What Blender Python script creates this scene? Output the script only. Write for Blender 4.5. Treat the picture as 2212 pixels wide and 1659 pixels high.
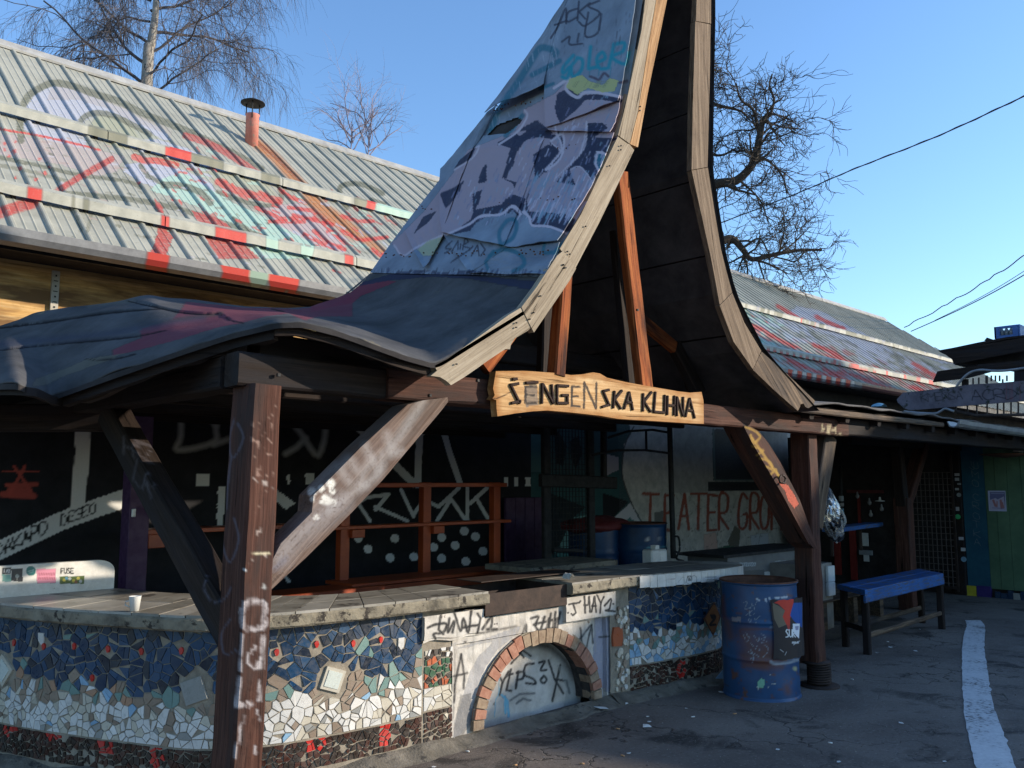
import bpy, math, random
import numpy as np
from mathutils import Vector, Matrix
from mathutils.bvhtree import BVHTree
from mathutils import noise as mnoise

random.seed(7); rng = np.random.default_rng(7)
SC = bpy.context.scene
COL = SC.collection
for o in list(bpy.data.objects):
    bpy.data.objects.remove(o)

# ------------------------------------------------------------------ camera, light
F = 1850.; CX = 1106.; CY = 829.5; EYE = 1.6          # measured on a 2212 px wide view of the photograph
PITCH = math.atan(212.5/F); AZ = math.atan(1933*math.cos(PITCH)/F)
_f0 = np.array([math.cos(AZ), math.sin(AZ), 0.]); _r = np.array([math.sin(AZ), -math.cos(AZ), 0.])
_f = _f0*math.cos(PITCH)+np.array([0, 0, math.sin(PITCH)]); _u = -_f0*math.sin(PITCH)+np.array([0, 0, math.cos(PITCH)])
CAM = np.array([0, 0, EYE])
cd = bpy.data.cameras.new('camera'); cam = bpy.data.objects.new('camera', cd); COL.objects.link(cam)
cd.sensor_width = 36; cd.lens = 36*F/2212; cd.clip_start = .05; cd.clip_end = 600
M = Matrix(((_r[0], _u[0], -_f[0], 0), (_r[1], _u[1], -_f[1], 0), (_r[2], _u[2], -_f[2], EYE), (0, 0, 0, 1)))
cam.matrix_world = M
SC.camera = cam

SUN_AZ, SUN_EL = math.radians(48), math.radians(17)       # azimuth measured from -Y towards +X
S_DIR = np.array([math.sin(SUN_AZ)*math.cos(SUN_EL), -math.cos(SUN_AZ)*math.cos(SUN_EL), math.sin(SUN_EL)])
sd = bpy.data.lights.new('sun', 'SUN'); sd.energy = 4.0; sd.angle = math.radians(.53); sd.color = (1, .88, .72)
sun = bpy.data.objects.new('sun', sd); COL.objects.link(sun)
sun.rotation_euler = Vector(S_DIR).to_track_quat('Z', 'Y').to_euler(); sun.location = (20, -20, 30)
W = bpy.data.worlds.new('World'); SC.world = W; W.use_nodes = True
wn = W.node_tree.nodes; wl = W.node_tree.links
sky = wn.new('ShaderNodeTexSky'); sky.sky_type = 'NISHITA'; sky.sun_disc = False
sky.sun_elevation = SUN_EL; sky.sun_rotation = math.atan2(S_DIR[0], S_DIR[1])
sky.air_density = 1.25; sky.dust_density = .4; sky.ozone_density = 2.2; sky.altitude = 300
bg = wn['Background']; bg.inputs[1].default_value = .15
tn = wn.new('ShaderNodeMix'); tn.data_type = 'RGBA'; tn.blend_type = 'MULTIPLY'; tn.inputs[0].default_value = 1; tn.inputs[7].default_value = (.77, .96, 1.21, 1)
wl.new(sky.outputs[0], tn.inputs[6]); wl.new(tn.outputs[2], bg.inputs[0])
SC.view_settings.view_transform = 'Standard'; SC.view_settings.look = 'None'
SC.view_settings.gamma = 1; SC.view_settings.use_curve_mapping = False; SC.view_settings.exposure = 0.72

# ------------------------------------------------------------------ measuring helpers
def ray(x, y): return _f+_r*((x-CX)/F)-_u*((y-CY)/F)
def at(x, y, Y=None, X=None, Z=None, D=None):
    d = ray(x, y)
    if Y is not None: t = Y/d[1]
    elif X is not None: t = X/d[0]
    elif Z is not None: t = (Z-EYE)/d[2]
    else: t = D
    return CAM+d*t
def proj(P):
    v = np.asarray(P, float)-CAM; z = v@_f; z = np.where(z < .05, .05, z)
    return np.stack([CX+F*(v@_r)/z, CY-F*(v@_u)/z], -1)
OFF = dict(A=(0, 0), B=(0, 800), C=(0, 1623), D=(1000, 0), E=(1000, 800), F=(1000, 1623), G=(2164, 0), H=(2164, 800), I=(2164, 1623))
FR = {k: (v[0]*2212/3264, v[1]*2212/3264, .33701) for k, v in OFF.items()}
FR['d'] = (0, 0, 1.); FR['J'] = (1118.2, 203.3, .2451); FR['K'] = (1118.2, 881., .3064); FR['N'] = (1728.1, 643.8, .2246); FR['L'] = (1016.5, 271.1, .28475); FR['Q'] = (1728.1, 948.8, .2246)
def c(k, x, y): o = FR[k]; return (o[0]+x*o[2], o[1]+y*o[2])
def cl(k, pts): return [c(k, *p) for p in pts]
def L(r, g, b, s=1.):
    def f(v):
        v /= 255.; return v/12.92 if v < .04045 else ((v+.055)/1.055)**2.4
    return (f(r)*s, f(g)*s, f(b)*s)

# ------------------------------------------------------------------ object helpers
def tag(o, label=None, cat=None, group=None, kind=None):
    if label: o['label'] = label
    if cat: o['category'] = cat
    if group: o['group'] = group
    if kind: o['kind'] = kind
    return o
def thing(name, label, cat, loc=(0, 0, 0), group=None):
    o = bpy.data.objects.new(name, None); COL.objects.link(o)
    o.location = Vector([float(a) for a in loc]); o.empty_display_size = .2
    return tag(o, label, cat, group)
def link(o, parent=None):
    COL.objects.link(o)
    if parent is not None:
        o.parent = parent
        w = Vector(parent.location); q = parent.parent
        while q is not None: w += Vector(q.location); q = q.parent
        o.location = Vector(o.location)-w
    return o
def mesh(name, V, Fc, mat, parent=None, smooth=False, gr=None, mi=None, paint=None, label=None, cat=None, group=None, kind=None, autos=None):
    me = bpy.data.meshes.new(name)
    V = np.asarray(V, dtype=float)
    me.from_pydata([tuple(v) for v in V.tolist()], [], [tuple(int(i) for i in f) for f in Fc])
    mats = mat if isinstance(mat, (list, tuple)) else [mat]
    for m in mats: me.materials.append(m)
    if mi is not None: me.polygons.foreach_set('material_index', np.asarray(mi, dtype=np.int32))
    if smooth: me.polygons.foreach_set('use_smooth', np.ones(len(me.polygons), dtype=bool))
    if gr is not None:
        a = me.attributes.new('gr', 'FLOAT_VECTOR', 'POINT'); a.data.foreach_set('vector', np.asarray(gr, dtype=np.float32).ravel())
    me.update()
    o = bpy.data.objects.new(name, me)
    if paint is not None: dopaint(me, V, paint)
    elif any(m.get('painted') for m in mats): me.attributes.new('paint', 'FLOAT_COLOR', 'POINT').data.foreach_set('color', np.zeros(len(V)*4, dtype=np.float32))
    link(o, parent)
    return tag(o, label, cat, group, kind)
def box_vf(p, sx, sy, sz, ax=(1, 0, 0), ay=(0, 1, 0), az=(0, 0, 1)):
    p = np.array(p, float); ax, ay, az = map(lambda a: np.array(a, float), (ax, ay, az))
    V = [p+ax*sx/2*i+ay*sy/2*j+az*sz/2*k for i in (-1, 1) for j in (-1, 1) for k in (-1, 1)]
    return V, [(0, 1, 3, 2), (4, 6, 7, 5), (0, 4, 5, 1), (2, 3, 7, 6), (0, 2, 6, 4), (1, 5, 7, 3)]
class MB:
    def __init__(s): s.V = []; s.F = []; s.mi = []; s.G = []
    def add(s, V, Fc, mi=0, G=None):
        n = len(s.V); s.V += [list(v) for v in V]; s.F += [tuple(i+n for i in f) for f in Fc]; s.mi += [mi]*len(Fc)
        s.G += [list(g) for g in (G if G is not None else V)]
    def box(s, *a, mi=0, **k): V, Fc = box_vf(*a, **k); s.add(V, Fc, mi)
    def bx(s, a, b, mi=0):
        a = np.minimum(a, b)*1., np.maximum(a, b)*1.; s.box((a[0]+a[1])/2, *(a[1]-a[0]), mi=mi)
    def build(s, name, mat, parent=None, **k): return mesh(name, s.V, s.F, mat, parent, mi=s.mi, gr=s.G, **k)
def bx(name, a, b, mat, parent=None, bev=0.0, **k):
    a0 = np.minimum(a, b)*1.; b0 = np.maximum(a, b)*1.
    V, Fc = box_vf((a0+b0)/2, *(b0-a0))
    if bev > 0: V, Fc = bevbox((a0+b0)/2, b0-a0, bev)
    return mesh(name, V, Fc, mat, parent, gr=np.array(V)[:, [0, 1, 2]], **k)
def bevbox(cn, s, b, ax=(1, 0, 0), ay=(0, 1, 0), az=(0, 0, 1)):
    A = [np.array(a, float) for a in (ax, ay, az)]; V = []; idx = {}
    for i in (-1, 1):
        for j in (-1, 1):
            for k in (-1, 1):
                sg = (i, j, k)
                for m in range(3):
                    l = [sg[q]*(s[q]/2-(0 if q == m else b)) for q in range(3)]
                    idx[(i, j, k, m)] = len(V); V.append(np.array(cn)+sum(l[q]*A[q] for q in range(3)))
    Fc = []
    for m in range(3):
        p, q = [(1, 2), (2, 0), (0, 1)][m]
        for sgn in (-1, 1):
            f = []
            for (a1, a2) in ((-1, -1), (1, -1), (1, 1), (-1, 1)):
                kx = [0, 0, 0]; kx[m] = sgn; kx[p] = a1; kx[q] = a2; f.append(idx[(*kx, m)])
            Fc.append(f if sgn > 0 else f[::-1])
        for a1 in (-1, 1):
            for a2 in (-1, 1):
                e = []
                for sgn in (-1, 1):
                    kx = [0, 0, 0]; kx[m] = sgn; kx[p] = a1; kx[q] = a2; e.append((idx[(*kx, p)], idx[(*kx, q)]))
                Fc.append([e[0][0], e[1][0], e[1][1], e[0][1]] if a1*a2 > 0 else [e[0][1], e[1][1], e[1][0], e[0][0]])
    for i in (-1, 1):
        for j in (-1, 1):
            for k in (-1, 1):
                f = [idx[(i, j, k, m)] for m in range(3)]; Fc.append(f if i*j*k > 0 else f[::-1])
    return V, Fc
def norm(v): v = np.asarray(v, float); return v/np.linalg.norm(v)
def fbm(x, y, z, s=1.): return mnoise.noise(Vector((x*s, y*s, z*s)))
def beam(name, p0, p1, w, h, mat, parent=None, up=(0, 0, 1), wob=.004, res=.08, bev=.01, taper=1., paint=None, **k):
    """timber: w across, h along 'up'; hewn, slightly uneven"""
    p0 = np.array(p0, float); p1 = np.array(p1, float); ln = np.linalg.norm(p1-p0); d = (p1-p0)/ln
    side = norm(np.cross(d, up)); u2 = np.cross(side, d)
    n = max(2, int(ln/res)+1)
    cs = []
    def seg(a, b_, s):
        m = max(1, int(s/res))
        for i in range(m): cs.append(np.array(a)+(np.array(b_)-np.array(a))*i/m)
    a, b_ = w/2, h/2
    P4 = [(-a+bev, -b_), (a-bev, -b_), (a, -b_+bev), (a, b_-bev), (a-bev, b_), (-a+bev, b_), (-a, b_-bev), (-a, -b_+bev)]
    for i in range(8): seg(P4[i], P4[(i+1) % 8], math.dist(P4[i], P4[(i+1) % 8]))
    cs = np.array(cs); m = len(cs); V = []; G = []
    sd_ = random.random()*50
    for i in range(n+1):
        t = i/n; sc_ = 1+(taper-1)*t
        for q in cs:
            wx = wob*(fbm(t*ln*2.2, q[0]*6, sd_, 1)+.5*fbm(t*ln*9, q[1]*9, sd_+3, 1)); wy = wob*(fbm(t*ln*2.2, q[1]*6, sd_+9, 1)+.5*fbm(t*ln*9, q[0]*9, sd_+5, 1))
            V.append(p0+d*t*ln+side*(q[0]*sc_+wx)+u2*(q[1]*sc_+wy)); G.append((t*ln+sd_, q[0]+sd_, q[1]))
    Fc = []
    for i in range(n):
        for j in range(m):
            j2 = (j+1) % m; Fc.append((i*m+j, i*m+j2, (i+1)*m+j2, (i+1)*m+j))
    Fc.append(tuple(range(m))[::-1]); Fc.append(tuple(n*m+j for j in range(m)))
    return mesh(name, V, Fc, mat, parent, gr=G, paint=paint, **k)
def prism(name, pts, nrm, th, mat, parent=None, axis=None, paint=None, res=None, bev=0, **k):
    """planar outline pts (3D), pushed back by th along nrm; grain along axis"""
    P = np.array(pts, float); nrm = norm(nrm); ax = norm(axis if axis is not None else P[1]-P[0]); bx_ = np.cross(nrm, ax)
    n = len(P)
    V = list(P)+list(P-nrm*th)
    Fc = [tuple(range(n)), tuple(range(2*n-1, n-1, -1))]+[(i, n+i, n+(i+1) % n, (i+1) % n) for i in range(n)]
    sd_ = random.random()*30
    G = [(v@ax+sd_, v@bx_, v@nrm) for v in np.array(V)]
    o = mesh(name, V, Fc, mat, parent, gr=G, **k)
    if paint is not None or res:
        import bmesh
        bm = bmesh.new(); bm.from_mesh(o.data)
        bmesh.ops.triangulate(bm, faces=bm.faces[:])
        for it in range(9):
            es = [e for e in bm.edges if e.calc_length() > res]
            if not es: break
            bmesh.ops.subdivide_edges(bm, edges=es, cuts=1, use_grid_fill=False)
            bmesh.ops.triangulate(bm, faces=[f for f in bm.faces if len(f.verts) > 3])
        lay = bm.verts.layers.float_vector.get('gr')
        w = np.array([0., 0, 0]); q = o.parent
        while q is not None: w += np.array(q.location); q = q.parent
        for v in bm.verts:
            cc = np.array(v.co); v[lay] = (cc@ax+sd_, cc@bx_, cc@nrm)
        bm.to_mesh(o.data); bm.free()
        if paint is not None:
            V = np.empty(len(o.data.vertices)*3); o.data.vertices.foreach_get('co', V); dopaint(o.data, V.reshape(-1, 3), paint)
    return o
def tube(name, pts, r, mat, parent=None, n=8, close=False, cap=True, smooth=True, **k):
    mb = MB(); tube_add(mb, pts, r, n, cap); return mesh(name, mb.V, mb.F, mat, parent, smooth=smooth, gr=mb.G, **k)
def tube_add(mb, pts, r, n=8, cap=True):
    P = np.array(pts, float); m = len(P); R = np.broadcast_to(np.asarray(r, float), (m,))
    T = np.gradient(P, axis=0); T /= np.linalg.norm(T, axis=1)[:, None]+1e-9
    ref = np.array([0, 0, 1.]) if abs(T[0][2]) < .9 else np.array([1., 0, 0])
    V = []; G = []; a = np.linspace(0, 2*math.pi, n, endpoint=False); s = 0
    for i in range(m):
        sv = np.cross(T[i], ref); sv /= np.linalg.norm(sv)+1e-9; uv = np.cross(sv, T[i])
        if i: s += np.linalg.norm(P[i]-P[i-1])
        for q in a: V.append(P[i]+R[i]*(math.cos(q)*sv+math.sin(q)*uv)); G.append((s, q*R[i], 0))
    Fc = [(i*n+j, i*n+(j+1) % n, (i+1)*n+(j+1) % n, (i+1)*n+j) for i in range(m-1) for j in range(n)]
    if cap: Fc += [tuple(range(n))[::-1], tuple((m-1)*n+j for j in range(n))]
    mb.add(V, Fc, G=G)
def grid(fn, nu, nv):
    """fn(u,v)->3D, u,v in 0..1"""
    V = [fn(i/nu, j/nv) for i in range(nu+1) for j in range(nv+1)]
    Fc = [(i*(nv+1)+j, (i+1)*(nv+1)+j, (i+1)*(nv+1)+j+1, i*(nv+1)+j+1) for i in range(nu) for j in range(nv)]
    return np.array(V), Fc
def lathe(name, prof, cn, mat, parent=None, n=32, smooth=True, paint=None, **k):
    V = []; Fc = []
    for (r, z) in prof:
        for j in range(n): a = 2*math.pi*j/n; V.append((cn[0]+r*math.cos(a), cn[1]+r*math.sin(a), cn[2]+z))
    m = len(prof)
    for i in range(m-1):
        for j in range(n): Fc.append((i*n+j, i*n+(j+1) % n, (i+1)*n+(j+1) % n, (i+1)*n+j))
    return mesh(name, V, Fc, mat, parent, smooth=smooth, paint=paint, gr=V, **k)
def instance(o, loc, parent, rot=None, scale=None):
    q = o.copy(); q.location = loc
    if rot is not None: q.rotation_euler = rot
    if scale is not None: q.scale = scale
    return link(q, parent)

# ------------------------------------------------------------------ brush work: paint kept as a point attribute on the surface
def seg_dist(P, a, b):
    a = np.array(a); b = np.array(b); ab = b-a; t = np.clip(((P-a)@ab)/(ab@ab+1e-9), 0, 1)
    return np.linalg.norm(P-(a+t[:, None]*ab), axis=1)
def in_poly(P, pts):
    x, y = P[:, 0], P[:, 1]; ins = np.zeros(len(P), bool); n = len(pts)
    for i in range(n):
        x1, y1 = pts[i]; x2, y2 = pts[(i+1) % n]
        if y1 == y2: continue
        cnd = ((y1 > y) != (y2 > y)) & (x < (x2-x1)*(y-y1)/(y2-y1)+x1); ins ^= cnd
    return ins
class Pt:
    def __init__(s): s.ops = []
    def st(s, fr, pts, w, col, a=1., soft=.15, curve=True):
        if curve and len(pts) >= 4 and not getattr(s, 'straight', False):
            Q = [np.array(p, float) for p in pts]; Q = [2*Q[0]-Q[1]]+Q+[2*Q[-1]-Q[-2]]; out = []
            for i in range(1, len(Q)-2):
                for j in range(4):
                    t = j/4; A_, B_, C_, D_ = Q[i-1:i+3]; out.append(tuple(.5*((2*B_)+(-A_+C_)*t+(2*A_-5*B_+4*C_-D_)*t*t+(-A_+3*B_-3*C_+D_)*t**3)))
            pts = out+[tuple(Q[-2])]
        s.ops.append(('s', np.array(cl(fr, pts), float), w*FR[fr][2], soft, col, a)); return s
    def po(s, fr, pts, col, a=1.): s.ops.append(('p', np.array(cl(fr, pts), float), 0, 0, col, a)); return s
    def bar(s, fr, a, b, col, h=62): return s.po(fr, [(a[0]+4, a[1]-h), (b[0]+4, b[1]-h), (b[0]-4, b[1]+h), (a[0]-4, a[1]+h)], col)
    def dot(s, fr, p, r, col, a=1., soft=.1):
        q = c(fr, *p); s.ops.append(('s', np.array([q, (q[0]+.01, q[1])]), 2*r*FR[fr][2], soft, col, a)); return s
    def text(s, fr, txt, o, ex, ey, w, col, a=1., adv=1.25, soft=.15, jit=.05):
        o = np.array(o, float); ex = np.array(ex, float); ey = np.array(ey, float); r = random.Random(txt)
        for ch in txt:
            for line in GL.get(ch, []):
                s.st(fr, [tuple(o+ex*(p[0]+r.uniform(-jit, jit))+ey*(p[1]+r.uniform(-jit, jit))) for p in line], w, col, a, soft, ch in 'OCGSDPRBUJ' and jit > 0)
            o = o+ex*(adv*(.45 if ch in 'I1!.' else 1))
        return s
def dopaint(me, V, pt, base=None):
    P = proj(V); n = len(P); C_ = np.zeros((n, 4))
    jx = np.array([[fbm(v[0], v[1], v[2], 35), fbm(v[2], v[0], v[1], 35)] for v in V])*pt.__dict__.get('jit', 1.2) if n < 70000 else np.stack([np.sin(V[:, 0]*91+V[:, 2]*57+np.sin(V[:, 1]*43)*2), np.sin(V[:, 0]*67-V[:, 2]*83+np.sin(V[:, 0]*39)*2)], -1)*pt.__dict__.get('jit', 1.2)*.5
    P = P+jx
    for kind, pts, w, soft, col, a in pt.ops:
        m = w/2*(1+soft)+2; lo = pts.min(0)-m; hi = pts.max(0)+m
        ix = np.nonzero((P[:, 0] > lo[0]) & (P[:, 0] < hi[0]) & (P[:, 1] > lo[1]) & (P[:, 1] < hi[1]))[0]
        if len(ix) == 0: continue
        Q = P[ix]
        if kind == 's':
            D = np.full(len(Q), 1e9)
            for i in range(len(pts)-1): D = np.minimum(D, seg_dist(Q, pts[i], pts[i+1]))
            sf = max(soft*w, .8); al = np.clip((w/2+sf/2-D)/sf, 0, 1)*a
        else: al = in_poly(Q, pts)*a
        cc = C_[ix]; ao = al+cc[:, 3]*(1-al); k = np.where(ao > 0, al/np.maximum(ao, 1e-6), 0)[:, None]
        cc[:, :3] = cc[:, :3]*(1-k)+np.array(col)*k; cc[:, 3] = ao; C_[ix] = cc
    at_ = me.attributes.get('paint') or me.attributes.new('paint', 'FLOAT_COLOR', 'POINT'); at_.data.foreach_set('color', C_.astype(np.float32).ravel())
GL = {'A': [[(0, 1), (.5, 0), (1, 1)], [(.2, .65), (.8, .65)]], 'B': [[(0, 1), (0, 0), (.8, .1), (.8, .4), (0, .5), (.9, .6), (.9, .95), (0, 1)]], 'C': [[(1, .1), (.4, 0), (0, .5), (.4, 1), (1, .9)]],
 'D': [[(0, 0), (0, 1), (.6, .95), (1, .5), (.6, .05), (0, 0)]], 'E': [[(1, 0), (0, 0), (0, 1), (1, 1)], [(0, .5), (.8, .5)]], 'F': [[(1, 0), (0, 0), (0, 1)], [(0, .5), (.7, .5)]],
 'G': [[(1, .1), (.4, 0), (0, .4), (.1, .9), (.6, 1), (1, .85), (1, .55), (.6, .55)]], 'H': [[(0, 0), (0, 1)], [(1, 0), (1, 1)], [(0, .5), (1, .5)]], 'I': [[(.1, 0), (.1, 1)]], 'J': [[(.8, 0), (.8, .8), (.4, 1), (0, .8)]],
 'K': [[(0, 0), (0, 1)], [(1, 0), (0, .55), (1, 1)]], 'L': [[(0, 0), (0, 1), (.9, 1)]], 'M': [[(0, 1), (0, 0), (.5, .6), (1, 0), (1, 1)]], 'N': [[(0, 1), (0, 0), (1, 1), (1, 0)]],
 'O': [[(.5, 0), (.1, .15), (0, .5), (.1, .85), (.5, 1), (.9, .85), (1, .5), (.9, .15), (.5, 0)]], 'P': [[(0, 1), (0, 0), (.8, .05), (.9, .3), (.7, .5), (0, .55)]], 'R': [[(0, 1), (0, 0), (.8, .05), (.9, .3), (.7, .5), (0, .55), (1, 1)]],
 'S': [[(1, .05), (.3, 0), (0, .25), (.9, .7), (.8, .95), (0, 1)]], 'T': [[(0, 0), (1, 0)], [(.5, 0), (.5, 1)]], 'U': [[(0, 0), (0, .8), (.5, 1), (1, .8), (1, 0)]], 'V': [[(0, 0), (.5, 1), (1, 0)]],
 'W': [[(0, 0), (.25, 1), (.5, .4), (.75, 1), (1, 0)]], 'X': [[(0, 0), (1, 1)], [(1, 0), (0, 1)]], 'Y': [[(0, 0), (.5, .5), (1, 0)], [(.5, .5), (.4, 1)]], 'Z': [[(0, 0), (1, 0), (0, 1), (1, 1)]],
 '1': [[(0, .25), (.2, 0), (.2, 1)]], '6': [[(.8, 0), (.1, .5), (.2, .95), (.8, .9), (.8, .55), (.15, .55)]], '5': [[(1, 0), (.1, 0), (.1, .45), (.9, .55), (.9, .9), (0, 1)]], '2': [[(0, .2), (.5, 0), (.9, .3), (0, 1), (1, 1)]], '!': [[(.1, 0), (.1, .65)], [(.1, .95), (.1, 1)]], '.': [[(.1, .95), (.1, 1)]], '-': [[(.1, .5), (.8, .5)]]}

# ------------------------------------------------------------------ materials
def mk(name):
    m = bpy.data.materials.new(name); m.use_nodes = True; nt = m.node_tree; b = nt.nodes['Principled BSDF']
    return m, nt, b
def nd(nt, t, **kw):
    n = nt.nodes.new(t)
    for k_, v in kw.items():
        if k_ in n.inputs.keys(): n.inputs[k_].default_value = v
        else: setattr(n, k_, v)
    return n
def ramp(nt, src, stops):
    r = nt.nodes.new('ShaderNodeValToRGB'); nt.links.new(src, r.inputs[0]); e = r.color_ramp.elements
    while len(e) < len(stops): e.new(.5)
    for i, (p, col) in enumerate(stops): e[i].position = p; e[i].color = (*col, 1) if len(col) == 3 else col
    return r.outputs[0]
def mix(nt, f, a, b, mode='MIX'):
    m = nt.nodes.new('ShaderNodeMix'); m.data_type = 'RGBA'; m.blend_type = mode
    for s, v in ((m.inputs[0], f), (m.inputs[6], a), (m.inputs[7], b)):
        if isinstance(v, bpy.types.NodeSocket): nt.links.new(v, s)
        elif isinstance(v, (int, float)): s.default_value = v
        else: s.default_value = (*v, 1)
    return m.outputs[2]
def math_(nt, op, a, b=0.):
    m = nt.nodes.new('ShaderNodeMath'); m.operation = op
    for s, v in ((m.inputs[0], a), (m.inputs[1], b)):
        if isinstance(v, bpy.types.NodeSocket): nt.links.new(v, s)
        else: s.default_value = v
    return m.outputs[0]
def coords(nt, kind='gr', scale=(1, 1, 1)):
    if kind == 'gr': a = nd(nt, 'ShaderNodeAttribute', attribute_name='gr'); s = a.outputs['Vector']
    elif kind == 'pos': a = nt.nodes.new('ShaderNodeNewGeometry'); s = a.outputs['Position']
    else: a = nt.nodes.new('ShaderNodeTexCoord'); s = a.outputs['Object']
    mp = nt.nodes.new('ShaderNodeMapping'); nt.links.new(s, mp.inputs[0]); mp.inputs['Scale'].default_value = scale
    return mp.outputs[0]
def noise(nt, vec, scale, detail=5, rough=.6, dist=0.):
    n = nd(nt, 'ShaderNodeTexNoise', Scale=scale, Detail=detail, Roughness=rough, Distortion=dist); nt.links.new(vec, n.inputs['Vector']); return n.outputs[0]
def bump(nt, b, h, st=.3, dist=.01):
    n = nd(nt, 'ShaderNodeBump', Strength=st, Distance=dist); nt.links.new(h, n.inputs['Height']); nt.links.new(n.outputs[0], b.inputs['Normal'])
def paintmix(nt, base, keep=.25, sc=60., lo=.3, hi=.5):
    for m_ in bpy.data.materials:
        if m_.node_tree == nt: m_['painted'] = 1
    a = nd(nt, 'ShaderNodeAttribute', attribute_name='paint')
    n = noise(nt, coords(nt, 'pos'), sc, 6, .7)
    w = ramp(nt, n, [(lo, (keep,)*3), (hi, (1, 1, 1))])
    f = math_(nt, 'MULTIPLY', a.outputs['Alpha'], w)
    return mix(nt, f, base, a.outputs['Color']), f
def wood(name, dark, mid, light, rough=.75, gs=1., crack=.5, painted=False, bs=.5, keep=.35, grey=None, knots=False):
    m, nt, b = mk(name)
    v1 = coords(nt, 'gr', (1.6*gs, 34*gs, 34*gs)); v2 = coords(nt, 'gr', (3*gs, 150*gs, 150*gs)); v3 = coords(nt, 'gr', (1, 6, 6))
    n1 = noise(nt, v1, 1., 4, .6, 1.2); n2 = noise(nt, v2, 1., 3, .7, .4); n3 = noise(nt, v3, 1.3, 4, .6)
    g = math_(nt, 'ADD', math_(nt, 'MULTIPLY', n1, .6), math_(nt, 'MULTIPLY', n2, .4))
    col = ramp(nt, g, [(.3, dark), (.5, mid), (.68, light)])
    if grey: col = mix(nt, ramp(nt, n3, [(.45, (0,)*3), (.62, (1,)*3)]), col, grey)
    cr = ramp(nt, n1, [(.30, (1,)*3), (.36, (0,)*3)])
    col = mix(nt, math_(nt, 'MULTIPLY', cr, crack), col, tuple(x*.15 for x in dark))
    nf = noise(nt, coords(nt, 'pos'), 25, 4, .7)
    col = mix(nt, ramp(nt, nf, [(.55, (0,)*3), (.8, (.35,)*3)]), col, tuple(x*.5 for x in dark))
    if painted: col, f = paintmix(nt, col, keep, 70)
    nt.links.new(col, b.inputs['Base Color']); b.inputs['Roughness'].default_value = rough; b.inputs['Specular IOR Level'].default_value = .12
    h = math_(nt, 'SUBTRACT', g, math_(nt, 'MULTIPLY', cr, .8)); bump(nt, b, h, bs, .006)
    return m
def rough_mat(name, c1, c2, sc=8, rough=.85, bs=.3, bd=.01, painted=False, keep=.4, metal=0., det=6, spots=None, spec=.3, psc=60., c3=None):
    m, nt, b = mk(name)
    v = coords(nt, 'pos'); n = noise(nt, v, sc, det, .65, .3); n2 = noise(nt, v, sc*9, 4, .7)
    col = ramp(nt, n, [(.33, c1), (.66, c2)] if c3 is None else [(.3, c1), (.5, c2), (.7, c3)])
    col = mix(nt, math_(nt, 'MULTIPLY', n2, .35), col, tuple(x*.6 for x in c1))
    if spots: col = mix(nt, ramp(nt, noise(nt, v, spots[1], 5, .7), [(spots[2], (0,)*3), (spots[2]+.06, (1,)*3)]), col, spots[0])
    if painted: col, f = paintmix(nt, col, keep, psc)
    nt.links.new(col, b.inputs['Base Color']); b.inputs['Roughness'].default_value = rough; b.inputs['Metallic'].default_value = metal; b.inputs['Specular IOR Level'].default_value = spec
    bump(nt, b, math_(nt, 'ADD', n, math_(nt, 'MULTIPLY', n2, .5)), bs, bd)
    return m
def plain(name, col, rough=.5, metal=0., spec=.5):
    m, nt, b = mk(name)
    v = coords(nt, 'pos'); n = noise(nt, v, 14, 5, .7)
    cc = mix(nt, ramp(nt, n, [(.4, (0,)*3), (.75, (.5,)*3)]), col, tuple(x*.55 for x in col))
    nt.links.new(cc, b.inputs['Base Color']); nt.links.new(ramp(nt, n, [(.3, (rough*.8,)*3), (.7, (min(1, rough*1.3),)*3)]), b.inputs['Roughness'])
    b.inputs['Metallic'].default_value = metal; b.inputs['Specular IOR Level'].default_value = spec
    return m
def tilemat(name, col, rough=.22):
    m, nt, b = mk(name)
    oi = nt.nodes.new('ShaderNodeNewGeometry'); v = coords(nt, 'pos'); n = noise(nt, v, 26, 5, .75)
    r = oi.outputs['Random Per Island']
    cc = mix(nt, math_(nt, 'MULTIPLY', r, .45), col, tuple(x*.5 for x in col))
    cc = mix(nt, ramp(nt, n, [(.5, (0,)*3), (.72, (.36,)*3)]), cc, (.12, .105, .085))
    nt.links.new(cc, b.inputs['Base Color']); nt.links.new(ramp(nt, n, [(.35, (rough,)*3), (.65, (.7,)*3)]), b.inputs['Roughness'])
    return m
WD = wood('dark_timber', (.028, .012, .009), (.070, .030, .021), (.13, .062, .044), painted=True, keep=.35, grey=(.045, .028, .024), crack=.95, bs=.8)
WDK = wood('near_black_timber', (.010, .007, .006), (.022, .015, .012), (.045, .032, .026), painted=True, grey=(.022, .019, .02))
WF = wood('weathered_board', (.14, .105, .07), (.28, .225, .16), (.40, .335, .25), crack=.9, bs=.7)
WF2 = wood('weathered_board_dark', (.05, .034, .022), (.15, .105, .07), (.28, .21, .145), crack=.9, bs=.6, painted=True)
WF3 = wood('stained_board', (.04, .028, .02), (.11, .075, .05), (.24, .17, .11), crack=.9, bs=.6, grey=(.05, .04, .035))
WO = wood('orange_rafter', (.07, .018, .008), (.27, .07, .02), (.45, .16, .045), crack=.9, grey=(.045, .016, .01), bs=.7)
WS = wood('sign_board', (.24, .12, .045), (.50, .30, .135), (.66, .47, .26), painted=True, keep=.8, gs=.8, crack=.7, bs=.7)
WLET = wood('letter_wood', (.012, .008, .007), (.03, .018, .015), (.07, .04, .03))
SHELF = rough_mat('orange_paint', (.30, .045, .010), (.48, .08, .014), 5, .45, .1, spec=.5, spots=((.2, .03, .01), 20, .66))
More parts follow.
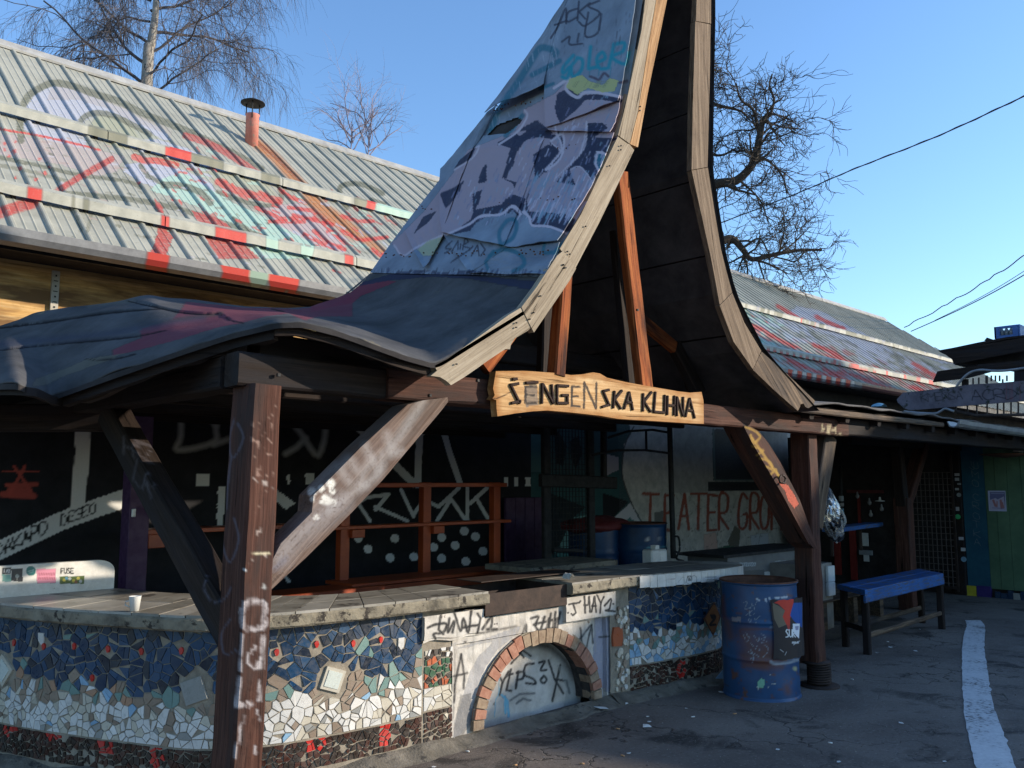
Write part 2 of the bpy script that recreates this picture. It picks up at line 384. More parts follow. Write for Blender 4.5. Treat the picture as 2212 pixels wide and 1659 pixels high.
# remaining materials
ASPH = None
def asphalt():
    m, nt, b = mk('asphalt')
    v = coords(nt, 'pos'); n1 = noise(nt, v, .9, 6, .6, .4); n2 = noise(nt, v, 160, 3, .8); n3 = noise(nt, v, 5, 5, .65)
    col = ramp(nt, n1, [(.3, (.105, .086, .074)), (.5, (.17, .142, .122)), (.75, (.235, .20, .168))])
    col = mix(nt, ramp(nt, n2, [(.5, (0,)*3), (.72, (.55,)*3)]), col, (.16, .15, .135))
    col = mix(nt, ramp(nt, n2, [(.28, (.6,)*3), (.42, (0,)*3)]), col, (.015, .014, .013))
    st = ramp(nt, noise(nt, v, 1.7, 5, .6, .8), [(.56, (0,)*3), (.66, (.75,)*3)]); col = mix(nt, st, col, (.022, .02, .019))
    wv = nt.nodes.new('ShaderNodeMixRGB'); wv.blend_type = 'LINEAR_LIGHT'; wv.inputs[0].default_value = .42
    nt.links.new(v, wv.inputs[1]); nn = nd(nt, 'ShaderNodeTexNoise', Scale=3.2, Detail=6); nt.links.new(v, nn.inputs['Vector']); nt.links.new(nn.outputs['Color'], wv.inputs[2])
    vo = nd(nt, 'ShaderNodeTexVoronoi', feature='DISTANCE_TO_EDGE', Scale=.75); nt.links.new(wv.outputs[0], vo.inputs['Vector'])
    msk = ramp(nt, noise(nt, v, .45, 2), [(.42, (0,)*3), (.55, (1,)*3)])
    ck = math_(nt, 'MULTIPLY', ramp(nt, vo.outputs['Distance'], [(.001, (.8,)*3), (.009, (0,)*3)]), msk)
    vo2 = nd(nt, 'ShaderNodeTexVoronoi', feature='DISTANCE_TO_EDGE', Scale=2.6); nt.links.new(wv.outputs[0], vo2.inputs['Vector'])
    ck2 = math_(nt, 'MULTIPLY', ramp(nt, vo2.outputs['Distance'], [(.002, (.8,)*3), (.016, (0,)*3)]), ramp(nt, noise(nt, v, .7, 2), [(.55, (0,)*3), (.62, (.8,)*3)]))
    cks = math_(nt, 'MAXIMUM', ck, ck2)
    col = mix(nt, cks, col, (.014, .013, .012))
    sp_ = noise(nt, v, 48, 2, .5); col = mix(nt, ramp(nt, sp_, [(.60, (0,)*3), (.70, (.5,)*3)]), col, (.30, .27, .23)); col = mix(nt, ramp(nt, sp_, [(.28, (.6,)*3), (.38, (0,)*3)]), col, (.03, .027, .025))
    nt.links.new(col, b.inputs['Base Color']); nt.links.new(ramp(nt, n3, [(.4, (.93,)*3), (.68, (.66,)*3)]), b.inputs['Roughness']); b.inputs['Specular IOR Level'].default_value = .25
    h = math_(nt, 'SUBTRACT', math_(nt, 'ADD', n2, math_(nt, 'MULTIPLY', n3, 1.5)), math_(nt, 'MULTIPLY', cks, 3.)); bump(nt, b, h, .5, .012)
    return m
ASPH = asphalt()
CONC = rough_mat('old_concrete', (.10, .088, .068), (.27, .235, .175), 9, .9, .6, .014, spots=((.045, .038, .032), 13, .57), c3=(.34, .30, .22))
FOOT = rough_mat('dirty_footing', (.10, .088, .07), (.22, .195, .16), 7, .95, .6, .02, spots=((.05, .045, .04), 9, .58))
GROUT = rough_mat('mosaic_grout', (.20, .17, .13), (.36, .31, .24), 14, .95, .4, .01)
PLAST = rough_mat('whitewashed_plaster', (.42, .38, .33), (.68, .64, .58), 5, .9, .6, .012, painted=True, keep=.75, spots=((.20, .17, .14), 11, .63))
FELT = rough_mat('roofing_felt', (.055, .056, .058), (.11, .109, .112), 3.2, .95, .8, .006, painted=True, keep=.72, psc=140, spots=((.15, .13, .09), 4.5, .66), spec=.08)
RSHEET = rough_mat('painted_steel_roofing', (.31, .305, .25), (.43, .42, .345), 2.2, .65, .15, .004, painted=True, keep=.25, psc=26, spots=((.19, .18, .14), 17, .64), spec=.3)
GUARD = rough_mat('snow_guard_paint', (.32, .315, .26), (.46, .45, .375), 7, .6, .15, .004, painted=True, keep=.85, spots=((.25, .23, .18), 25, .66))
PANEL = rough_mat('painted_sheet_panel', (.15, .185, .235), (.265, .32, .39), 2.6, .62, .25, .006, painted=True, keep=.86, psc=45, spots=((.08, .085, .10), 30, .68), spec=.2)
GALV = rough_mat('galvanised_steel', (.20, .20, .205), (.32, .32, .32), 8, .42, .1, .004, painted=True, keep=.9, metal=.25)
BLACKW = rough_mat('black_wall_paint', (.010, .010, .012), (.022, .021, .024), 6, .85, .3, .006, painted=True, keep=.9)
DARKIN = rough_mat('dark_planks', (.02, .017, .017), (.05, .044, .042), 5, .9, .3, .008)
YWALL = wood('yellow_plywood', (.38, .19, .06), (.62, .37, .14), (.72, .5, .25), gs=.5, grey=(.2, .11, .05))
BRICK = rough_mat('old_brick', (.30, .13, .085), (.45, .24, .165), 22, .9, .5, .008, spots=((.3, .25, .2), 30, .66))
BRICKG = rough_mat('grimy_brick', (.22, .15, .10), (.38, .29, .2), 22, .9, .5, .008)
IRON = rough_mat('rusty_iron', (.025, .018, .016), (.07, .045, .035), 9, .7, .3, .006, metal=.3)
BLACK = plain('soot_black', (.012, .012, .013), .7)
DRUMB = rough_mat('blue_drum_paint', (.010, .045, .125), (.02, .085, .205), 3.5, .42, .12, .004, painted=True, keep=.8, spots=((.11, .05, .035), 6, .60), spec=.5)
RUST = rough_mat('rust', (.07, .03, .02), (.17, .075, .045), 9, .85, .5, .008)
BLUEP = rough_mat('blue_bench_paint', (.010, .075, .25), (.02, .14, .42), 6, .55, .25, .005, spots=((.10, .085, .075), 16, .565), spec=.5)
GREENP = rough_mat('green_board_paint', (.06, .115, .065), (.105, .18, .10), 3, .7, .2, .005, spots=((.16, .13, .09), 30, .70))
TEALP = rough_mat('teal_board_paint', (.01, .06, .10), (.02, .10, .14), 4, .7, .2, .005, painted=True, keep=.8)
PURP = plain('purple_paint', (.05, .015, .06), .6)
def wornblue():
    m, nt, b = mk('worn_blue_bench_paint'); v = coords(nt, 'pos', (2.5, 5, 22)); n = noise(nt, v, 3, 6, .75, .4); n2 = noise(nt, coords(nt, 'pos'), 3, 5, .6)
    col = ramp(nt, n2, [(.3, (.008, .06, .20)), (.7, (.018, .12, .36))]); col = mix(nt, ramp(nt, n, [(.505, (0,)*3), (.57, (.85,)*3)]), col, (.085, .072, .065)); col = mix(nt, ramp(nt, n, [(.30, (.8,)*3), (.37, (0,)*3)]), col, (.01, .02, .05))
    nt.links.new(col, b.inputs['Base Color']); b.inputs['Roughness'].default_value = .6; bump(nt, b, n, .4, .006); return m
BLUEP = wornblue()
REDP = plain('dark_red_paint', (.22, .02, .015), .55)
PINK = rough_mat('pink_pipe_paint', (.5, .17, .13), (.62, .25, .19), 12, .6, .1, spots=((.3, .22, .17), 14, .58))
WHT = plain('white_enamel', (.7, .7, .67), .4)
PAPER = plain('scrap_paper', (.75, .74, .7), .8)
MURAL = rough_mat('teal_mural_wall', (.02, .07, .075), (.04, .11, .11), 3, .8, .3, .006, painted=True, keep=.9)
TEATW = rough_mat('broken_tile_wall', (.36, .35, .32), (.60, .57, .52), 7, .6, .3, .01, painted=True, keep=.8)
STEEL = plain('bare_steel', (.35, .35, .36), .35, 1.)
TILE = {k_: tilemat('tile_'+k_, v_) for k_, v_ in dict(navy=(.006, .030, .075), blue=(.009, .052, .125), ink=(.006, .014, .032), teal=(.16, .27, .24), taupe=(.28, .21, .155), salmon=(.42, .24, .15), white=(.68, .66, .62), cream=(.56, .51, .41),
        sky=(.25, .42, .58), brown=(.055, .017, .010), umber=(.03, .018, .013), red=(.5, .022, .015), grey=(.30, .30, .28), glass=(.62, .66, .60), orange=(.42, .10, .035), green=(.03, .10, .05)).items()}
BIRCH = rough_mat('birch_bark', (.30, .27, .23), (.52, .48, .42), 6, .9, .3, spots=((.05, .04, .04), 6, .55))
TWIG = plain('birch_twigs', (.115, .098, .10), .9)
BARK = rough_mat('dark_bark', (.045, .035, .03), (.09, .075, .06), 14, .95, .6, .02)
PLASTER_FAR = rough_mat('rendered_wall', (.45, .40, .32), (.55, .5, .42), 1.5, .95, .2)

# ================================================================== ground and painted line
mesh('ground', [(-150, -150, 0), (150, -150, 0), (150, 150, 0), (-150, 150, 0)], [(0, 1, 2, 3)], ASPH, kind='structure')
lp_l = cl('I', [(1905, 1659), (1860, 1480), (1828, 1300), (1818, 1150), (1815, 1000), (1815, 900), (1828, 800), (1845, 740), (1835, 712)])
lp_r = cl('I', [(2160, 1659), (2100, 1480), (2030, 1300), (2005, 1200), (1985, 1070), (1965, 950), (1958, 850), (1962, 755), (1935, 712)])
lpL = [at(*p, Z=.004) for p in lp_l]; lpR = [at(*p, Z=.004) for p in lp_r]
e = lpL[0]-lpL[1]; lpL = [lpL[0]+e*1.5]+lpL; lpR = [lpR[0]+e*1.5]+lpR
def catm(P, n):
    P = [np.array(p, float) for p in P]; P = [2*P[0]-P[1]]+P+[2*P[-1]-P[-2]]; out = []
    for i in range(1, len(P)-2):
        for j in range(n):
            t = j/n; a, b, c_, d = P[i-1:i+3]
            out.append(.5*((2*b)+(-a+c_)*t+(2*a-5*b+4*c_-d)*t*t+(-a+3*b-3*c_+d)*t**3))
    out.append(P[-2]); return np.array(out)
a_, b_ = catm(lpL, 8), catm(lpR, 8)
for i in range(len(a_)):
    w_ = .012*fbm(i*1.3, 0, 0, 1.); a_[i][1] += w_; b_[i][1] += .015*fbm(i*1.1, 5, 0, 1.)
    a_[i][2] = b_[i][2] = .004
def linepaint():
    m, nt, b = mk('worn_road_paint'); v = coords(nt, 'pos'); n = noise(nt, v, 30, 6, .75); n2 = noise(nt, v, 2.5, 4, .6)
    f = math_(nt, 'ADD', math_(nt, 'MULTIPLY', n, .6), math_(nt, 'MULTIPLY', n2, .4))
    nt.links.new(ramp(nt, f, [(.38, (.07, .066, .063)), (.47, (.55, .55, .55)), (.7, (.72, .72, .71))]), b.inputs['Base Color']); b.inputs['Roughness'].default_value = .8
    bump(nt, b, noise(nt, v, 160, 3, .8), .4, .01)
    return m
mesh('painted_line', list(a_)+list(b_), [(i, i+1, len(a_)+i+1, len(a_)+i) for i in range(len(a_)-1)], linepaint(), kind='structure')

# ================================================================== the long shed
shed = thing('long_shed', 'long low shed whose ribbed metal roof is painted with faded red, olive and mint', 'building', (2, 7.5, 0))
RN = np.array([0, -3.32, 4.2])/5.354
def RP(X, t, h=0.): return np.array([X, 7+4.2*t, 3.46+3.32*t])+RN*h
RED = (.52, .06, .045); RED2 = (.40, .075, .06); OLV = (.13, .13, .085); OLV2 = (.2, .195, .14); LAV = (.40, .41, .47); LAV2 = (.44, .42, .44); MINT = (.36, .50, .41); LIME = (.33, .33, .22); RUSTC = (.42, .17, .06)
rf = Pt(); rf.jit = 1.6
rf.po('A', [(150, 830), (170, 680), (230, 600), (330, 555), (480, 570), (640, 640), (800, 700), (900, 760), (1050, 830), (1100, 900), (900, 900), (820, 760), (620, 730), (540, 780), (560, 960), (300, 900)], LAV, .85)
rf.po('A', [(330, 560), (450, 545), (650, 610), (900, 740), (1100, 830), (1100, 870), (880, 790), (700, 700), (500, 640), (300, 640)], (.36, .31, .27), .5)
rf.po('A', [(560, 820), (620, 745), (740, 745), (850, 800), (1000, 870), (1180, 980), (1250, 1060), (1100, 1050), (900, 940), (800, 960), (700, 930)], LIME, .8)
rf.po('A', [(800, 900), (1000, 890), (1200, 950), (1420, 1040), (1500, 1100), (1300, 1100), (1050, 1000), (850, 960)], LAV, .8)
rf.po('A', [(0, 850), (500, 930), (800, 1000), (750, 1100), (620, 1130), (400, 1060), (0, 990)], (.42, .33, .32), .6)
rf.po('A', [(800, 1050), (950, 1040), (1150, 1080), (1350, 1150), (1400, 1280), (1100, 1240), (900, 1170), (790, 1100)], LAV, .9)
rf.po('A', [(960, 1220), (1030, 1150), (1170, 1100), (1290, 1180), (1500, 1300), (1700, 1390), (1950, 1530), (2212, 1659), (1640, 1659), (1560, 1520), (1420, 1410), (1250, 1320), (1080, 1260)], MINT, .95)
rf.po('A', [(1200, 1100), (1400, 1090), (1700, 1160), (1800, 1280), (1780, 1320), (1600, 1280), (1400, 1200)], LIME, .6)
rf.po('A', [(1650, 1330), (1900, 1300), (2212, 1400), (2212, 1659), (2000, 1560), (1800, 1450)], (.45, .33, .33), .7)
for w_, P_ in ((46, [(135, 900), (130, 760), (165, 640), (230, 580), (330, 535), (440, 545), (600, 600), (760, 650), (900, 720), (1050, 780), (1230, 850)]), (34, [(1230, 850), (1380, 920), (1560, 1010), (1680, 1080)]),
               (38, [(530, 830), (520, 770), (600, 725), (720, 740), (850, 800), (960, 860)]), (26, [(0, 1010), (240, 1060), (500, 1120), (800, 1160), (900, 1200)]), (34, [(430, 1240), (700, 1262), (1000, 1305), (1250, 1370), (1500, 1450), (1690, 1520)]),
               (44, [(1050, 1185), (1150, 1190), (1280, 1230), (1350, 1300)]), (20, [(440, 1250), (490, 1380), (520, 1480)]), (20, [(560, 1270), (590, 1350), (560, 1480)]), (30, [(900, 1060), (950, 1130), (1050, 1180)]), (30, [(1400, 1230), (1560, 1290), (1720, 1320), (1800, 1280), (1790, 1190)]),
               (26, [(1500, 1400), (1600, 1480), (1700, 1540)]), (24, [(0, 1060), (200, 1100), (420, 1160)])):
    rf.st('A', P_, w_, OLV if w_ > 25 else OLV2, .85, .1)
for i in range(140):                       # ragged olive dashes lying across the ribs
    x = random.uniform(150, 1750); y = 560+.42*x+random.uniform(0, 620); rf.st('A', [(x, y), (x+random.uniform(15, 60), y+random.uniform(4, 18))], random.uniform(7, 14), random.choice([OLV, OLV2, (.36, .27, .23), LAV2]), .7, .1)
rf.st('A', [(0, 828), (150, 852), (300, 880), (480, 920), (640, 962)], 15, RED, .9); rf.st('A', [(330, 1250), (470, 1160), (590, 1090), (715, 1020)], 42, RED2, .95); rf.st('A', [(-40, 1375), (120, 1325), (210, 1300)], 75, RED2, .95)
rf.po('A', [(990, 1270), (1045, 1330), (1060, 1460), (1110, 1520), (1060, 1659), (950, 1659), (1010, 1500), (1010, 1380)], RED2, .95)
rf.po('A', [(1230, 1350), (1330, 1380), (1440, 1420), (1600, 1600), (1670, 1659), (1400, 1659), (1290, 1480)], RED2, .9)
rf.st('A', [(860, 1005), (930, 1030), (1000, 1030), (1130, 1060)], 42, RED, .8); rf.st('A', [(1190, 870), (1350, 925), (1500, 1010), (1650, 1110)], 44, RED2, .85); rf.st('A', [(1400, 1165), (1500, 1215), (1620, 1250), (1790, 1290)], 50, RED, .8)
for P_ in ([(1800, 1220), (1870, 1270), (1960, 1300)], [(1640, 1330), (1800, 1400), (1900, 1400)], [(1730, 1420), (1950, 1420)], [(1880, 1380), (2060, 1420), (2212, 1560)], [(1950, 1500), (2100, 1580), (2212, 1659)], [(1850, 1330), (2000, 1350), (2212, 1470)]): rf.st('A', P_, 26, RED, .85)
for p_ in [(30, 920), (90, 970), (100, 1140), (180, 1190), (130, 1080), (230, 1150), (290, 1110), (60, 1000), (30, 960), (250, 1020), (1130, 1120), (1110, 1280), (890, 1170), (100, 910), (320, 1070)]: rf.dot('A', p_, random.uniform(8, 17), RED, .8)
for i in range(90):
    x = random.uniform(1100, 2212); y = 700+.5*(x-1100)+random.uniform(150, 560); rf.st('A', [(x, y), (x+random.uniform(12, 60), y+random.uniform(6, 30))], random.uniform(7, 18), random.choice([RED, RED2, RED, MINT, LAV]), .75, .1)
rf.st('A', [(1630, 905), (1760, 1010), (1960, 1215)], 64, RUSTC, .95, .4); rf.st('A', [(1980, 1270), (2110, 1380), (2260, 1500)], 80, RUSTC, .8, .5); rf.st('D', [(0, 1290), (220, 1440), (460, 1640)], 62, RUSTC, .85, .5)
rf.st('A', [(1640, 905), (1770, 1010), (1960, 1195)], 20, (.2, .06, .025), .8, .4)
rf.st('D', [(210, 1330), (170, 1250), (180, 1190), (300, 1180), (440, 1240)], 34, OLV, .9); rf.st('D', [(370, 1280), (450, 1310)], 30, OLV, .8); rf.st('D', [(240, 1300), (280, 1350)], 20, RED, .8)
for P_ in ([(180, 1385), (290, 1420), (380, 1415)], [(0, 1480), (100, 1560), (200, 1600)], [(0, 1400), (120, 1440)], [(180, 1480), (300, 1540), (470, 1520)], [(380, 1600), (430, 1640), (560, 1560)]): rf.st('D', P_, 26, RED, .85)
for i in range(60):
    x = random.uniform(0, 620); y = 1130+.32*x+random.uniform(40, 420); rf.st('D', [(x, y), (x+random.uniform(15, 60), y+random.uniform(8, 34))], random.uniform(8, 18), random.choice([RED, RED2, MINT, LAV, OLV2]), .65, .1)
# right-hand half of the roof: strokes run down the ribs
rf.po('H', [(370, 330), (560, 400), (680, 480), (560, 560), (700, 640), (520, 620), (420, 470)], MINT, .9)
rf.po('H', [(560, 440), (760, 440), (900, 560), (700, 480)], LAV, .7)
rf.po('H', [(750, 350), (900, 380), (1250, 560), (1680, 720), (1900, 740), (1650, 680), (1400, 600), (1260, 660), (1000, 570), (850, 500), (700, 400)], LAV, .85)
for i in range(520):
    x = random.uniform(420, 1700); yb = 230+.30*x; yt = 600+.19*x; q = random.random(); y = yb+(yt-yb)*q; ln_ = random.uniform(15, 75)
    if q < .32: col_ = random.choice([LAV, LAV2, OLV2, OLV, LAV])
    elif q < .5: col_ = random.choice([LAV, RED2, OLV, LAV, MINT if x < 900 else LAV])
    else: col_ = random.choice([RED, RED2, RED2, OLV, OLV2, (.4, .3, .3)])
    rf.st('H', [(x, y), (x+ln_, y+ln_*.52)], random.uniform(7, 20), col_, .6, .1)
for P_ in ([(420, 450), (560, 520), (640, 570), (750, 620)], [(630, 350), (760, 430), (870, 480)], [(880, 420), (960, 460), (1060, 500)], [(860, 600), (980, 650), (1120, 740), (1200, 760)], [(1500, 720), (1640, 800), (1640, 860)]): rf.st('H', P_, 26, RED, .85)
for P_ in ([(920, 750), (1010, 800), (1110, 845)], [(1100, 790), (1250, 850), (1400, 900)], [(1490, 870), (1560, 900)], [(700, 700), (870, 770), (960, 800)]): rf.st('H', P_, 24, RED, .85)
for i in range(16): rf.dot('H', (random.uniform(420, 800), random.uniform(400, 620)), random.uniform(5, 9), RED, .9)
prof27 = [(0, 0), (.010, .019), (.019, .024), (.036, .024), (.045, .019), (.056, 0), (.10, 0), (.112, .0055), (.124, 0), (.18, 0), (.192, .0055), (.204, 0)]
prof27f = sorted(prof27+[(.070, 0), (.085, 0), (.138, 0), (.152, 0), (.166, 0), (.220, 0), (.236, 0), (.253, 0)])
def tmax(X): return 1. if X < 27.2 else max(.02, (30.3-X)/3.1)
x0 = -1.1; k_ = 0
while x0 < 30:
    nr = 4; fine = 250 if x0 < 7.5 else 64
    xs = []
    for r_ in range(nr): xs += [(x0+r_*.27+a*1., h) for a, h in (prof27f if 1 < x0 < 7.5 else prof27)]
    xs.append((x0+nr*.27, 0)); xs = [(min(x, 30.2), h) for x, h in xs]
    lift = .004*(k_ % 2)
    V = [RP(x, tmax(x)*j/fine*1.0-.012, h+lift+.0035*fbm(x*.8, j*4./fine, 3, 1)) for x, h in xs for j in range(fine+1)]
    n2 = fine+1; Fc = [(i*n2+j, (i+1)*n2+j, (i+1)*n2+j+1, i*n2+j+1) for i in range(len(xs)-1) for j in range(fine)]
    mesh('roof_sheet', V, Fc, RSHEET, shed, gr=V, paint=rf); x0 += nr*.27; k_ += 1
# underside and back slope
mesh('roof_back', [RP(-1.2, 0, -.03), RP(30, 0, -.03), RP(27.3, 1, -.03), RP(-1.2, 1, -.03), (-1.2, 15.4, 3.46), (30, 15.4, 3.46)], [(0, 1, 2, 3), (3, 2, 5, 4)], DARKIN, shed)
bx('eave_soffit', (-1.2, 7.02, 3.34), (30, 7.6, 3.40), DARKIN, shed); bx('eave_board', (-1.2, 6.98, 3.30), (30, 7.01, 3.44), BLACK, shed)
mb = MB(); n_ = 60
for i in range(n_+1):
    X = -1.2+28.5*i/n_; q = RP(X, 1, 0)
    mb.V += [q+np.array([0, -.13, -.05]), q+np.array([0, -.05, .055+.006*fbm(X, 1, 1, 1)]), q+np.array([0, .05, .055]), q+np.array([0, .15, -.06]), q+np.array([0, -.12, -.075])]
mb.G = [list(v) for v in mb.V]; mb.F = [(i*5+j, (i+1)*5+j, (i+1)*5+j+1, i*5+j+1) for i in range(n_) for j in range(3)]+[(i*5+4, (i+1)*5+4, (i+1)*5, i*5) for i in range(n_)]; mb.mi = [0]*len(mb.F)
mb.build('ridge_cap', rough_mat('ridge_metal', (.30, .29, .27), (.46, .45, .42), 6, .6, .2), shed)
# snow guards
gu = Pt()
for a, b, col in [((1060, 995), (1220, 1030), RED), ((565, 850), (820, 905), OLV2), ((1225, 1030), (1430, 1085), OLV2), ((1675, 1150), (1790, 1180), OLV2)]: gu.bar('A', a, b, col)
for a, b, col in [((180, 1262), (265, 1280), RED), ((455, 1310), (478, 1316), OLV2), ((530, 1325), (572, 1335), OLV2), ((1030, 1430), (1085, 1450), RED), ((1370, 1505), (1580, 1550), RED), ((1700, 1570), (1790, 1590), MINT), ((1930, 1620), (2010, 1640), MINT)]: gu.bar('A', a, b, col)
gu.bar('E', (195, 80), (255, 92), RED); gu.bar('D', (262, 1310), (338, 1330), OLV2); gu.bar('D', (338, 1338), (395, 1350), RED); gu.bar('D', (395, 1360), (640, 1415), MINT)
for i, x in enumerate(range(560, 960, 42)): gu.bar('H', (x, 655+(x-560)*.19), (x+20, 658+(x-560)*.19), RED, 34)
for a, b, col in [((1110, 755), (1215, 785), RED), ((1240, 790), (1265, 795), RED), ((1325, 800), (1340, 803), RED), ((1440, 828), (1460, 832), RED), ((1600, 860), (1640, 868), RED), ((780, 445), (875, 480), RED), ((1070, 530), (1200, 570), OLV), ((1290, 590), (1310, 595), OLV), ((1370, 608), (1385, 610), OLV)]: gu.bar('H', a, b, col, 34)
for i_ in range(46):
    x_ = random.uniform(400, 1700); gu.bar('H', (x_, 348+(x_-390)*.235), (x_+random.uniform(10, 40), 352+(x_-390)*.235), random.choice([OLV2, OLV, (.25, .25, .26), (.3, .3, .24)]), 26)
for i_ in range(14):
    x_ = random.uniform(930, 1640); gu.bar('H', (x_, 715+(x_-900)*.2), (x_+random.uniform(12, 50), 718+(x_-900)*.2), random.choice([RED2, (.28, .27, .24), OLV2, RED2]), 34)
for t_ in (.108, .492):
    X = -1.1; 
    while X < 28.5:
        ln_ = 2.0; nn = 90 if X < 20 else 30; sec = [(-.002, .045), (.008, .110), (.020, .113), (.020, .04)]
        V = [RP(X+(ln_-.01)*i/nn, t_+a-.0015*fbm(X+i*.1, 3, t_, 2), h+.004*fbm(X+i*.05, t_, 2, 2)) for i in range(nn+1) for a, h in sec]
        Fc = [(i*4+j, (i+1)*4+j, (i+1)*4+(j+1) % 4, i*4+(j+1) % 4) for i in range(nn) for j in range(4)]+[(0, 1, 2, 3), (nn*4+3, nn*4+2, nn*4+1, nn*4)]
        mesh('snow_guard', V, Fc, GUARD, shed, paint=gu, gr=V); X += ln_
    mb = MB()
    X = -1.0
    while X < 28.5:
        mb.add([RP(X+i*.03, t_+.005+j*.02, k*.05-.01) for i in (0, 1) for j in (0, 1) for k in (0, 1)], [(0, 1, 3, 2), (4, 6, 7, 5), (0, 4, 5, 1), (2, 3, 7, 6), (0, 2, 6, 4), (1, 5, 7, 3)]); X += .54
    mb.build('guard_brackets', BLACK, shed, kind='stuff')
# gutters
gp = Pt()
gp.bar('B', (930, 60), (1080, 80), RED); gp.bar('B', (1420, 130), (1600, 150), RED); gp.bar('B', (1600, 170), (1720, 180), (.28, .38, .3)); gp.bar('B', (1720, 190), (1915, 220), RED)
for x in range(700, 1120, 62): gp.bar('H', (x-4, 780+(x-700)*.19), (x+26, 784+(x-700)*.19), RED, 40)
for x in range(730, 1120, 62): gp.bar('H', (x, 787+(x-700)*.19), (x+24, 790+(x-700)*.19), (.45, .45, .46), 40)
gp.st('H', [(1200, 880), (1440, 920)], 60, (.2, .03, .02), .8, .02)
for a, b in ((-1.2, 4.36), (11.0, 20.5)):
    nn = int((b-a)/.03); sec = [(-.075, .012), (-.083, .012), (-.075, -.03), (-.05, -.06), (0, -.074), (.05, -.06), (.07, 0), (.06, 0), (.045, -.05), (0, -.064), (-.045, -.05), (-.067, 0)]
    V = [(a+(b-a)*i/nn, 6.875+y*1.3, 3.40+z*1.35) for i in range(nn+1) for y, z in sec]; m_ = len(sec)
    Fc = [(i*m_+j, (i+1)*m_+j, (i+1)*m_+(j+1) % m_, i*m_+(j+1) % m_) for i in range(nn) for j in range(m_)]+[tuple(range(m_)), tuple(nn*m_+j for j in range(m_))[::-1]]
    gt = mesh('gutter', V, Fc, GALV, shed, smooth=False, paint=gp, gr=V)
# stove pipe
cb = at(*c('A', 1612, 930), Y=10.3); ct = at(*c('A', 1618, 700), Y=10.3)
lathe('chimney', [(.0, 0), (.085, 0), (.085, ct[2]-cb[2]-.02), (.095, ct[2]-cb[2]), (.07, ct[2]-cb[2]), (.07, .3)], (cb[0], 10.3, cb[2]-.08), PINK, shed, n=20)
ch = [o for o in shed.children if o.name == 'chimney'][0] if False else bpy.data.objects['chimney']
capz = at(*c('A', 1620, 652), Y=10.3)[2]
lathe('chimney_cap', [(0, .055), (.06, .05), (.16, 0), (.16, -.008), (.0, .01)], (cb[0], 10.3, capz-.02), BLACK, ch, n=20)
for a in (0, 2.1, 4.2): tube('cap_strut', [(cb[0]+.09*math.cos(a), 10.3+.09*math.sin(a), ct[2]-.15), (cb[0]+.1*math.cos(a), 10.3+.1*math.sin(a), capz)], .008, BLACK, ch, n=5)
# walls of the shed: plywood above the low roof, black painted below, murals further right
bx('end_wall', (-1.1, 7.6, 0), (-.9, 15, 3.4), PLASTER_FAR, shed)
bx('plywood_wall', (-1.1, 7.47, 2.25), (5.3, 7.6, 3.34), YWALL, shed)
q = at(118, 625, Y=7.46)
mb = MB(); mb.bx((q[0]-.028, 7.44, 2.3), (q[0]+.028, 7.468, 3.3))
st = mb.build('slotted_rail', rough_mat('rail_steel', (.4, .37, .3), (.55, .5, .42), 9, .5, .1), shed)
mb = MB()
for i in range(22): z = 2.35+i*.043; (mb.bx((q[0]-.006, 7.436, z), (q[0]+.006, 7.4385, z+.014)) if i % 2 else mb.bx((q[0]-.016, 7.436, z+.004), (q[0]+.016, 7.4385, z+.010)))
mb.build('rail_slots', BLACK, st, kind='stuff')
wl_ = Pt(); wl_.jit = .5; WP = (.66, .645, .61)
wl_.st('B', [(530, 1120), (528, 1300), (490, 1700)], 98, WP, 1, .02); wl_.st('C', [(-60, 290), (150, 190), (400, 75), (600, 0), (800, -70)], 120, WP, 1, .02)
for P_ in ([(1160, 930), (1160, 1180), (1140, 1275), (1370, 1225), (1385, 1120), (1420, 920)], [(1385, 1120), (1275, 1000)], [(1370, 1240), (1470, 1205)], [(1480, 900), (1490, 1000)], [(2040, 930), (1890, 1010), (2080, 1090), (2040, 1310), (1930, 1170), (1840, 1060)], [(1960, 1200), (1900, 1260), (1830, 1300)]): wl_.st('B', P_, 34, (.36, .36, .34), .95, .8)
wl_.po('B', [(1330, 900), (1400, 900), (1360, 1020), (1260, 1000), (1320, 970)], (.38, .38, .36), .9)
for p_ in [(1130, 975), (1390, 960), (1840, 905), (1895, 920), (1940, 925), (2030, 1015), (2090, 975), (2105, 1080), (2170, 1070)]: wl_.dot('B', p_, 11, (.55, .55, .55), .9, .5)
for P_, w_ in (([(150, 960), (200, 1040), (300, 1140)], 60), ([(300, 1140), (480, 1330), (640, 1490)], 52), ([(668, 1500), (672, 1330), (680, 1150)], 46), ([(820, 1110), (870, 1290), (940, 1495)], 40), ([(690, 1165), (800, 1110), (1010, 1020)], 40), ([(850, 1030), (900, 1100)], 30)): wl_.st('E', P_, w_, (.55, .55, .54), 1, .02)
for a, b, y0, y1 in ((1258, 1342, 1428, 1505), (1838, 1862, 1428, 1500), (1955, 2018, 1425, 1500)): wl_.po('B', [(a, y0), (b, y0), (b, y1), (a, y1)], WP)
wl_.po('B', [(1395, 1512), (1445, 1512), (1440, 1659), (1390, 1659)], WP); wl_.po('B', [(1740, 1500), (1900, 1620), (1830, 1659), (1760, 1600)], WP); wl_.po('B', [(925, 1600), (980, 1659), (925, 1659)], WP); wl_.po('C', [(1390, -20), (1440, -20), (1430, 120), (1385, 120)], WP); wl_.po('C', [(925, 0), (980, 20), (930, 70)], WP); wl_.po('C', [(1820, 400), (1870, 470), (1830, 470)], WP)
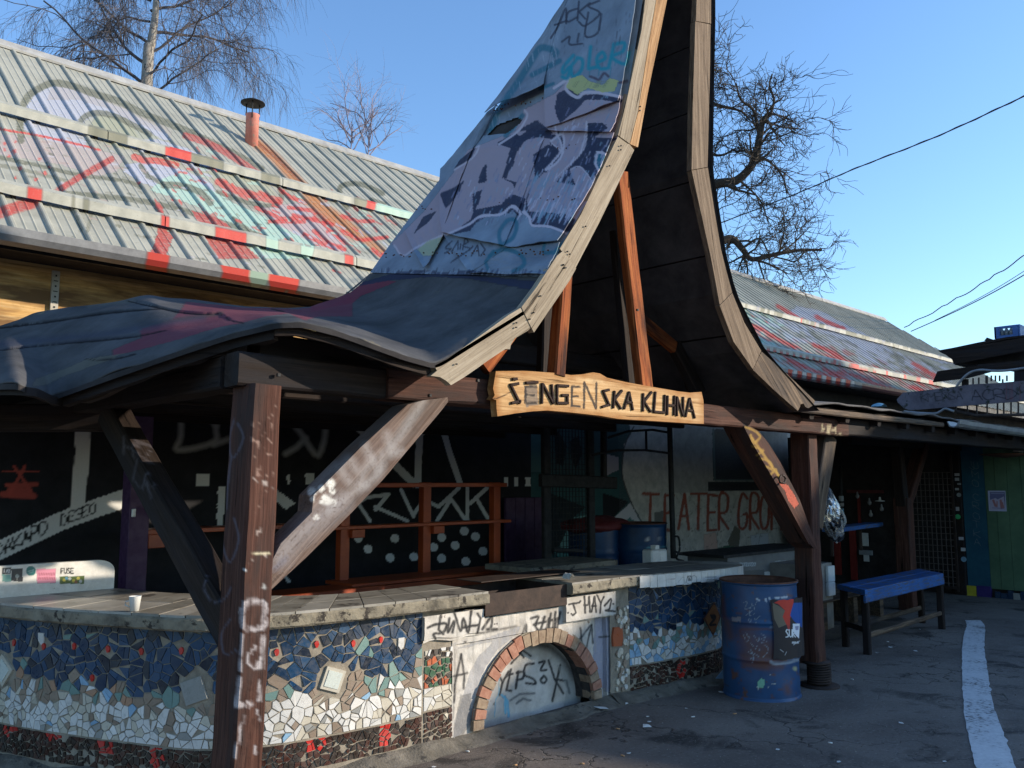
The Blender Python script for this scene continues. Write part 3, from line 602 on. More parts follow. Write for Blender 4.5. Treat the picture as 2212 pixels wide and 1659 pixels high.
for a, b in ((1218, 1246), (1283, 1310), (1356, 1392)): wl_.po('E', [(a, 1448), (b, 1448), (b, 1510), (a, 1510)], WP)
for P_ in ([(270, 1620), (340, 1580), (480, 1560)], [(280, 1610), (360, 1730)], [(395, 1659), (470, 1570)], [(560, 1530), (620, 1659), (640, 1700)], [(395, 1640), (600, 1730)], [(640, 1690), (730, 1560)], [(700, 1590), (800, 1640), (930, 1520)], [(790, 1730), (880, 1590), (970, 1720)], [(985, 1520), (985, 1740)], [(1000, 1620), (1110, 1520)], [(1040, 1580), (1120, 1720), (1180, 1640)]): wl_.st('E', P_, 26, (.6, .6, .59), 1, .05)
for p_ in [(285, 185), (348, 255), (520, 187), (490, 312), (642, 305), (820, 180), (820, 315), (907, 232), (965, 140), (1037, 175), (1085, 270), (975, 335), (768, 245)]: wl_.dot('F', p_, 29, (.66, .66, .65), 1, .03)
LR = (.40, .07, .05)
for P_, w_ in (([(90, 1380), (200, 1540)], 22), ([(160, 1380), (60, 1560)], 22), ([(10, 1415), (250, 1415)], 8), ([(40, 1500), (235, 1495)], 26), ([(20, 1560), (215, 1570)], 44), ([(60, 1530), (190, 1530)], 30)): wl_.st('B', P_, w_, LR, .9, .3)
DP = (.02, .02, .02)
wl_.text('C', 'DAKAPD', (-30, 235), (48, -24), (4, 75), 11, DP, adv=1.18); wl_.text('C', 'DESEO', (390, 40), (38, -14), (4, 62), 9, DP, adv=1.2)
wl_.po('d', [(1175, 900), (1300, 900), (1300, 1160), (1175, 1160)], (.025, .08, .085), 0)
def wallgrid(name, x0_, x1_, z0_, z1_, Y, res, mat, paint, parent):
    nu = int((x1_-x0_)/res); nv = int((z1_-z0_)/res)
    V, Fc = grid(lambda u, v: (x0_+(x1_-x0_)*u, Y+.004*fbm(x0_+(x1_-x0_)*u, 0, z0_+(z1_-z0_)*v, 1.5), z0_+(z1_-z0_)*v), nu, nv)
    return mesh(name, V, Fc, mat, parent, paint=paint, gr=V)
wallgrid('black_wall', 1.3, 7.5, .25, 2.5, 7.45, .014, BLACKW, wl_, shed)
bx('wall_core', (-1.1, 7.62, 0), (29.9, 7.8, 3.33), DARKIN, shed); bx('upper_wall', (5.32, 7.47, 2.25), (29.9, 7.6, 3.32), DARKIN, shed)
mu = Pt(); mu.jit = .6
TE = (.04, .13, .125); MG = (.34, .32, .35); BK = (.006, .007, .01)
mu.po('E', [(1265, 1100), (1460, 1100), (1460, 1420), (1275, 1410)], (.06, .13, .13)); mu.po('E', [(1500, 1100), (1940, 1080), (2000, 1300), (1870, 1450), (1500, 1420)], (.03, .065, .07))
for P_ in ([(1540, 1180), (1570, 1150), (1620, 1250), (1600, 1380), (1555, 1360)], [(1640, 1220), (1700, 1180), (1720, 1300), (1680, 1400), (1650, 1330)]): mu.po('E', P_, BK, .9)
mu.po('E', [(1870, 1300), (1960, 1340), (1960, 1400), (1880, 1440)], MG); mu.po('K', [(625, 325), (735, 355), (735, 430), (625, 475)], MG); mu.po('K', [(660, 790), (795, 670), (880, 830), (800, 780), (740, 800), (700, 850)], (.5, .48, .5))
mu.po('K', [(600, 600), (780, 660), (660, 790), (600, 760)], BK); mu.po('K', [(690, 850), (790, 770), (890, 850)], (.05, .14, .14))
mu.po('K', [(400, 770), (500, 750), (500, 960), (280, 1010), (330, 900)], (.13, .28, .26)); mu.po('K', [(260, 1020), (440, 1030), (440, 1090), (300, 1070)], (.1, .28, .25)); mu.po('K', [(230, 600), (480, 700), (400, 770), (300, 960), (230, 1050)], BK, .9)
mu.po('K', [(150, 760), (175, 760), (180, 1060), (150, 1060)], (.08, .2, .2))
wallgrid('mural_wall', 7.5, 9.2, .25, 2.6, 7.45, .014, MURAL, mu, shed)
te = Pt(); te.jit = .7; TR = (.26, .055, .03)
te.po('K', [(0, 0), (760, 0), (800, 180), (750, 250), (735, 380), (740, 500), (790, 650), (860, 770), (900, 850), (600, 1100), (0, 1100)], (.02, .06, .065))
te.st('K', [(820, 130), (760, 250), (738, 380), (742, 500), (790, 640), (850, 780), (905, 900)], 10, (.03, .03, .03), .9)
te.po('K', [(660, 790), (795, 670), (880, 830), (800, 780), (740, 800), (700, 850)], (.5, .48, .5)); te.po('K', [(690, 850), (790, 770), (890, 850)], (.05, .14, .14)); te.po('K', [(600, 600), (785, 660), (660, 790), (560, 780)], BK)
te.po('K', [(1100, 120), (1900, 120), (1900, 520), (1340, 520), (1340, 590), (1100, 600)], (.16, .16, .16), .5)
te.po('K', [(1370, 150), (1700, 150), (1700, 505), (1380, 510)], (.015, .02, .03)); te.po('K', [(1340, 520), (1720, 520), (1720, 585), (1345, 585)], (.01, .01, .015)); te.st('K', [(1380, 150), (1390, 510), (1700, 510)], 14, (.06, .1, .1), .9)
te.po('K', [(1310, 890), (1400, 880), (1410, 1000), (1315, 1010)], (.5, .34, .29)); te.po('K', [(1480, 940), (1500, 900), (1530, 830), (1570, 860), (1560, 990), (1500, 990)], (.11, .10, .08)); te.po('K', [(1640, 900), (1770, 880), (1770, 1010), (1650, 1015)], (.42, .45, .5))
te.po('K', [(965, 740), (1050, 720), (1050, 850), (970, 850)], (.14, .14, .13))
te.po('K', [(1200, 1050), (1480, 970), (1530, 980), (1620, 1030), (1480, 1060)], (.03, .10, .06)); te.po('K', [(1790, 1020), (1880, 985), (1930, 975), (1930, 1040)], (.03, .10, .06))
for ch, xa, xb in (('T', 885, 995), ('E', 1040, 1100), ('A', 1140, 1215), ('T', 1225, 1335), ('E', 1345, 1405), ('R', 1425, 1490), ('G', 1560, 1620), ('R', 1645, 1705), ('O', 1715, 1775), ('M', 1795, 1865)):
    te.text('K', ch, (xa, 612), (xb-xa, 0), (-6, 245), 19, TR, jit=.03, soft=.05)
for i in range(170):
    x = random.uniform(1100, 1900); y = random.uniform(600, 1020); a = random.uniform(0, 3.1); r_ = random.uniform(12, 34); te.st('K', [(x, y), (x+r_*math.cos(a), y+r_*math.sin(a))], 3.5, (.10, .10, .09), .7, .05)
wallgrid('tiled_mural_wall', 9.2, 16, .25, 2.7, 7.45, .018, TEATW, te, shed)
# ================================================================== the pointed canopy over the open-air kitchen
can = thing('kitchen_canopy', 'dark timber canopy with a tall pointed graffiti-covered roof over the outdoor bar', 'canopy', (1.7, 3.2, 0))
YF = 3.0
def fY(pts, Y=YF): return [at(*p, Y=Y) for p in pts]
Fl = fY([(1184, 599), (1205, 550), (1290, 399), (1336, 291), (1347, 252), (1368, 135), (1389, 0), (1400, -80), (1412, -200), (1422, -330)])+[np.array([4.40, 3.0, 6.05])]
Bl = [at(800, 590, Y=5), at(852, 517, Y=4.98), at(950, 389, Y=4.75), at(1040, 279, Y=4.42), at(1150, 130, Y=4.05), at(1240, 0, Y=3.72), at(1262, -40, Y=3.66), at(1300, -110, Y=3.58), at(1345, -200, Y=3.45), at(1400, -330, Y=3.3), np.array([4.40, 3.2, 6.05])]
def resamp(P, n=200):
    P = np.array(P); C_ = catm(list(P), 10); s = np.concatenate([[0], np.cumsum(np.linalg.norm(np.diff(C_, axis=0), axis=1))]); s /= s[-1]
    return np.stack([np.interp(np.linspace(0, 1, n), s, C_[:, i]) for i in range(3)], -1)
Fr_, Br_ = resamp(Fl), resamp(Bl)
def SURF(u, v):
    i = min(max(u, 0), 1)*199; a = int(i); f = i-a; b = min(a+1, 199)
    p = Fr_[a]*(1-f)+Fr_[b]*f; q = Br_[a]*(1-f)+Br_[b]*f; return p*(1-v)+q*v
def SN(u, v):
    e_ = .004; u0 = min(max(u, e_), 1-e_); du = SURF(u0+e_, v)-SURF(u0-e_, v); dv = SURF(u0, min(v+.01, 1))-SURF(u0, max(v-.01, 0)); n = np.cross(dv, du); n /= np.linalg.norm(n)
    return n if n[0] < 0 else -n
UV_ = [(u, v) for u in np.linspace(0, 1, 110) for v in np.linspace(0, 1, 60)]; UP = proj(np.array([SURF(u, v) for u, v in UV_]))
def inv(p):
    d = np.hypot(UP[:, 0]-p[0], UP[:, 1]-p[1]); i = np.argmin(d); u, v = UV_[i]; st_ = .009
    for it in range(60):
        best = None
        for du in (-st_, 0, st_):
            for dv in (-st_, 0, st_):
                uu, vv = min(max(u+du, 0), 1), min(max(v+dv, 0), 1); pp = proj(SURF(uu, vv)); dd = math.hypot(pp[0]-p[0], pp[1]-p[1])
                if best is None or dd < best[0]: best = (dd, uu, vv)
        if best[1] == u and best[2] == v: st_ /= 2
        u, v = best[1], best[2]
        if st_ < 1e-4: break
    return u, v
gr_ = Pt(); gr_.jit = .35
LV = (.34, .265, .30); LV2 = (.50, .43, .48); NV = (.026, .028, .055); TL = (.02, .13, .18); BKK = (.03, .028, .045); YL = (.42, .42, .16)
gr_.po('D', [(1545, 600), (1640, 500), (1665, 590), (1760, 600), (2000, 635), (2010, 860), (1900, 1100), (1760, 1320), (1680, 1420), (1560, 1400), (1420, 1430), (1350, 1375), (1250, 1330), (1060, 1390), (870, 1500), (570, 1640), (500, 1560), (700, 1360), (900, 1100), (990, 960), (1290, 840), (1350, 700)], LV, .95)
for P_ in ([(1545, 690), (1560, 600), (1640, 560), (1720, 610), (1850, 600), (2010, 640), (2000, 665), (1850, 640), (1740, 640), (1690, 700), (1580, 790), (1555, 740)],
           [(1190, 925), (1290, 850), (1330, 885), (1400, 850), (1500, 850), (1560, 870), (1530, 890), (1440, 880), (1340, 900), (1300, 960), (1280, 1060), (1230, 1150), (1212, 1130), (1260, 950), (1200, 930)],
           [(1050, 1172), (1080, 1080), (1105, 1048), (1110, 1160)], [(1018, 1245), (1080, 1215), (1062, 1290), (1022, 1375)], [(1408, 990), (1500, 925), (1570, 960), (1500, 1080), (1440, 1140), (1418, 1165)],
           [(1310, 835), (1430, 768), (1535, 855), (1500, 862), (1400, 845)], [(1755, 795), (1878, 798), (1795, 880), (1940, 885), (1880, 1010), (1830, 970), (1808, 1060), (1850, 1130), (1800, 1185), (1760, 1120), (1705, 1060), (1640, 1092), (1680, 1190), (1555, 1165), (1640, 1070), (1720, 980), (1760, 900)],
           [(1355, 1375), (1440, 1360), (1600, 1368), (1690, 1410), (1660, 1490), (1600, 1462), (1480, 1450), (1410, 1442)], [(1040, 1380), (1120, 1330), (1200, 1310), (1270, 1245), (1350, 1270), (1335, 1385), (1270, 1322), (1130, 1372), (1040, 1430), (1000, 1480), (880, 1505), (960, 1440)],
           [(808, 1240), (900, 1200), (965, 1155), (930, 1235), (870, 1315), (845, 1335), (825, 1290)], [(700, 1390), (790, 1350), (740, 1420), (640, 1500)], [(940, 1020), (1040, 940), (1000, 1030), (900, 1080)]): gr_.po('D', P_, NV, .97)
gr_.po('D', [(1820, 980), (1850, 975), (1890, 1000), (1850, 1120), (1815, 1050)], TL, .9)
for P_ in ([(400, 60), (470, 20), (560, 40), (650, 80), (640, 100), (560, 85), (450, 95), (405, 125), (345, 215), (285, 320), (258, 392), (240, 400), (280, 270), (320, 130), (335, 75), (205, 150), (205, 128), (330, 58), (362, 85)], [(235, 398), (352, 432), (345, 458), (285, 530), (250, 590), (228, 608), (330, 468), (322, 440)],
           [(30, 640), (150, 615), (240, 600), (280, 560), (320, 520), (415, 555), (400, 650), (365, 690), (320, 640), (290, 665), (230, 680), (110, 665), (60, 700), (0, 745), (0, 705)], [(480, 220), (580, 195), (620, 140), (670, 180), (660, 220), (600, 280), (560, 335), (530, 375), (490, 415), (485, 330), (475, 250)],
           [(885, -20), (1000, -20), (1040, 20), (940, 88), (940, 110), (1120, 92), (1100, 200), (1040, 200), (965, 195), (938, 290), (985, 375), (965, 430), (930, 442), (900, 370), (830, 308), (750, 335), (792, 452), (655, 425), (760, 330), (850, 210), (885, 100)],
           [(440, 650), (560, 662), (700, 670), (770, 700), (800, 740), (770, 800), (720, 815), (660, 780), (560, 760), (470, 755), (430, 690), (415, 640), (422, 550), (438, 610)], [(115, 290), (126, 300), (105, 430), (60, 440)], [(85, 490), (60, 570), (40, 635), (20, 560), (20, 510)]): gr_.po('L', P_, NV, .98)
gr_.st('L', [(665, 50), (702, 130), (700, 200), (640, 270), (570, 350)], 15, NV, .95, .1); gr_.st('L', [(612, 95), (590, 190), (520, 330), (470, 440), (425, 560)], 9, NV, .9, .1); gr_.po('L', [(970, 208), (1035, 235), (1035, 285), (990, 355), (952, 290)], TL, .95)
r0 = random.Random(5)
for i in range(420):          # scratchy highlights dragged across the letters
    x = r0.uniform(880, 1900); y = r0.uniform(620, 1450)
    if y < 1280-.72*(x-500)+260 or y > 1600-.2*(x-800): continue
    ln_ = r0.uniform(18, 60); gr_.st('D', [(x, y), (x+ln_*.42, y-ln_*.85)], r0.uniform(4, 9), r0.choice([(.2, .2, .3), (.22, .3, .38), (.5, .46, .55), (.18, .17, .26)]), r0.uniform(.5, .85), .3)
for i in range(150):
    x = r0.uniform(1380, 1790); y = r0.uniform(1150, 1440); ln_ = r0.uniform(50, 95); gr_.st('D', [(x, y), (x+ln_*.4, y-ln_*.85)], r0.uniform(5, 9), r0.choice([(.18, .28, .36), (.25, .27, .36), (.5, .44, .52)]), .75, .3)
for P_, w_ in (([(410, 648), (440, 690), (465, 758), (560, 765), (660, 785), (722, 822)], 15), ([(-10, 750), (90, 680), (230, 680), (315, 608), (372, 648), (372, 690)], 13), ([(885, 0), (875, 130), (830, 220), (740, 305), (640, 405)], 7), ([(962, 200), (1050, 228)], 15), ([(962, 200), (945, 290), (985, 372)], 15), ([(640, 0), (655, 70), (685, 130), (680, 210), (570, 330)], 12), ([(615, 135), (690, 195)], 8), ([(755, 335), (820, 308), (880, 360), (935, 445)], 7)): gr_.st('L', P_, w_, LV2, .95, .15)
for P_, w_ in (([(1350, 705), (1368, 745), (1310, 840), (1188, 925)], 13), ([(1540, 565), (1640, 505), (1618, 572), (1690, 625), (1740, 592), (1850, 598), (2012, 630)], 20), ([(1520, 905), (1595, 860), (1600, 960), (1560, 1040), (1488, 1090)], 14),
              ([(1330, 1375), (1268, 1325), (1200, 1372), (1060, 1392), (1000, 1435), (850, 1505)], 14), ([(1340, 1360), (1382, 1392), (1400, 1445), (1500, 1450), (1620, 1495)], 16), ([(1815, 985), (1845, 972), (1892, 1000)], 12), ([(1815, 985), (1808, 1050), (1850, 1130)], 10),
              ([(515, 1572), (572, 1640), (660, 1585), (840, 1500)], 13), ([(1750, 780), (1735, 900), (1700, 1000)], 9), ([(1040, 945), (1060, 935), (1020, 1010), (900, 1090)], 10)): gr_.st('D', P_, w_, LV2, .95, .2)
for P_, w_ in (([(1130, 840), (1190, 700), (1320, 510), (1400, 380), (1450, 310), (1500, 310), (1550, 330), (1545, 350)], 44), ([(1400, 480), (1500, 430), (1575, 390)], 34), ([(1450, 572), (1535, 535)], 22), ([(1230, 870), (1290, 800), (1340, 740)], 30),
              ([(1195, 1560), (1190, 1490), (1240, 1415), (1290, 1410), (1300, 1460), (1270, 1530), (1200, 1570)], 26), ([(1130, 1640), (1200, 1600), (1280, 1610), (1340, 1650), (1345, 1700), (1280, 1740)], 28), ([(1480, 1620), (1540, 1620), (1600, 1560)], 26), ([(1150, 1610), (1100, 1680), (1120, 1730)], 22), ([(1480, 1560), (1470, 1610)], 20)): gr_.st('D', P_, w_, TL, .85, .35)
TQ = (.01, .23, .29)
for P_ in ([(1665, 355), (1600, 430), (1600, 470), (1640, 430), (1625, 500), (1592, 492)], [(1690, 375), (1650, 430), (1665, 490), (1715, 450), (1722, 385), (1690, 370)], [(1775, 300), (1760, 440), (1815, 430)], [(1815, 400), (1868, 375), (1850, 335), (1815, 375), (1830, 435), (1872, 440)], [(1925, 285), (1890, 435)], [(1925, 285), (1990, 275), (1980, 330), (1910, 365), (1995, 410), (2020, 335)]): gr_.st('D', P_, 24, TQ, .95, .5)
for x, y, l in ((1640, 500, 60), (1770, 440, 50), (1905, 430, 70), (1830, 440, 45), (1935, 330, 90), (1945, 200, 60), (1965, 190, 90)): gr_.st('D', [(x, y), (x-4, y+l)], 5, TQ if y > 250 else BKK, .6, .2)
gr_.po('D', [(1615, 560), (1640, 505), (1720, 478), (1765, 520), (1850, 545), (1900, 500), (1955, 515), (1930, 585), (1850, 592), (1760, 565), (1690, 605)], YL, .9); gr_.po('D', [(665, 1600), (740, 1540), (830, 1515), (800, 1580), (760, 1640), (700, 1640)], (.36, .38, .22), .8)
for i in range(16): x = r0.uniform(1640, 1930); gr_.st('D', [(x, 560), (x+25, 520)], 5, (.2, .22, .12), .6)
for P_ in ([(1520, 245), (1570, 160), (1615, 55), (1618, 150)], [(1545, 160), (1615, 135)], [(1690, 55), (1630, 80), (1625, 140), (1690, 110)], [(1700, 10), (1690, 130)], [(1770, 20), (1700, 75), (1740, 120)], [(1830, 5), (1760, 40), (1835, 85), (1740, 165), (1700, 140)], [(1760, 80), (1740, 230), (1820, 210), (1842, 90)], [(1590, 268), (1640, 235), (1640, 285), (1720, 280)], [(1700, 215), (1690, 270)]): gr_.st('D', P_, 13, BKK, .85, .3)
for P_ in ([(1770, 490), (1800, 500), (1830, 510), (1860, 470), (1890, 490)], [(1960, 530), (2010, 520)]): gr_.st('D', P_, 16, (.06, .03, .05), .8, .4)
for P_ in ([(885, 1545), (845, 1590), (880, 1595), (838, 1625)], [(885, 1610), (925, 1545), (925, 1600)], [(942, 1565), (938, 1598)], [(955, 1600), (970, 1530), (990, 1550), (955, 1575), (1000, 1590)], [(880, 1680), (1000, 1600), (1020, 1580)], [(1010, 1640), (1050, 1570), (1060, 1640)], [(1070, 1560), (1100, 1600), (1070, 1640)]): gr_.st('D', P_, 9, BKK, .85, .2)
for i in range(34): x = r0.uniform(1500, 2100); y = r0.uniform(60, 420); gr_.st('D', [(x, y), (x-2, y+r0.uniform(20, 110))], r0.uniform(2, 5), (.1, .11, .15), .5, .4)
for i in range(60): x = r0.uniform(1100, 1560); y = 640-1.0*(x-1100)+r0.uniform(0, 260); gr_.st('D', [(x, y), (x+8, y+r0.uniform(20, 60))], r0.uniform(3, 7), r0.choice([(.2, .23, .28), (.35, .4, .46)]), .5, .4)
gr_.po('E', [(100, 250), (250, 190), (420, 170), (560, 130), (700, 120), (860, 140), (1000, 120), (1150, 140), (1300, 160), (1450, 190), (1480, 150), (1480, 260), (800, 300), (100, 400)], (.035, .04, .075), .85)
for i in range(150): x = r0.uniform(150, 1480); gr_.st('E', [(x, 165+r0.uniform(-20, 40)), (x+r0.uniform(10, 34), 120+r0.uniform(-10, 50))], r0.uniform(5, 12), r0.choice([(.02, .025, .05), (.05, .06, .12), (.25, .29, .36)]), .7, .3)
V, Fc = grid(lambda a, b: SURF(a, b)+SN(a, b)*(.004+.006*fbm(a*5, b*4, 0, 1)), 300, 170)
_px = proj(V); _gap = cl('d', [(1046, 300), (1072, 272), (1116, 255), (1128, 262), (1090, 290), (1050, 322), (1018, 345), (1035, 318)])
_in = in_poly(_px, _gap); Fc = [f for f in Fc if not _in[list(f)].any()]
mesh('roof_sheeting', V, Fc, PANEL, can, paint=gr_, gr=V)
PN = [  # corner outlines of the single sheets, upper courses last so they lap over the lower
 [(1184, 599), (1214, 530), (1096, 541), (1015, 594)], [(1020, 594), (1100, 541), (1122, 466), (964, 512), (915, 588)], [(925, 588), (964, 514), (985, 435), (880, 497), (800, 590)],
 [(1214, 532), (1334, 296), (1187, 288), (1096, 543)], [(1100, 543), (1192, 282), (1048, 296), (966, 514)], [(966, 512), (1045, 299), (1075, 225), (960, 372), (880, 500)],
 [(1330, 300), (1358, 205), (1196, 250), (1182, 292)], [(1356, 232), (1392, -12), (1247, -12), (1194, 288)], [(1196, 190), (1250, -20), (1226, 20), (1060, 262), (1046, 300), (1096, 268)][:5] and [(1192, 196), (1250, -12), (1243, -2), (1062, 256)],
 [(1392, -10), (1424, -330), (1405, -330), (1247, -10)]]
for k_, q in enumerate(PN):
    cu = [inv(p) for p in q]; 
    L_ = max(math.dist(q[0], q[1]), math.dist(q[2], q[3])); W_ = max(math.dist(q[1], q[2]), math.dist(q[3], q[0])); nu = max(10, int(L_/2.0)); nv = max(10, int(W_/2.4))
    bow = r0.uniform(.003, .010); sd_ = k_*3.7; base = .012+.006*k_
    def fn(a, b):
        u = (1-a)*(1-b)*cu[0][0]+a*(1-b)*cu[1][0]+a*b*cu[2][0]+(1-a)*b*cu[3][0]; v = (1-a)*(1-b)*cu[0][1]+a*(1-b)*cu[1][1]+a*b*cu[2][1]+(1-a)*b*cu[3][1]
        h = base+bow*(abs(2*a-1)**3*.8+abs(2*b-1)**4*.6)+.007*fbm(a*2.2+sd_, b*2, 0, 1)+.004*fbm(a*9, b*7, sd_, 1)+.02*max(0, .12-a)/.12*max(0, fbm(b*3, sd_, 0, 1)+.3)
        if k_ in (4, 5): h -= .03*max(0, a-.85)/.15
        if k_ == 8: h += .018*max(0, .25-a)/.25*(.5+.5*math.sin(b*3.1))
        return SURF(u, v)+SN(u, v)*h
    V, Fc = grid(fn, nu, nv); n0 = len(V); N_ = np.array([SN(.5, .5)]); 
    o = mesh('roof_panel', V, Fc, PANEL, can, paint=gr_, gr=V)
    md = o.modifiers.new('thickness', 'SOLIDIFY'); md.thickness = .004; md.offset = -1
V, Fc = grid(lambda a, b: SURF(a, b)-SN(a, b)*.012, 90, 24); Vi, _ = grid(lambda a, b: SURF(a, b)-SN(a, b)*.05, 90, 24); n0 = len(V)
mesh('roof_boarding', list(V)+list(Vi), Fc+[tuple(i+n0 for i in f)[::-1] for f in Fc], DARKIN, can, gr=list(V)+list(Vi))
# right slope, seen from below
Rz = [(2.13, 6.03), (2.5, 5.28), (2.85, 4.92), (3.11, 4.81), (3.65, 4.68), (4.67, 4.76), (4.84, 4.77), (5.11, 4.77), (5.51, 4.75), (5.94, 4.66), (6.05, 4.45)]
ybz = lambda z: float(np.interp(z, [3.1, 3.36, 3.78, 4.12, 4.53, 4.81, 5.5, 6.05], [5, 4.98, 4.75, 4.42, 4.05, 3.72, 3.4, 3.2]))
rx = lambda z: float(np.interp(z, [a for a, b in Rz], [b for a, b in Rz]))
UNDER = rough_mat('canopy_underside', (.035, .032, .034), (.095, .085, .085), 4, .85, .4, .01)
zs = [2.13+i*(6.05-2.13)/8 for i in range(9)]
for i in range(8):      # the boards under the right slope, one course each
    za, zb = zs[i], zs[i+1]-.012
    V = []; n = 10
    for k_ in range(2):
        for a in range(n+1):
            z = za+(zb-za)*a/n
            for y in (YF+.005, ybz(z)): V.append((rx(z)+.02*k_-.008*(a/n)+.002, y, z))
    Fc = [(2*a, 2*a+1, 2*a+3, 2*a+2) for a in range(n)]+[(2*(n+1)+2*a+2, 2*(n+1)+2*a+3, 2*(n+1)+2*a+1, 2*(n+1)+2*a) for a in range(n)]+[(0, 2*(n+1), 2*(n+1)+1, 1), (2*n, 2*n+1, 4*n+3, 4*n+2)]
    mesh('ceiling_board', V, Fc, UNDER, can, gr=V)
V, Fc = grid(lambda a, b: np.array([rx(2.13+3.92*a)+.03, YF-.01+(ybz(2.13+3.92*a)-YF+.02)*b, 2.13+3.92*a]), 40, 10); mesh('roof_boarding', V, Fc, DARKIN, can)
# back of the pointed roof
V = []
for i in range(31):
    z = 2.25+(6.0-2.25)*i/30; xl = float(np.interp(z, [p[2] for p in Br_], [p[0] for p in Br_])) if z > 3.08 else 3.42-(3.08-z)*1.0
    for b in range(9): V.append((xl+.03+(rx(max(z, 2.13))-xl-.03)*b/8, ybz(z)-.03, z))
mesh('back_boarding', V, [(i*9+j, i*9+j+1, (i+1)*9+j+1, (i+1)*9+j) for i in range(30) for j in range(8)], DARKIN, can)
mb = MB(); rn = random.Random(77)
for i in range(230):
    u, v = rn.choice([.04, .16, .28, .40, .52, .66, .8])+rn.uniform(-.006, .006), rn.uniform(.02, .97); p = SURF(u, v)+SN(u, v)*.030; mb.box(p, .007, .007, .007)
mb.build('panel_nails', RUST, can, kind='stuff')
# ---- felt covered skirt
fe = Pt(); fe.jit = 1.0; FRD = (.17, .035, .055); 
fe.po('B', [(1190, 325), (1400, 345), (1560, 362), (1700, 365), (1900, 372), (2100, 350), (2260, 290), (2260, 420), (2050, 420), (1950, 445), (1850, 400), (1700, 420), (1560, 460), (1400, 490), (1100, 580), (850, 645), (715, 675), (725, 630), (900, 560), (900, 500), (1100, 440), (1150, 390)], FRD, .72)
fe.po('E', [(-20, 345), (60, 300), (200, 225), (330, 200), (480, 188), (535, 195), (400, 250), (300, 290), (250, 335), (100, 362), (-20, 395)], FRD, .85)
fe.po('B', [(200, 870), (230, 820), (450, 740), (560, 690), (800, 655), (700, 700), (420, 800), (300, 860)], (.13, .12, .09), .6); fe.st('B', [(900, 480), (1200, 430), (1420, 400)], 26, (.06, .055, .04), .6, .6); fe.st('B', [(0, 600), (400, 560), (700, 530), (1000, 470), (1300, 430)], 44, (.045, .05, .075), .55, .8)
fe.st('B', [(560, 345), (700, 330), (850, 320)], 30, (.12, .11, .09), .6, .6); fe.st('B', [(1950, 450), (2212, 480)], 20, (.04, .04, .05), .5, .7)
fe.po('E', [(120, 260), (480, 150), (760, 130), (1000, 150), (1460, 200), (1400, 250), (1000, 180), (760, 165), (480, 190), (200, 240)], (.03, .035, .065), .9)
zl = lambda x: 2.29-(600-x)/490*.30
FRp = [at(1186, 597, Y=YF), at(1142, 659, Y=YF), at(1042, 720, Y=YF), at(943, 781, Y=YF), at(870, 760, Y=YF), at(800, 734, Y=3.02), at(735, 710, Y=3.05), at(655, 689, Y=3.08), at(600, 690, Y=3.12), at(500, 714, Z=zl(500)), at(400, 747, Z=zl(400)), at(250, 799, Z=zl(250)), at(110, 850, Z=2.0), at(81, 842, Z=2.0), at(40, 822, Z=2.02), at(-60, 826, Z=2.04), at(-400, 840, Z=2.06)]
BKp = [at(800, 590, Y=5), at(780, 612, Y=5), at(755, 632, Y=5), at(730, 643, Y=5), at(690, 655, Y=5), at(670, 664, Y=5), at(640, 665, Y=5), at(590, 664, Y=4.95), at(530, 662, Y=4.9), at(430, 651, Y=4.8), at(320, 640, Y=4.75), at(240, 656, Y=4.9), at(78, 677, Y=5.3), at(40, 694, Y=5.4), at(0, 705, Y=5.6), at(-80, 730, Y=5.8), at(-420, 800, Y=6.2)]
def dens(P, n): 
    out = []
    for i in range(len(P)-1):
        for j in range(n): out.append(np.array(P[i])*(1-j/n)+np.array(P[i+1])*j/n)
    return np.array(out+[P[-1]])
def smooth_(P, it=10):
    P = P.copy()
    for _ in range(it): P[1:-1] = (P[:-2]+2*P[1:-1]+P[2:])/4
    return P
fd, bd_ = smooth_(dens(FRp, 20), 14), smooth_(dens(BKp, 20), 14); nr = len(fd); nv = 110
seams = [('B', [(-60, 655), (0, 637), (350, 600), (700, 570), (900, 545), (1065, 508)]), ('B', [(-60, 498), (30, 492), (300, 460), (700, 400), (1040, 370)]), ('B', [(815, 320), (950, 352), (1150, 395), (1300, 408), (1400, 402), (1480, 445), (1560, 462)]), ('B', [(540, 692), (620, 700), (750, 690), (860, 665)]), ('B', [(1740, 372), (1820, 388)])]
V = []
for i in range(nr):
    for j in range(nv+1):
        b = j/nv; p = fd[i]*(1-b)+bd_[i]*b; w_ = math.sin(b*math.pi)
        h = .008*fbm(p[0]*1.6, p[1]*1.2, 0, 1)*w_+.008*fbm(p[0]*5, p[1]*4, 4, 1)-.02*max(0, .03-b)/.03*(.6+.8*fbm(i*.08, 0, 9, 1))
        V.append(p+np.array([0, 0, h]))
V = np.array(V); PX = proj(V)
for fr, P_ in seams:            # each lap: the sheet above stands a felt's thickness proud and its edge curls
    P_ = np.array(cl(fr, P_)); D = np.full(len(V), 1e9); sg = np.zeros(len(V))
    for i in range(len(P_)-1):
        d = seg_dist(PX, P_[i], P_[i+1]); e_ = P_[i+1]-P_[i]; r_ = PX-P_[i]; s = -(e_[0]*r_[:, 1]-e_[1]*r_[:, 0]); m_ = d < D; D[m_] = d[m_]; sg[m_] = np.sign(s[m_])
    ends = (PX[:, 0] > P_[0][0]) & (PX[:, 0] < P_[-1][0]); V[:, 2] += np.where(ends & (sg > 0), .012*np.exp(-D/40.)*np.clip((P_[-1][0]-PX[:, 0])/70, 0, 1)*np.clip((PX[:, 0]-P_[0][0])/50, 0, 1), 0)
    fe.st(fr, [tuple(((np.array(p)-np.array(FR[fr][:2]))/FR[fr][2])) for p in P_], 9, (.008, .008, .01), .9, .3)
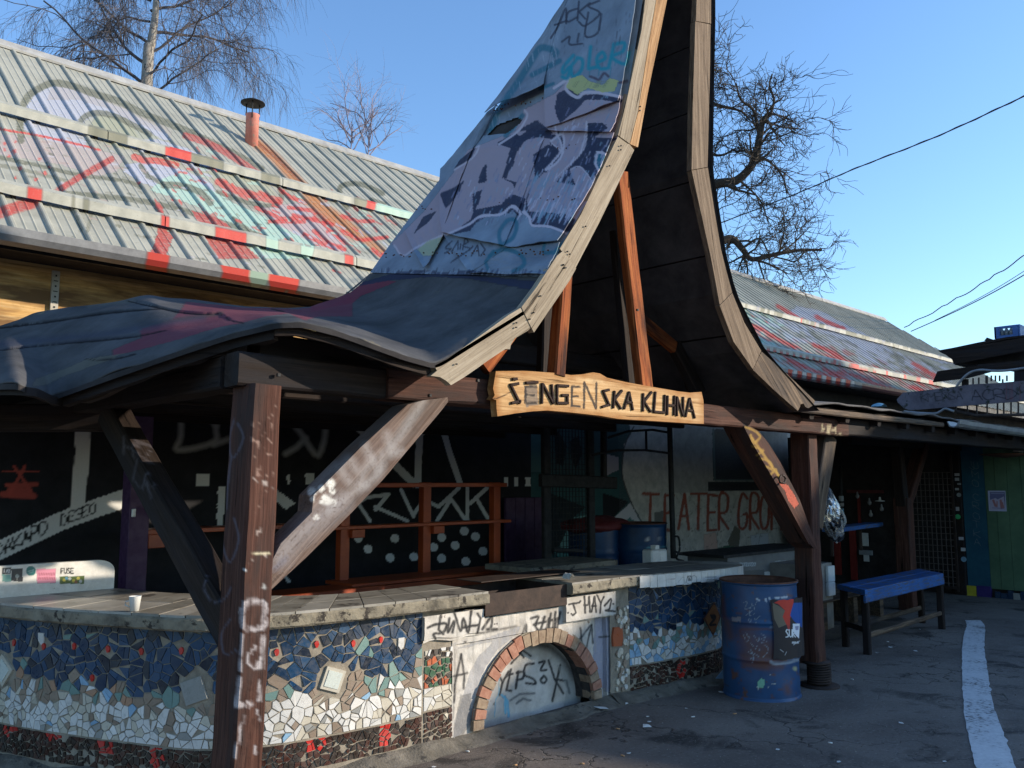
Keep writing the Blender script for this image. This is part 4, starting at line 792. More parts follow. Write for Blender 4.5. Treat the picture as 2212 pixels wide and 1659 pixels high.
Fc = [(i*(nv+1)+j, i*(nv+1)+j+1, (i+1)*(nv+1)+j+1, (i+1)*(nv+1)+j) for i in range(nr-1) for j in range(nv)]
o = mesh('felt_roof', V, Fc, [FELT], can, smooth=True, paint=fe, gr=V); md = o.modifiers.new('t', 'SOLIDIFY'); md.thickness = .006; md.offset = -1
# boarding under the felt and the hidden slope behind its crest
V = [p-np.array([0, 0, .014]) for p in fd]+[p-np.array([0, 0, .014]) for p in bd_]; V2 = [v-np.array([0, 0, .022]) for v in V]; m_ = len(V)
mesh('felt_boarding', V+V2, [(i, i+1, nr+i+1, nr+i) for i in range(nr-1)]+[(m_+i, m_+nr+i, m_+nr+i+1, m_+i+1) for i in range(nr-1)]+[(i, m_+i, m_+i+1, i+1) for i in range(nr-1)], DARKIN, can)
V = list(bd_)+[np.array([min(p[0]+.15, 5), 7.46, 2.45]) for p in bd_]; mesh('rear_roof', V, [(i, i+1, nr+i+1, nr+i) for i in range(nr-1)], FELT, can)
mesh('rear_roof', [(3.3, 4.9, 2.6), (6.6, 4.9, 2.6), (6.6, 7.46, 2.6), (3.3, 7.46, 2.6)], [(0, 1, 2, 3)], FELT, can)
# edge boards following the felt eave
def ribbon(name, P, w, th, mat, off=(0, 0, 0), flare=0):
    P = np.array(P)+np.array(off); n = len(P); V = []
    for i in range(n):
        t = P[min(i+1, n-1)]-P[max(i-1, 0)]; nn_ = norm(np.cross(t, (0, 0, 1))); V += [P[i], P[i]-np.array([0, 0, w+flare*fbm(i*.1, 0, 0, 1)]), P[i]-nn_*th-np.array([0, 0, w]), P[i]-nn_*th]
    s = np.concatenate([[0], np.cumsum(np.linalg.norm(np.diff(P, axis=0), axis=1))])
    G = [(s[i//4], V[i][2], 0) for i in range(4*n)]
    Fc = [(i*4+j, (i+1)*4+j, (i+1)*4+(j+1) % 4, i*4+(j+1) % 4) for i in range(n-1) for j in range(4)]+[(0, 1, 2, 3), (4*n-1, 4*n-2, 4*n-3, 4*n-4)]
    return mesh(name, V, Fc, mat, can, gr=G)
ribbon('edge_board', fd[62:158], .035, .02, WDK, (0, .05, -.03), .015); ribbon('edge_board', fd[162:238], .05, .03, WDK, (.05, .04, -.02), .02)
ribbon('edge_board', fd[244:320], .035, .025, WDK, (.05, .04, -.02), .01)
tipb = cl('B', [(235, 885), (330, 868), (450, 825), (600, 790), (860, 760), (872, 822), (660, 932), (545, 970), (420, 965), (300, 965), (262, 930)])
prism('eave_end_board', [at(*p, D=3.92) for p in tipb], -_f0, .05, WF3, can, axis=at(860, 700, D=3.9)-at(400, 860, D=3.9), label='splintered board end at the left tip of the felt eave')
# left fascia boards of the pointed roof
nf = (0, -1, 0)
B1 = cl('E', [(775, 735), (860, 690), (1100, 520), (1250, 410), (1330, 362), (1360, 420), (1395, 490), (1370, 512), (1290, 560), (1264, 600), (1258, 630), (1230, 628), (1195, 650), (1120, 700), (1050, 750), (960, 812), (880, 860), (868, 848), (850, 832), (810, 808), (750, 800), (790, 768), (782, 750)])
B2 = cl('E', [(1332, 360), (1430, 230), (1560, 30), (1600, -2), (1682, 112), (1640, 190), (1412, 522), (1392, 485)])
B3 = cl('J', [(372, 1362), (560, 1060), (700, 760), (887, 367), (960, 410), (1027, 492), (900, 760), (720, 1130), (508, 1535)])
B4 = [c('J', 887, 363), c('J', 945, 130), c('J', 978, 0), c('D', 2100, 200), c('D', 2140, 0), (1400, -80), (1412, -200), (1424, -330), (1470, -330), (1460, -200), (1448, -80), (1440, 0), c('J', 1145, 0), c('J', 1060, 465), c('J', 960, 405)]
for k_, (B_, mt) in enumerate(((B1, WF), (B2, WF), (B3, WF))):
    P_ = fY(B_, YF-.004*(k_ % 2)); prism('fascia_board', P_, nf, .038, mt, can, axis=at(*B_[4 if k_ == 0 else 2], Y=YF)-P_[0])
B4a = [(1335, 292), (1346, 250), (1357, 203), (1386, 65), (1396, -20), (1405, -130), (1422, -330), (1444, -330), (1428, -130), (1417, 0), (1398, 110), (1378, 240), (1360, 310)]
B4b = [(1361, 311), (1379, 241), (1399, 111), (1418, 0), (1429, -130), (1445, -330), (1472, -330), (1458, -130), (1441, 0), (1399, 203), (1378, 318)]
prism('fascia_board', fY(B4a, YF-.006), nf, .036, WF, can, axis=(.3, 0, 1)); prism('fascia_board', fY(B4b, YF-.002), nf, .036, wood('burnt_orange_board', (.05, .03, .02), (.36, .2, .09), (.55, .36, .2), crack=.7), can, axis=(.3, 0, 1), label='upper fascia board scorched orange-brown')
mb = MB()
for fr, P_ in (('E', [(1385, 437), (1300, 460), (1298, 490), (1455, 288), (1600, 90), (1610, 108), (1410, 395), (915, 725)]), ('J', [(912, 455), (910, 490), (810, 632), (600, 1165), (438, 1388), (460, 1410), (402, 1503), (425, 1530), (1080, 110), (1078, 145)])):
    for p in P_:
        q = at(*c(fr, *p), Y=YF-.01); mb.box(q, .006, .010, .006)
mb.build('board_nails', BLACK, can, kind='stuff')
R1 = cl('H', [(475, 762), (530, 645), (700, 795), (872, 960), (862, 988), (830, 1008), (812, 1000), (800, 978), (780, 982), (776, 1000), (762, 1025), (620, 900)])
R2 = cl('H', [(262, 350), (342, 268), (420, 460), (528, 640), (475, 758), (350, 580)])
R3 = [c('G', 82, 1092), c('G', 186, 1074), c('G', 225, 1330), c('H', 270, -10), c('H', 305, 130), c('H', 341, 265), c('H', 262, 346), c('H', 232, 180), c('H', 196, 0), c('G', 150, 1400)]
R4 = cl('G', [(106, 137), (204, 157), (198, 500), (184, 1070), (82, 1088), (88, 700)]); R5 = [(1503, 45), (1505, 0), (1505, -80), (1503, -200), (1498, -330), (1522, -330), (1530, -200), (1535, -80), (1536, 0), (1536, 51)]
for k_, (B_, mt, ax) in enumerate(((R1, WF3, (-.6, 0, .5)), (R2, WF2, (-.35, 0, .6)), (R3, WF2, (-.25, 0, 1)), (R4, WF2, (0, 0, 1)), (R5, WF2, (0, 0, 1)))):
    prism('fascia_board', fY(B_, YF-.005*(k_ % 2)), nf, .038, mt, can, axis=ax)
BR_ = wood('grey_brown_brace', (.05, .03, .024), (.12, .08, .062), (.22, .16, .13), painted=True, keep=.4, grey=(.10, .085, .08))
# ---- posts, beams, braces
pa = Pt(); pa.jit = .8; SW = (.42, .38, .38); SG = (.10, .09, .11)
for P_, w_ in (([(1560, 640), (1580, 600), (1650, 590), (1700, 610), (1700, 690), (1690, 760), (1600, 770), (1550, 730), (1545, 650)], 36), ([(1548, 810), (1545, 900), (1545, 1030)], 30), ([(1690, 820), (1680, 900), (1670, 1020)], 26), ([(1640, 880), (1600, 920), (1590, 980), (1640, 1020), (1665, 960)], 20),
              ([(1535, 1080), (1525, 1180), (1515, 1260), (1580, 1240), (1610, 1255)], 32), ([(1665, 1100), (1660, 1230)], 26), ([(1560, 1330), (1530, 1480), (1500, 1600)], 18), ([(1650, 1280), (1660, 1350)], 16), ([(1630, 1520), (1640, 1560)], 24)): pa.st('C', P_, w_, SW, .85, .3)
for i in range(170): x = r0.uniform(1500, 1710); y = r0.uniform(560, 1640); pa.st('C', [(x, y), (x-2, y+r0.uniform(40, 160))], 3.5, (.05, .022, .016), .8, .2)
pa.st('C', [(1580, 300), (1640, 290), (1735, 275)], 13, (.6, .52, .35), .9, .3); pa.dot('C', (1575, 388), 9, (.6, .6, .6)); pa.dot('C', (1690, 497), 16, (.5, .5, .48), .8, .4)
pa.text('B', 'PUNN-', (1615, 1460), (26, 2), (6, 50), 5, (.45, .38, .34), .8)
for i in range(60):
    x = r0.uniform(1610, 1760); y = r0.uniform(950, 1640); pa.st('B', [(x, y), (x+r0.uniform(-20, 20), y+r0.uniform(10, 60))], 4, (.38, .25, .2), .6, .2)
for i in range(10): x = r0.uniform(1600, 1740); y = r0.uniform(60, 330); pa.st('C', [(x, y), (x+r0.uniform(-14, 14), y+20), (x+r0.uniform(-20, 20), y+40)], 4, (.42, .34, .3), .7)
for fr, P_ in (('B', [(1500, 1080), (1470, 1200), (1490, 1330), (1560, 1200), (1520, 1100)]), ('C', [(1440, 20), (1420, 180), (1470, 340), (1530, 200), (1500, 60)]), ('C', [(1330, 420), (1310, 520), (1380, 600), (1450, 560), (1480, 500)]), ('C', [(1480, 700), (1420, 800), (1440, 930), (1520, 900)]), ('B', [(1480, 1330), (1460, 1500), (1450, 1659)])): pa.st(fr, P_, 14, (.13, .12, .15), .55, .8)
pa.text('B', 'HTZ', (790, 1190), (60, 20), (0, 110), 15, (.10, .09, .10), .7, adv=1.1, soft=.8); pa.text('B', 'LR', (880, 1350), (60, 60), (-30, 110), 14, (.09, .08, .09), .7, adv=1.1, soft=.8)
beam('post', (1.662, 3.31, 0), (1.705, 3.31, 2.0), .135, .19, WD, can, up=(0, 1, 0), res=.0125, bev=.012, wob=.006, paint=pa)
pb = Pt(); pb.jit = 1.
SG2 = (.33, .31, .30)
for P_ in ([(700, 960), (560, 1180), (500, 1270)], [(470, 1180), (500, 1300), (560, 1290)], [(380, 1330), (330, 1400), (300, 1500), (420, 1420), (440, 1300)], [(270, 1400), (220, 1330), (180, 1400), (230, 1480)], [(140, 1380), (60, 1450), (0, 1520)], [(330, 1250), (400, 1390)], [(100, 1659), (230, 1560), (330, 1500)]): pb.st('E', P_, 50, SG2, .55, 1.)
pb.st('E', [(520, 1120), (200, 1440), (-80, 1720)], 90, (.28, .22, .2), .2, 1.)
for p_ in [(2000, 1545), (2060, 1520), (2120, 1490), (2130, 1540), (2000, 1590), (2100, 1600), (2080, 1580), (2140, 1620)]: pb.dot('B', p_, r0.uniform(16, 30), (.68, .66, .6), .95, .3)
for P_ in ([(2125, 1480), (2120, 1545)], [(2060, 1610), (2150, 1600)]): pb.st('B', P_, 22, (.68, .66, .6), .95, .3)
pb.dot('C', (2030, 52), 20, (.7, .68, .62)); pb.st('C', [(1800, 300), (1900, 180), (2050, 60), (2180, -40)], 110, (.30, .28, .28), .6, 1.); pb.st('C', [(1760, 380), (1830, 320)], 40, (.16, .16, .2), .5, .8)
for i in range(120): x = r0.uniform(1700, 2212); y = r0.uniform(-100, 500); pb.st('C', [(x, y), (x+60, y-52)], 3.5, (.06, .04, .035), .7, .2)
bp_ = cl('E', [(600, 985), (700, 958), (858, 938), (862, 966), (800, 1045), (640, 1232), (440, 1470), (240, 1680)])+cl('C', [(1960, 312), (1703, 549), (1640, 470), (1690, 400), (1745, 330), (1800, 220), (2000, 20)])+cl('E', [(0, 1565), (300, 1260)])
prism('brace', [at(*p, Y=3.225) for p in bp_], (0, -1, 0), .12, BR_, can, axis=at(860, 950, Y=3.2)-at(580, 1270, Y=3.2), paint=pb, res=.014)
beam('beam', (1.60, 3.33, 2.065), (2.33, 3.33, 2.06), .13, .14, WDK, can); beam('beam', (2.334, 3.32, 2.06), (7.1, 3.32, 2.06), .14, .14, WD, can, res=.03, wob=.006, paint=Pt().text('H', 'NM', (915, 1110), (40, 6), (0, 60), 11, (.42, .35, .22), .8).st('H', [(1010, 1160), (1050, 1190)], 12, (.42, .35, .22), .7))  # left stretch in near-black timber: shade under the eave put into its colour
beam('wall_plate', (1.74, 3.42, 2.19), (2.5, 3.42, 2.15), .12, .12, WDK, can)
mb = MB()
for k_, p in (('E', (745, 925)), ('E', (1052, 830)), ('C', (1690, 415)), ('B', (1785, 795)), ('E', (1595, 275)), ('E', (2075, 378))):
    q = at(*c(k_, *p), Y=3.248); mb.box(q, .013, .012, .013)
mb.build('iron_bolts', BLACK, can, kind='stuff')
beam('side_beam', (1.66, 3.42, 2.06), (1.62, 7.4, 2.06), .13, .14, WDK, can); beam('brace', (1.69, 3.30, .93), (1.66, 4.88, 1.99), .11, .16, WDK, can, up=(0, 0, 1), res=.02, paint=pa)
q0 = at(-60, 903, Y=5.6); q1 = at(222, 903, Y=5.2); beam('cross_beam', q0, q1, .1, .155, WDK, can)
beam('rafter', at(1043, 795, Y=3.3), at(1160, 640, Y=3.3), .05, .09, WO, can); 
beam('rafter', at(1200, 812, Y=3.22), at(1218, 585, Y=3.22), .075, .09, WO, can, up=(1, 0, 0)); 
beam('rafter', at(1392, 838, Y=3.30), at(1338, 372, Y=3.3), .06, .12, WO, can, up=(1, 0, 0), res=.05, label='long leaning orange rafter scorched dark in its upper half')
beam('rafter', at(1362, 842, Y=3.42), at(1330, 500, Y=3.42), .05, .10, WDK, can, up=(1, 0, 0)); beam('rafter', at(1500, 850, Y=3.7), at(1380, 470, Y=3.7), .07, .10, WDK, can, up=(1, 0, 0)); beam('rafter', at(1372, 680, Y=3.6), at(1455, 750, Y=3.6), .05, .09, WO, can)
beam('rafter', at(1455, 745, Y=3.62), at(1510, 850, Y=3.62), .08, .10, WDK, can, up=(1, 0, 0)); beam('rafter', at(1175, 812, Y=3.5), at(1180, 600, Y=3.5), .06, .09, WDK, can, up=(1, 0, 0)); beam('tie_beam', (3.0, 4.3, 2.5), (5.6, 4.3, 2.5), .1, .14, WDK, can)
for y in (3.9, 4.6, 5.4, 6.2, 7.0): beam('joist', (1.74, y, 2.14), (6.6, y, 2.14), .07, .09, WDK, can, res=.3)
pr = Pt(); pr.jit = .8
for P_ in ([(430, 1130), (480, 1150), (520, 1190), (480, 1230), (460, 1180)], [(470, 1250), (540, 1280), (500, 1310)], [(520, 1330), (580, 1350), (600, 1400), (560, 1380)], [(590, 1430), (620, 1400), (640, 1450)], [(470, 1200), (560, 1330), (640, 1440)]): pr.st('H', P_, 16, (.36, .22, .05), .7, .5)
pr.po('H', [(635, 1480), (700, 1500), (740, 1560), (770, 1620), (740, 1650), (700, 1600), (680, 1540)], (.45, .10, .06), .9)
beam('post', (6.62, 3.42, .17), (6.62, 3.42, 2.0), .15, .17, WD, can, up=(0, 1, 0), res=.03, taper=.95, wob=.012, label='further post, narrow and split near its foot')
rb_ = cl('K', [(1575, 92), (1700, 165), (1770, 250), (1850, 380), (1990, 650), (2114, 992), (2085, 985), (2050, 955), (1860, 600), (1650, 240)])
prism('brace', [at(*p, Y=3.25) for p in rb_], (0, -1, 0), .17, WD, can, axis=at(*c('K', 2100, 990), Y=3.25)-at(*c('K', 1600, 110), Y=3.25), paint=pr, res=.014, label='right-hand brace with yellow lettering and a flaking red patch')
tube('bolt_ring', [at(*c('H', 663+20*math.cos(a), 1463+26*math.sin(a)), Y=3.22) for a in np.linspace(0, 6.3, 14)], .008, IRON, can, n=6)
beam('brace', (6.72, 3.42, 1.25), (7.05, 3.42, 2.0), .09, .20, WF3, can, label='short grey board brace')
# coil spring under the further post
sp = thing('coil_spring', 'rusty steel coil spring on a plate that carries the further post', 'spring', (6.62, 3.36, 0))
tube('coil', [(6.62+.085*math.cos(a), 3.36+.085*math.sin(a), .02+a/(2*math.pi)*.0185) for a in np.linspace(0, 2*math.pi*8, 200)], .0095, IRON, sp, n=7)
lathe('base_plate', [(0, .014), (.15, .012), (.155, 0), (0, 0)], (6.62, 3.36, 0), IRON, sp, n=24); lathe('top_plate', [(0, .19), (.11, .19), (.11, .172), (0, .172)], (6.62, 3.38, 0), IRON, sp, n=20)
# ================================================================== name board
sg = thing('name_board', 'pale live-edge plank reading ŠENGENSKA KUHNA, fixed to the front beam', 'sign', (3.8, 3.2, 2.0))
ol = cl('E', [(1168, 770), (1350, 768), (1560, 782), (1650, 795), (1730, 790), (1790, 778), (1835, 785), (1880, 812), (2000, 840), (2120, 862)])+cl('H', [(0, 900), (70, 908), (145, 903), (158, 960), (160, 1108), (60, 1104), (0, 1100)])+cl('E', [(2100, 1085), (1950, 1076), (1830, 1055), (1650, 1035), (1500, 1022), (1400, 1028), (1300, 1040), (1178, 1060), (1172, 1010), (1170, 955), (1145, 948), (1160, 925), (1150, 880), (1160, 820)])
sp_ = Pt(); sp_.jit = 1.0
BN = (.30, .13, .04)
for i in range(len(ol)):
    a, b = ol[i], ol[(i+1) % len(ol)]; sp_.ops.append(('s', np.array([a, b]), 12, 1.3, BN, .8))
for x, y, w_, h in ((1300, 930, 60, 50), (1650, 1000, 80, 60), (1330, 830, 50, 30), (1800, 830, 40, 50), (1950, 900, 60, 40)): sp_.dot('E', (x, y), w_/2, (.3, .17, .08), .35, 1.5)
for x, y in ((30, 980), (100, 930), (130, 1060)): sp_.dot('H', (x, y), 30, (.35, .2, .1), .4, 1.5)
sp_.st('E', [(1145, 950), (1200, 935), (1262, 905)], 7, (.03, .015, .01), .95, .1); sp_.po('E', [(1350, 860), (1430, 850), (1440, 990), (1360, 1000)], (.13, .12, .11), .75)
for ch, x, y, w_, h, dy in (('E', 1358, 868, 70, 105, 2), ('E', 1655, 868, 52, 125, 2), ('N', 1735, 840, 78, 165, 6)): sp_.text('E', ch, (x, y), (w_, dy), (-2, h), 15, (.035, .03, .028), .95, jit=.02)
prism('plank', [at(*p, Y=3.19) for p in ol], (0, -1, 0), .045, WS, sg, axis=(1, 0, 0), paint=sp_, res=.012)
def strip(a, b, w=17, fr='E'):
    p, q = at(*c(fr, *a), Y=3.184), at(*c(fr, *b), Y=3.184); d = q-p; ln_ = np.linalg.norm(d); d /= ln_; s = np.cross(d, (0, -1, 0)); V, Fc = bevbox((p+q)/2, (ln_+.008, w*.00092, .014), .003, d, s, (0, -1, 0)); G = [((v-p)@d+r0.random()*5, (v-p)@s, v[1]) for v in V]
    mesh('letter_strip', V, Fc, WLET, sg, gr=G)
for a, b in (((1262, 858), (1320, 975)), ((1262, 858), (1312, 850)), ((1268, 975), (1325, 962)), ((1275, 822), (1302, 820)), ((1360, 845), (1435, 842)), ((1465, 850), (1462, 975)), ((1470, 855), (1535, 978)), ((1525, 858), (1535, 975)), ((1560, 862), (1560, 975)), ((1560, 862), (1632, 866)), ((1560, 975), (1630, 975)), ((1626, 925), (1626, 975)), ((1590, 925), (1630, 925)),
             ((1855, 898), (1895, 990)), ((1855, 898), (1892, 890)), ((1848, 1000), (1895, 985)), ((1928, 900), (1920, 1005)), ((1975, 895), (1930, 950)), ((1930, 950), (1968, 1010)), ((2022, 905), (1990, 1010)), ((2022, 905), (2045, 1018)), ((2000, 970), (2040, 972)), ((2112, 915), (2110, 1025)), ((2165, 905), (2118, 965)), ((2118, 965), (2160, 1030)), ((2190, 905), (2180, 1030)), ((2180, 1030), (2252, 1036))): strip(a, b)
for a, b in (((2250, 925), (2248, 1036)), ((2268, 930), (2266, 1048)), ((2312, 930), (2310, 1050)), ((2268, 988), (2312, 992)), ((2328, 1055), (2328, 935)), ((2330, 938), (2366, 1055)), ((2368, 938), (2368, 1058)), ((2410, 945), (2384, 1060)), ((2410, 945), (2442, 1070)), ((2394, 1020), (2432, 1024))): strip(a, b)
# ================================================================== the curved bar counter with its broken-tile mosaic
bar = thing('bar_counter', 'curved outdoor bar counter faced with broken-tile mosaic and a brick-arched hearth', 'counter', (2.4, 4.3, 0))
WP1 = catm([(.80, 7.9), (.95, 7.33), (1.2, 6.48), (1.46, 5.65), (1.65, 5.17), (1.85, 4.78), (2.0, 4.50), (2.18, 4.33), (2.43, 4.24), (2.8, 4.19), (3.25, 4.17), (3.52, 4.17)], 10)
WP2 = catm([(5.02, 4.17), (5.21, 4.15), (5.7, 4.08), (6.1, 4.05), (6.38, 4.10), (6.5, 4.25), (6.52, 4.5)], 12)
def path(P):
    s = np.concatenate([[0], np.cumsum(np.linalg.norm(np.diff(P, axis=0), axis=1))])
    def f(t, off=0.):
        x = np.interp(t, s, P[:, 0]); y = np.interp(t, s, P[:, 1]); e_ = .02
        dx = np.interp(t+e_, s, P[:, 0])-np.interp(t-e_, s, P[:, 0]); dy = np.interp(t+e_, s, P[:, 1])-np.interp(t-e_, s, P[:, 1]); l = math.hypot(dx, dy)+1e-9
        return np.array([x+dy/l*off, y-dx/l*off, 0])
    return f, s[-1], s
W1, S1, sA = path(WP1); W2, S2, sB = path(WP2)
def wallsheet(f, sa, sb, z0, z1, name, mat, off=0., res=.05, rr=.006, th=.3):
    n = max(2, int((sb-sa)/res)); m = max(2, int((z1-z0)/res)); V = []
    for i in range(n+1):
        for j in range(m+1):
            s = sa+(sb-sa)*i/n; z = z0+(z1-z0)*j/m; p = f(s, off+rr*fbm(s*5, z*5, 2, 1)); p[2] = z; V.append(p)
    Fc = [(i*(m+1)+j, (i+1)*(m+1)+j, (i+1)*(m+1)+j+1, i*(m+1)+j+1) for i in range(n) for j in range(m)]
    k0 = len(V)
    for i in range(n+1):
        for z in (z0, z1): p = f(sa+(sb-sa)*i/n, off-th); p[2] = z; V.append(p)
    Fc += [(k0+2*i+1, k0+2*i+3, k0+2*i+2, k0+2*i) for i in range(n)]+[(i*(m+1)+m, (i+1)*(m+1)+m, k0+2*(i+1)+1, k0+2*i+1) for i in range(n)]
    return mesh(name, V, Fc, mat, bar, gr=V)
sP = float(np.interp(3.27, WP1[:, 0], sA)); sQ = S1
wallsheet(W1, 0, S1, 0, .845, 'mosaic_wall', GROUT); wallsheet(W2, 0, S2, 0, .84, 'mosaic_wall', GROUT)
fx_ = lambda s, o_: np.array([s, hy-o_, 0])
def footing(f, sa, sb, name):
    n = int((sb-sa)/.04); V = []
    for i in range(n+1):
        s = sa+(sb-sa)*i/n; w = .10+.05*fbm(s*3, 0, 5, 1)+.02*fbm(s*12, 1, 5, 1); h = (.05+.03*fbm(s*3.5, 9, 0, 1))*(.55 if name == 'footing' and f is fx_ else 1)
        for o_, z in ((-.02, h+.02), (.03, h), (w*.7, h*.5), (w, .008), (w+.04, -.01)): p = f(s, o_+.01*fbm(s*20, z*9, 1, 1)); p[2] = z; V.append(p)
    Fc = [(i*5+j, i*5+j+1, (i+1)*5+j+1, (i+1)*5+j) for i in range(n) for j in range(4)]
    return mesh(name, V, Fc, FOOT, bar, gr=V)
footing(W1, 0, S1, 'footing'); footing(W2, 0, S2-.3, 'footing')
# ---- tile pieces
def clip(poly, a, b_):          # keep points nearer to a than b
    mx, my = (a[0]+b_[0])/2, (a[1]+b_[1])/2; nx, ny = b_[0]-a[0], b_[1]-a[1]; out = []; n = len(poly)
    for i in range(n):
        p, q = poly[i], poly[(i+1) % n]; dp = (p[0]-mx)*nx+(p[1]-my)*ny; dq = (q[0]-mx)*nx+(q[1]-my)*ny
        if dp <= 0: out.append(p)
        if dp*dq < 0: t = dp/(dp-dq); out.append((p[0]+(q[0]-p[0])*t, p[1]+(q[1]-p[1])*t))
    return out
def area(P): return abs(sum(P[i][0]*P[(i+1) % len(P)][1]-P[(i+1) % len(P)][0]*P[i][1] for i in range(len(P))))/2
def inset(P, d):
    n = len(P)
    if sum(P[i][0]*P[(i+1) % n][1]-P[(i+1) % n][0]*P[i][1] for i in range(n)) < 0: P = P[::-1]
    out = list(P)
    for i in range(n):
        a, b = P[i], P[(i+1) % n]; ex, ey = b[0]-a[0], b[1]-a[1]; l = math.hypot(ex, ey)
        if l < 1e-6: continue
        nx, ny = -ey/l, ex/l; ox, oy = a[0]+nx*d, a[1]+ny*d; res = []; m = len(out)
        for k in range(m):
            p, q = out[k], out[(k+1) % m]; dp = (p[0]-ox)*nx+(p[1]-oy)*ny; dq = (q[0]-ox)*nx+(q[1]-oy)*ny
            if dp >= 0: res.append(p)
            if dp*dq < 0: t = dp/(dp-dq); res.append((p[0]+(q[0]-p[0])*t, p[1]+(q[1]-p[1])*t))
        out = res
        if len(out) < 3: return []
    return out
tiles = []      # (size on the picture, poly3D top, poly3D base, colour)
r1 = random.Random(11)
def mosaic(f, sa, sb, z0, z1, bands, colfn, holes=(), gap=.0022, prot=.0045, jitter=1.05, drop=.13):
    """irregular pieces over a strip (s,z); bands = [(z0, z1, size)]"""
    seeds = []
    for (b0, b1, size) in bands:
        ns = max(1, int((sb-sa)/size)); nz = max(1, int(round((b1-b0)/size))); ds = (sb-sa)/ns; dz = (b1-b0)/nz
        for i in range(ns):
            for j in range(nz):
                if r1.random() < drop: continue
                q = (sa+ds*(i+.5+r1.uniform(-.5, .5)*jitter+.25*(j % 2)), b0+dz*(j+.5+r1.uniform(-.5, .5)*jitter)); seeds.append((q[0], min(max(q[1], z0+.004), z1-.004), size, 0))
    seeds = [s for s in seeds if not any(math.hypot(s[0]-h[0], s[1]-h[1]) < h[2]+.012 for h in holes)]
    for h in holes:
        if not (z0 <= h[1] <= z1): continue
        seeds.append((h[0], h[1], .05, 1))
        if h[2] > .05:
            for k in range(8): a = h[3]+math.pi/4*k; rr_ = h[2]*(.92 if k % 2 else .72); seeds.append((h[0]+rr_*math.cos(a)*.95, h[1]+rr_*math.sin(a)*.95, .05, 1))
    C0 = max(b[2] for b in bands)*1.3; G = {}
    for k, s in enumerate(seeds): G.setdefault((int(s[0]/C0), int(s[1]/C0)), []).append(k)
    for k, s in enumerate(seeds):
        if s[3]: continue
        gx, gy = int(s[0]/C0), int(s[1]/C0); R = s[2]*1.5
        P = [(max(sa, s[0]-R), max(z0, s[1]-R)), (min(sb, s[0]+R), max(z0, s[1]-R)), (min(sb, s[0]+R), min(z1, s[1]+R)), (max(sa, s[0]-R), min(z1, s[1]+R))]
        for a in (-1, 0, 1, -2, 2):
            for b in (-1, 0, 1, -2, 2):
                for q in G.get((gx+a, gy+b), ()):
                    if q != k and P: P = clip(P, s, seeds[q])
        if len(P) < 3: continue
        P = inset(P, gap*r1.uniform(.5, 2.0))
        if len(P) < 3 or area(P) < .00006: continue
        if len(P) >= 6 and r1.random() < .6:      # knock off a corner: broken pieces have few sides
            del P[r1.randrange(len(P))]
        cs = sum(p[0] for p in P)/len(P); cz = sum(p[1] for p in P)/len(P); big_ = area(P) > .0016 and r1.random() < .45
        if big_:                                   # a piece cracked in two
            a = r1.uniform(0, 3.14); e_ = (cs+math.cos(a)*.01, cz+math.sin(a)*.01); e2 = (cs-math.cos(a)*.01, cz-math.sin(a)*.01); c0_ = colfn(cs, cz)
            for u_, v_ in ((e_, e2), (e2, e_)):
                Q = inset(clip(P, u_, v_), .0012)
                if len(Q) >= 3: piece(f, Q, c0_ if r1.random() < .6 else colfn(cs, cz), prot)
        else: piece(f, P, colfn(cs, cz), prot)
def piece(f, P, col, prot=.0045, flat=False):
    if col is None: return
    cs = sum(p[0] for p in P)/len(P); cz = sum(p[1] for p in P)/len(P); tx, tz = (0, 0) if flat else (r1.gauss(0, .035), r1.gauss(0, .035)); T = []; B = []
    for p in P:
        o_ = prot+tx*(p[0]-cs)+tz*(p[1]-cz)+r1.uniform(0, .0015); a = f(p[0], .006*fbm(p[0]*5, p[1]*5, 2, 1)+o_); a[2] = p[1]; b = f(p[0]+(p[0]-cs)*.04, -.002+.006*fbm(p[0]*5, p[1]*5, 2, 1)); b[2] = p[1]; T.append(a); B.append(b)
    tiles.append((T, B, col))
def ch(*w):
    t = sum(a for _, a in w); x = r1.random()*t
    for k, a in w:
        x -= a
        if x <= 0: return k
reds = [(.25+i*.34, .665+.02*math.sin(i*2.1)) for i in range(14)]
big = []
def band(fi, s, z, off=0):
    wav = .02*math.sin(s*3.1)+.012*math.sin(s*9)
    if z > .555+wav: return ch(('navy', 5), ('blue', 4), ('ink', 2.2), ('teal', .15))
    if z > .50+wav: return ch(('blue', 4), ('navy', 3), ('teal', 2), ('taupe', 1.4))
    if z > .44+wav*.6: return ch(('teal', 2.6), ('taupe', 4), ('blue', .5), ('salmon', .6), ('sky', .35), ('white', .5))
    if z > .395: return ch(('taupe', 4), ('white', 3), ('teal', 1.4), ('sky', .5), ('cream', 1))
    return ch(('white', 9), ('cream', 3), ('taupe', .9), ('grey', .8), ('sky', .25))
def sx(X): return float(np.interp(X, WP1[:, 0], sA))
holes1 = []
def bigtile(f, s, z, a, sz, inner):
    holes1.append((s, z, sz*.72, a)); ca, sa_ = math.cos(a), math.sin(a)
    q = lambda h: [(s+ca*x*h-sa_*y*h, z+sa_*x*h+ca*y*h) for x, y in ((-1, -1), (1, -1), (1, 1), (-1, 1))]
    return [(q(sz/2), 'cream' if inner else 'grey', .006)]+([(q(sz*.36), 'glass', .010)] if inner else [])
bt = []
def from_px(k, x, y):      # nearest (s,z) on the left wall
    best = None
    for s in np.arange(.5, S1, .02):
        for z in np.arange(.1, .84, .02):
            p = W1(s); p[2] = z; q = proj(p); cx, cy = c(k, x, y); d = math.hypot(q[0]-cx, q[1]-cy)
            if best is None or d < best[0]: best = (d, s, z)
    return best[1], best[2]
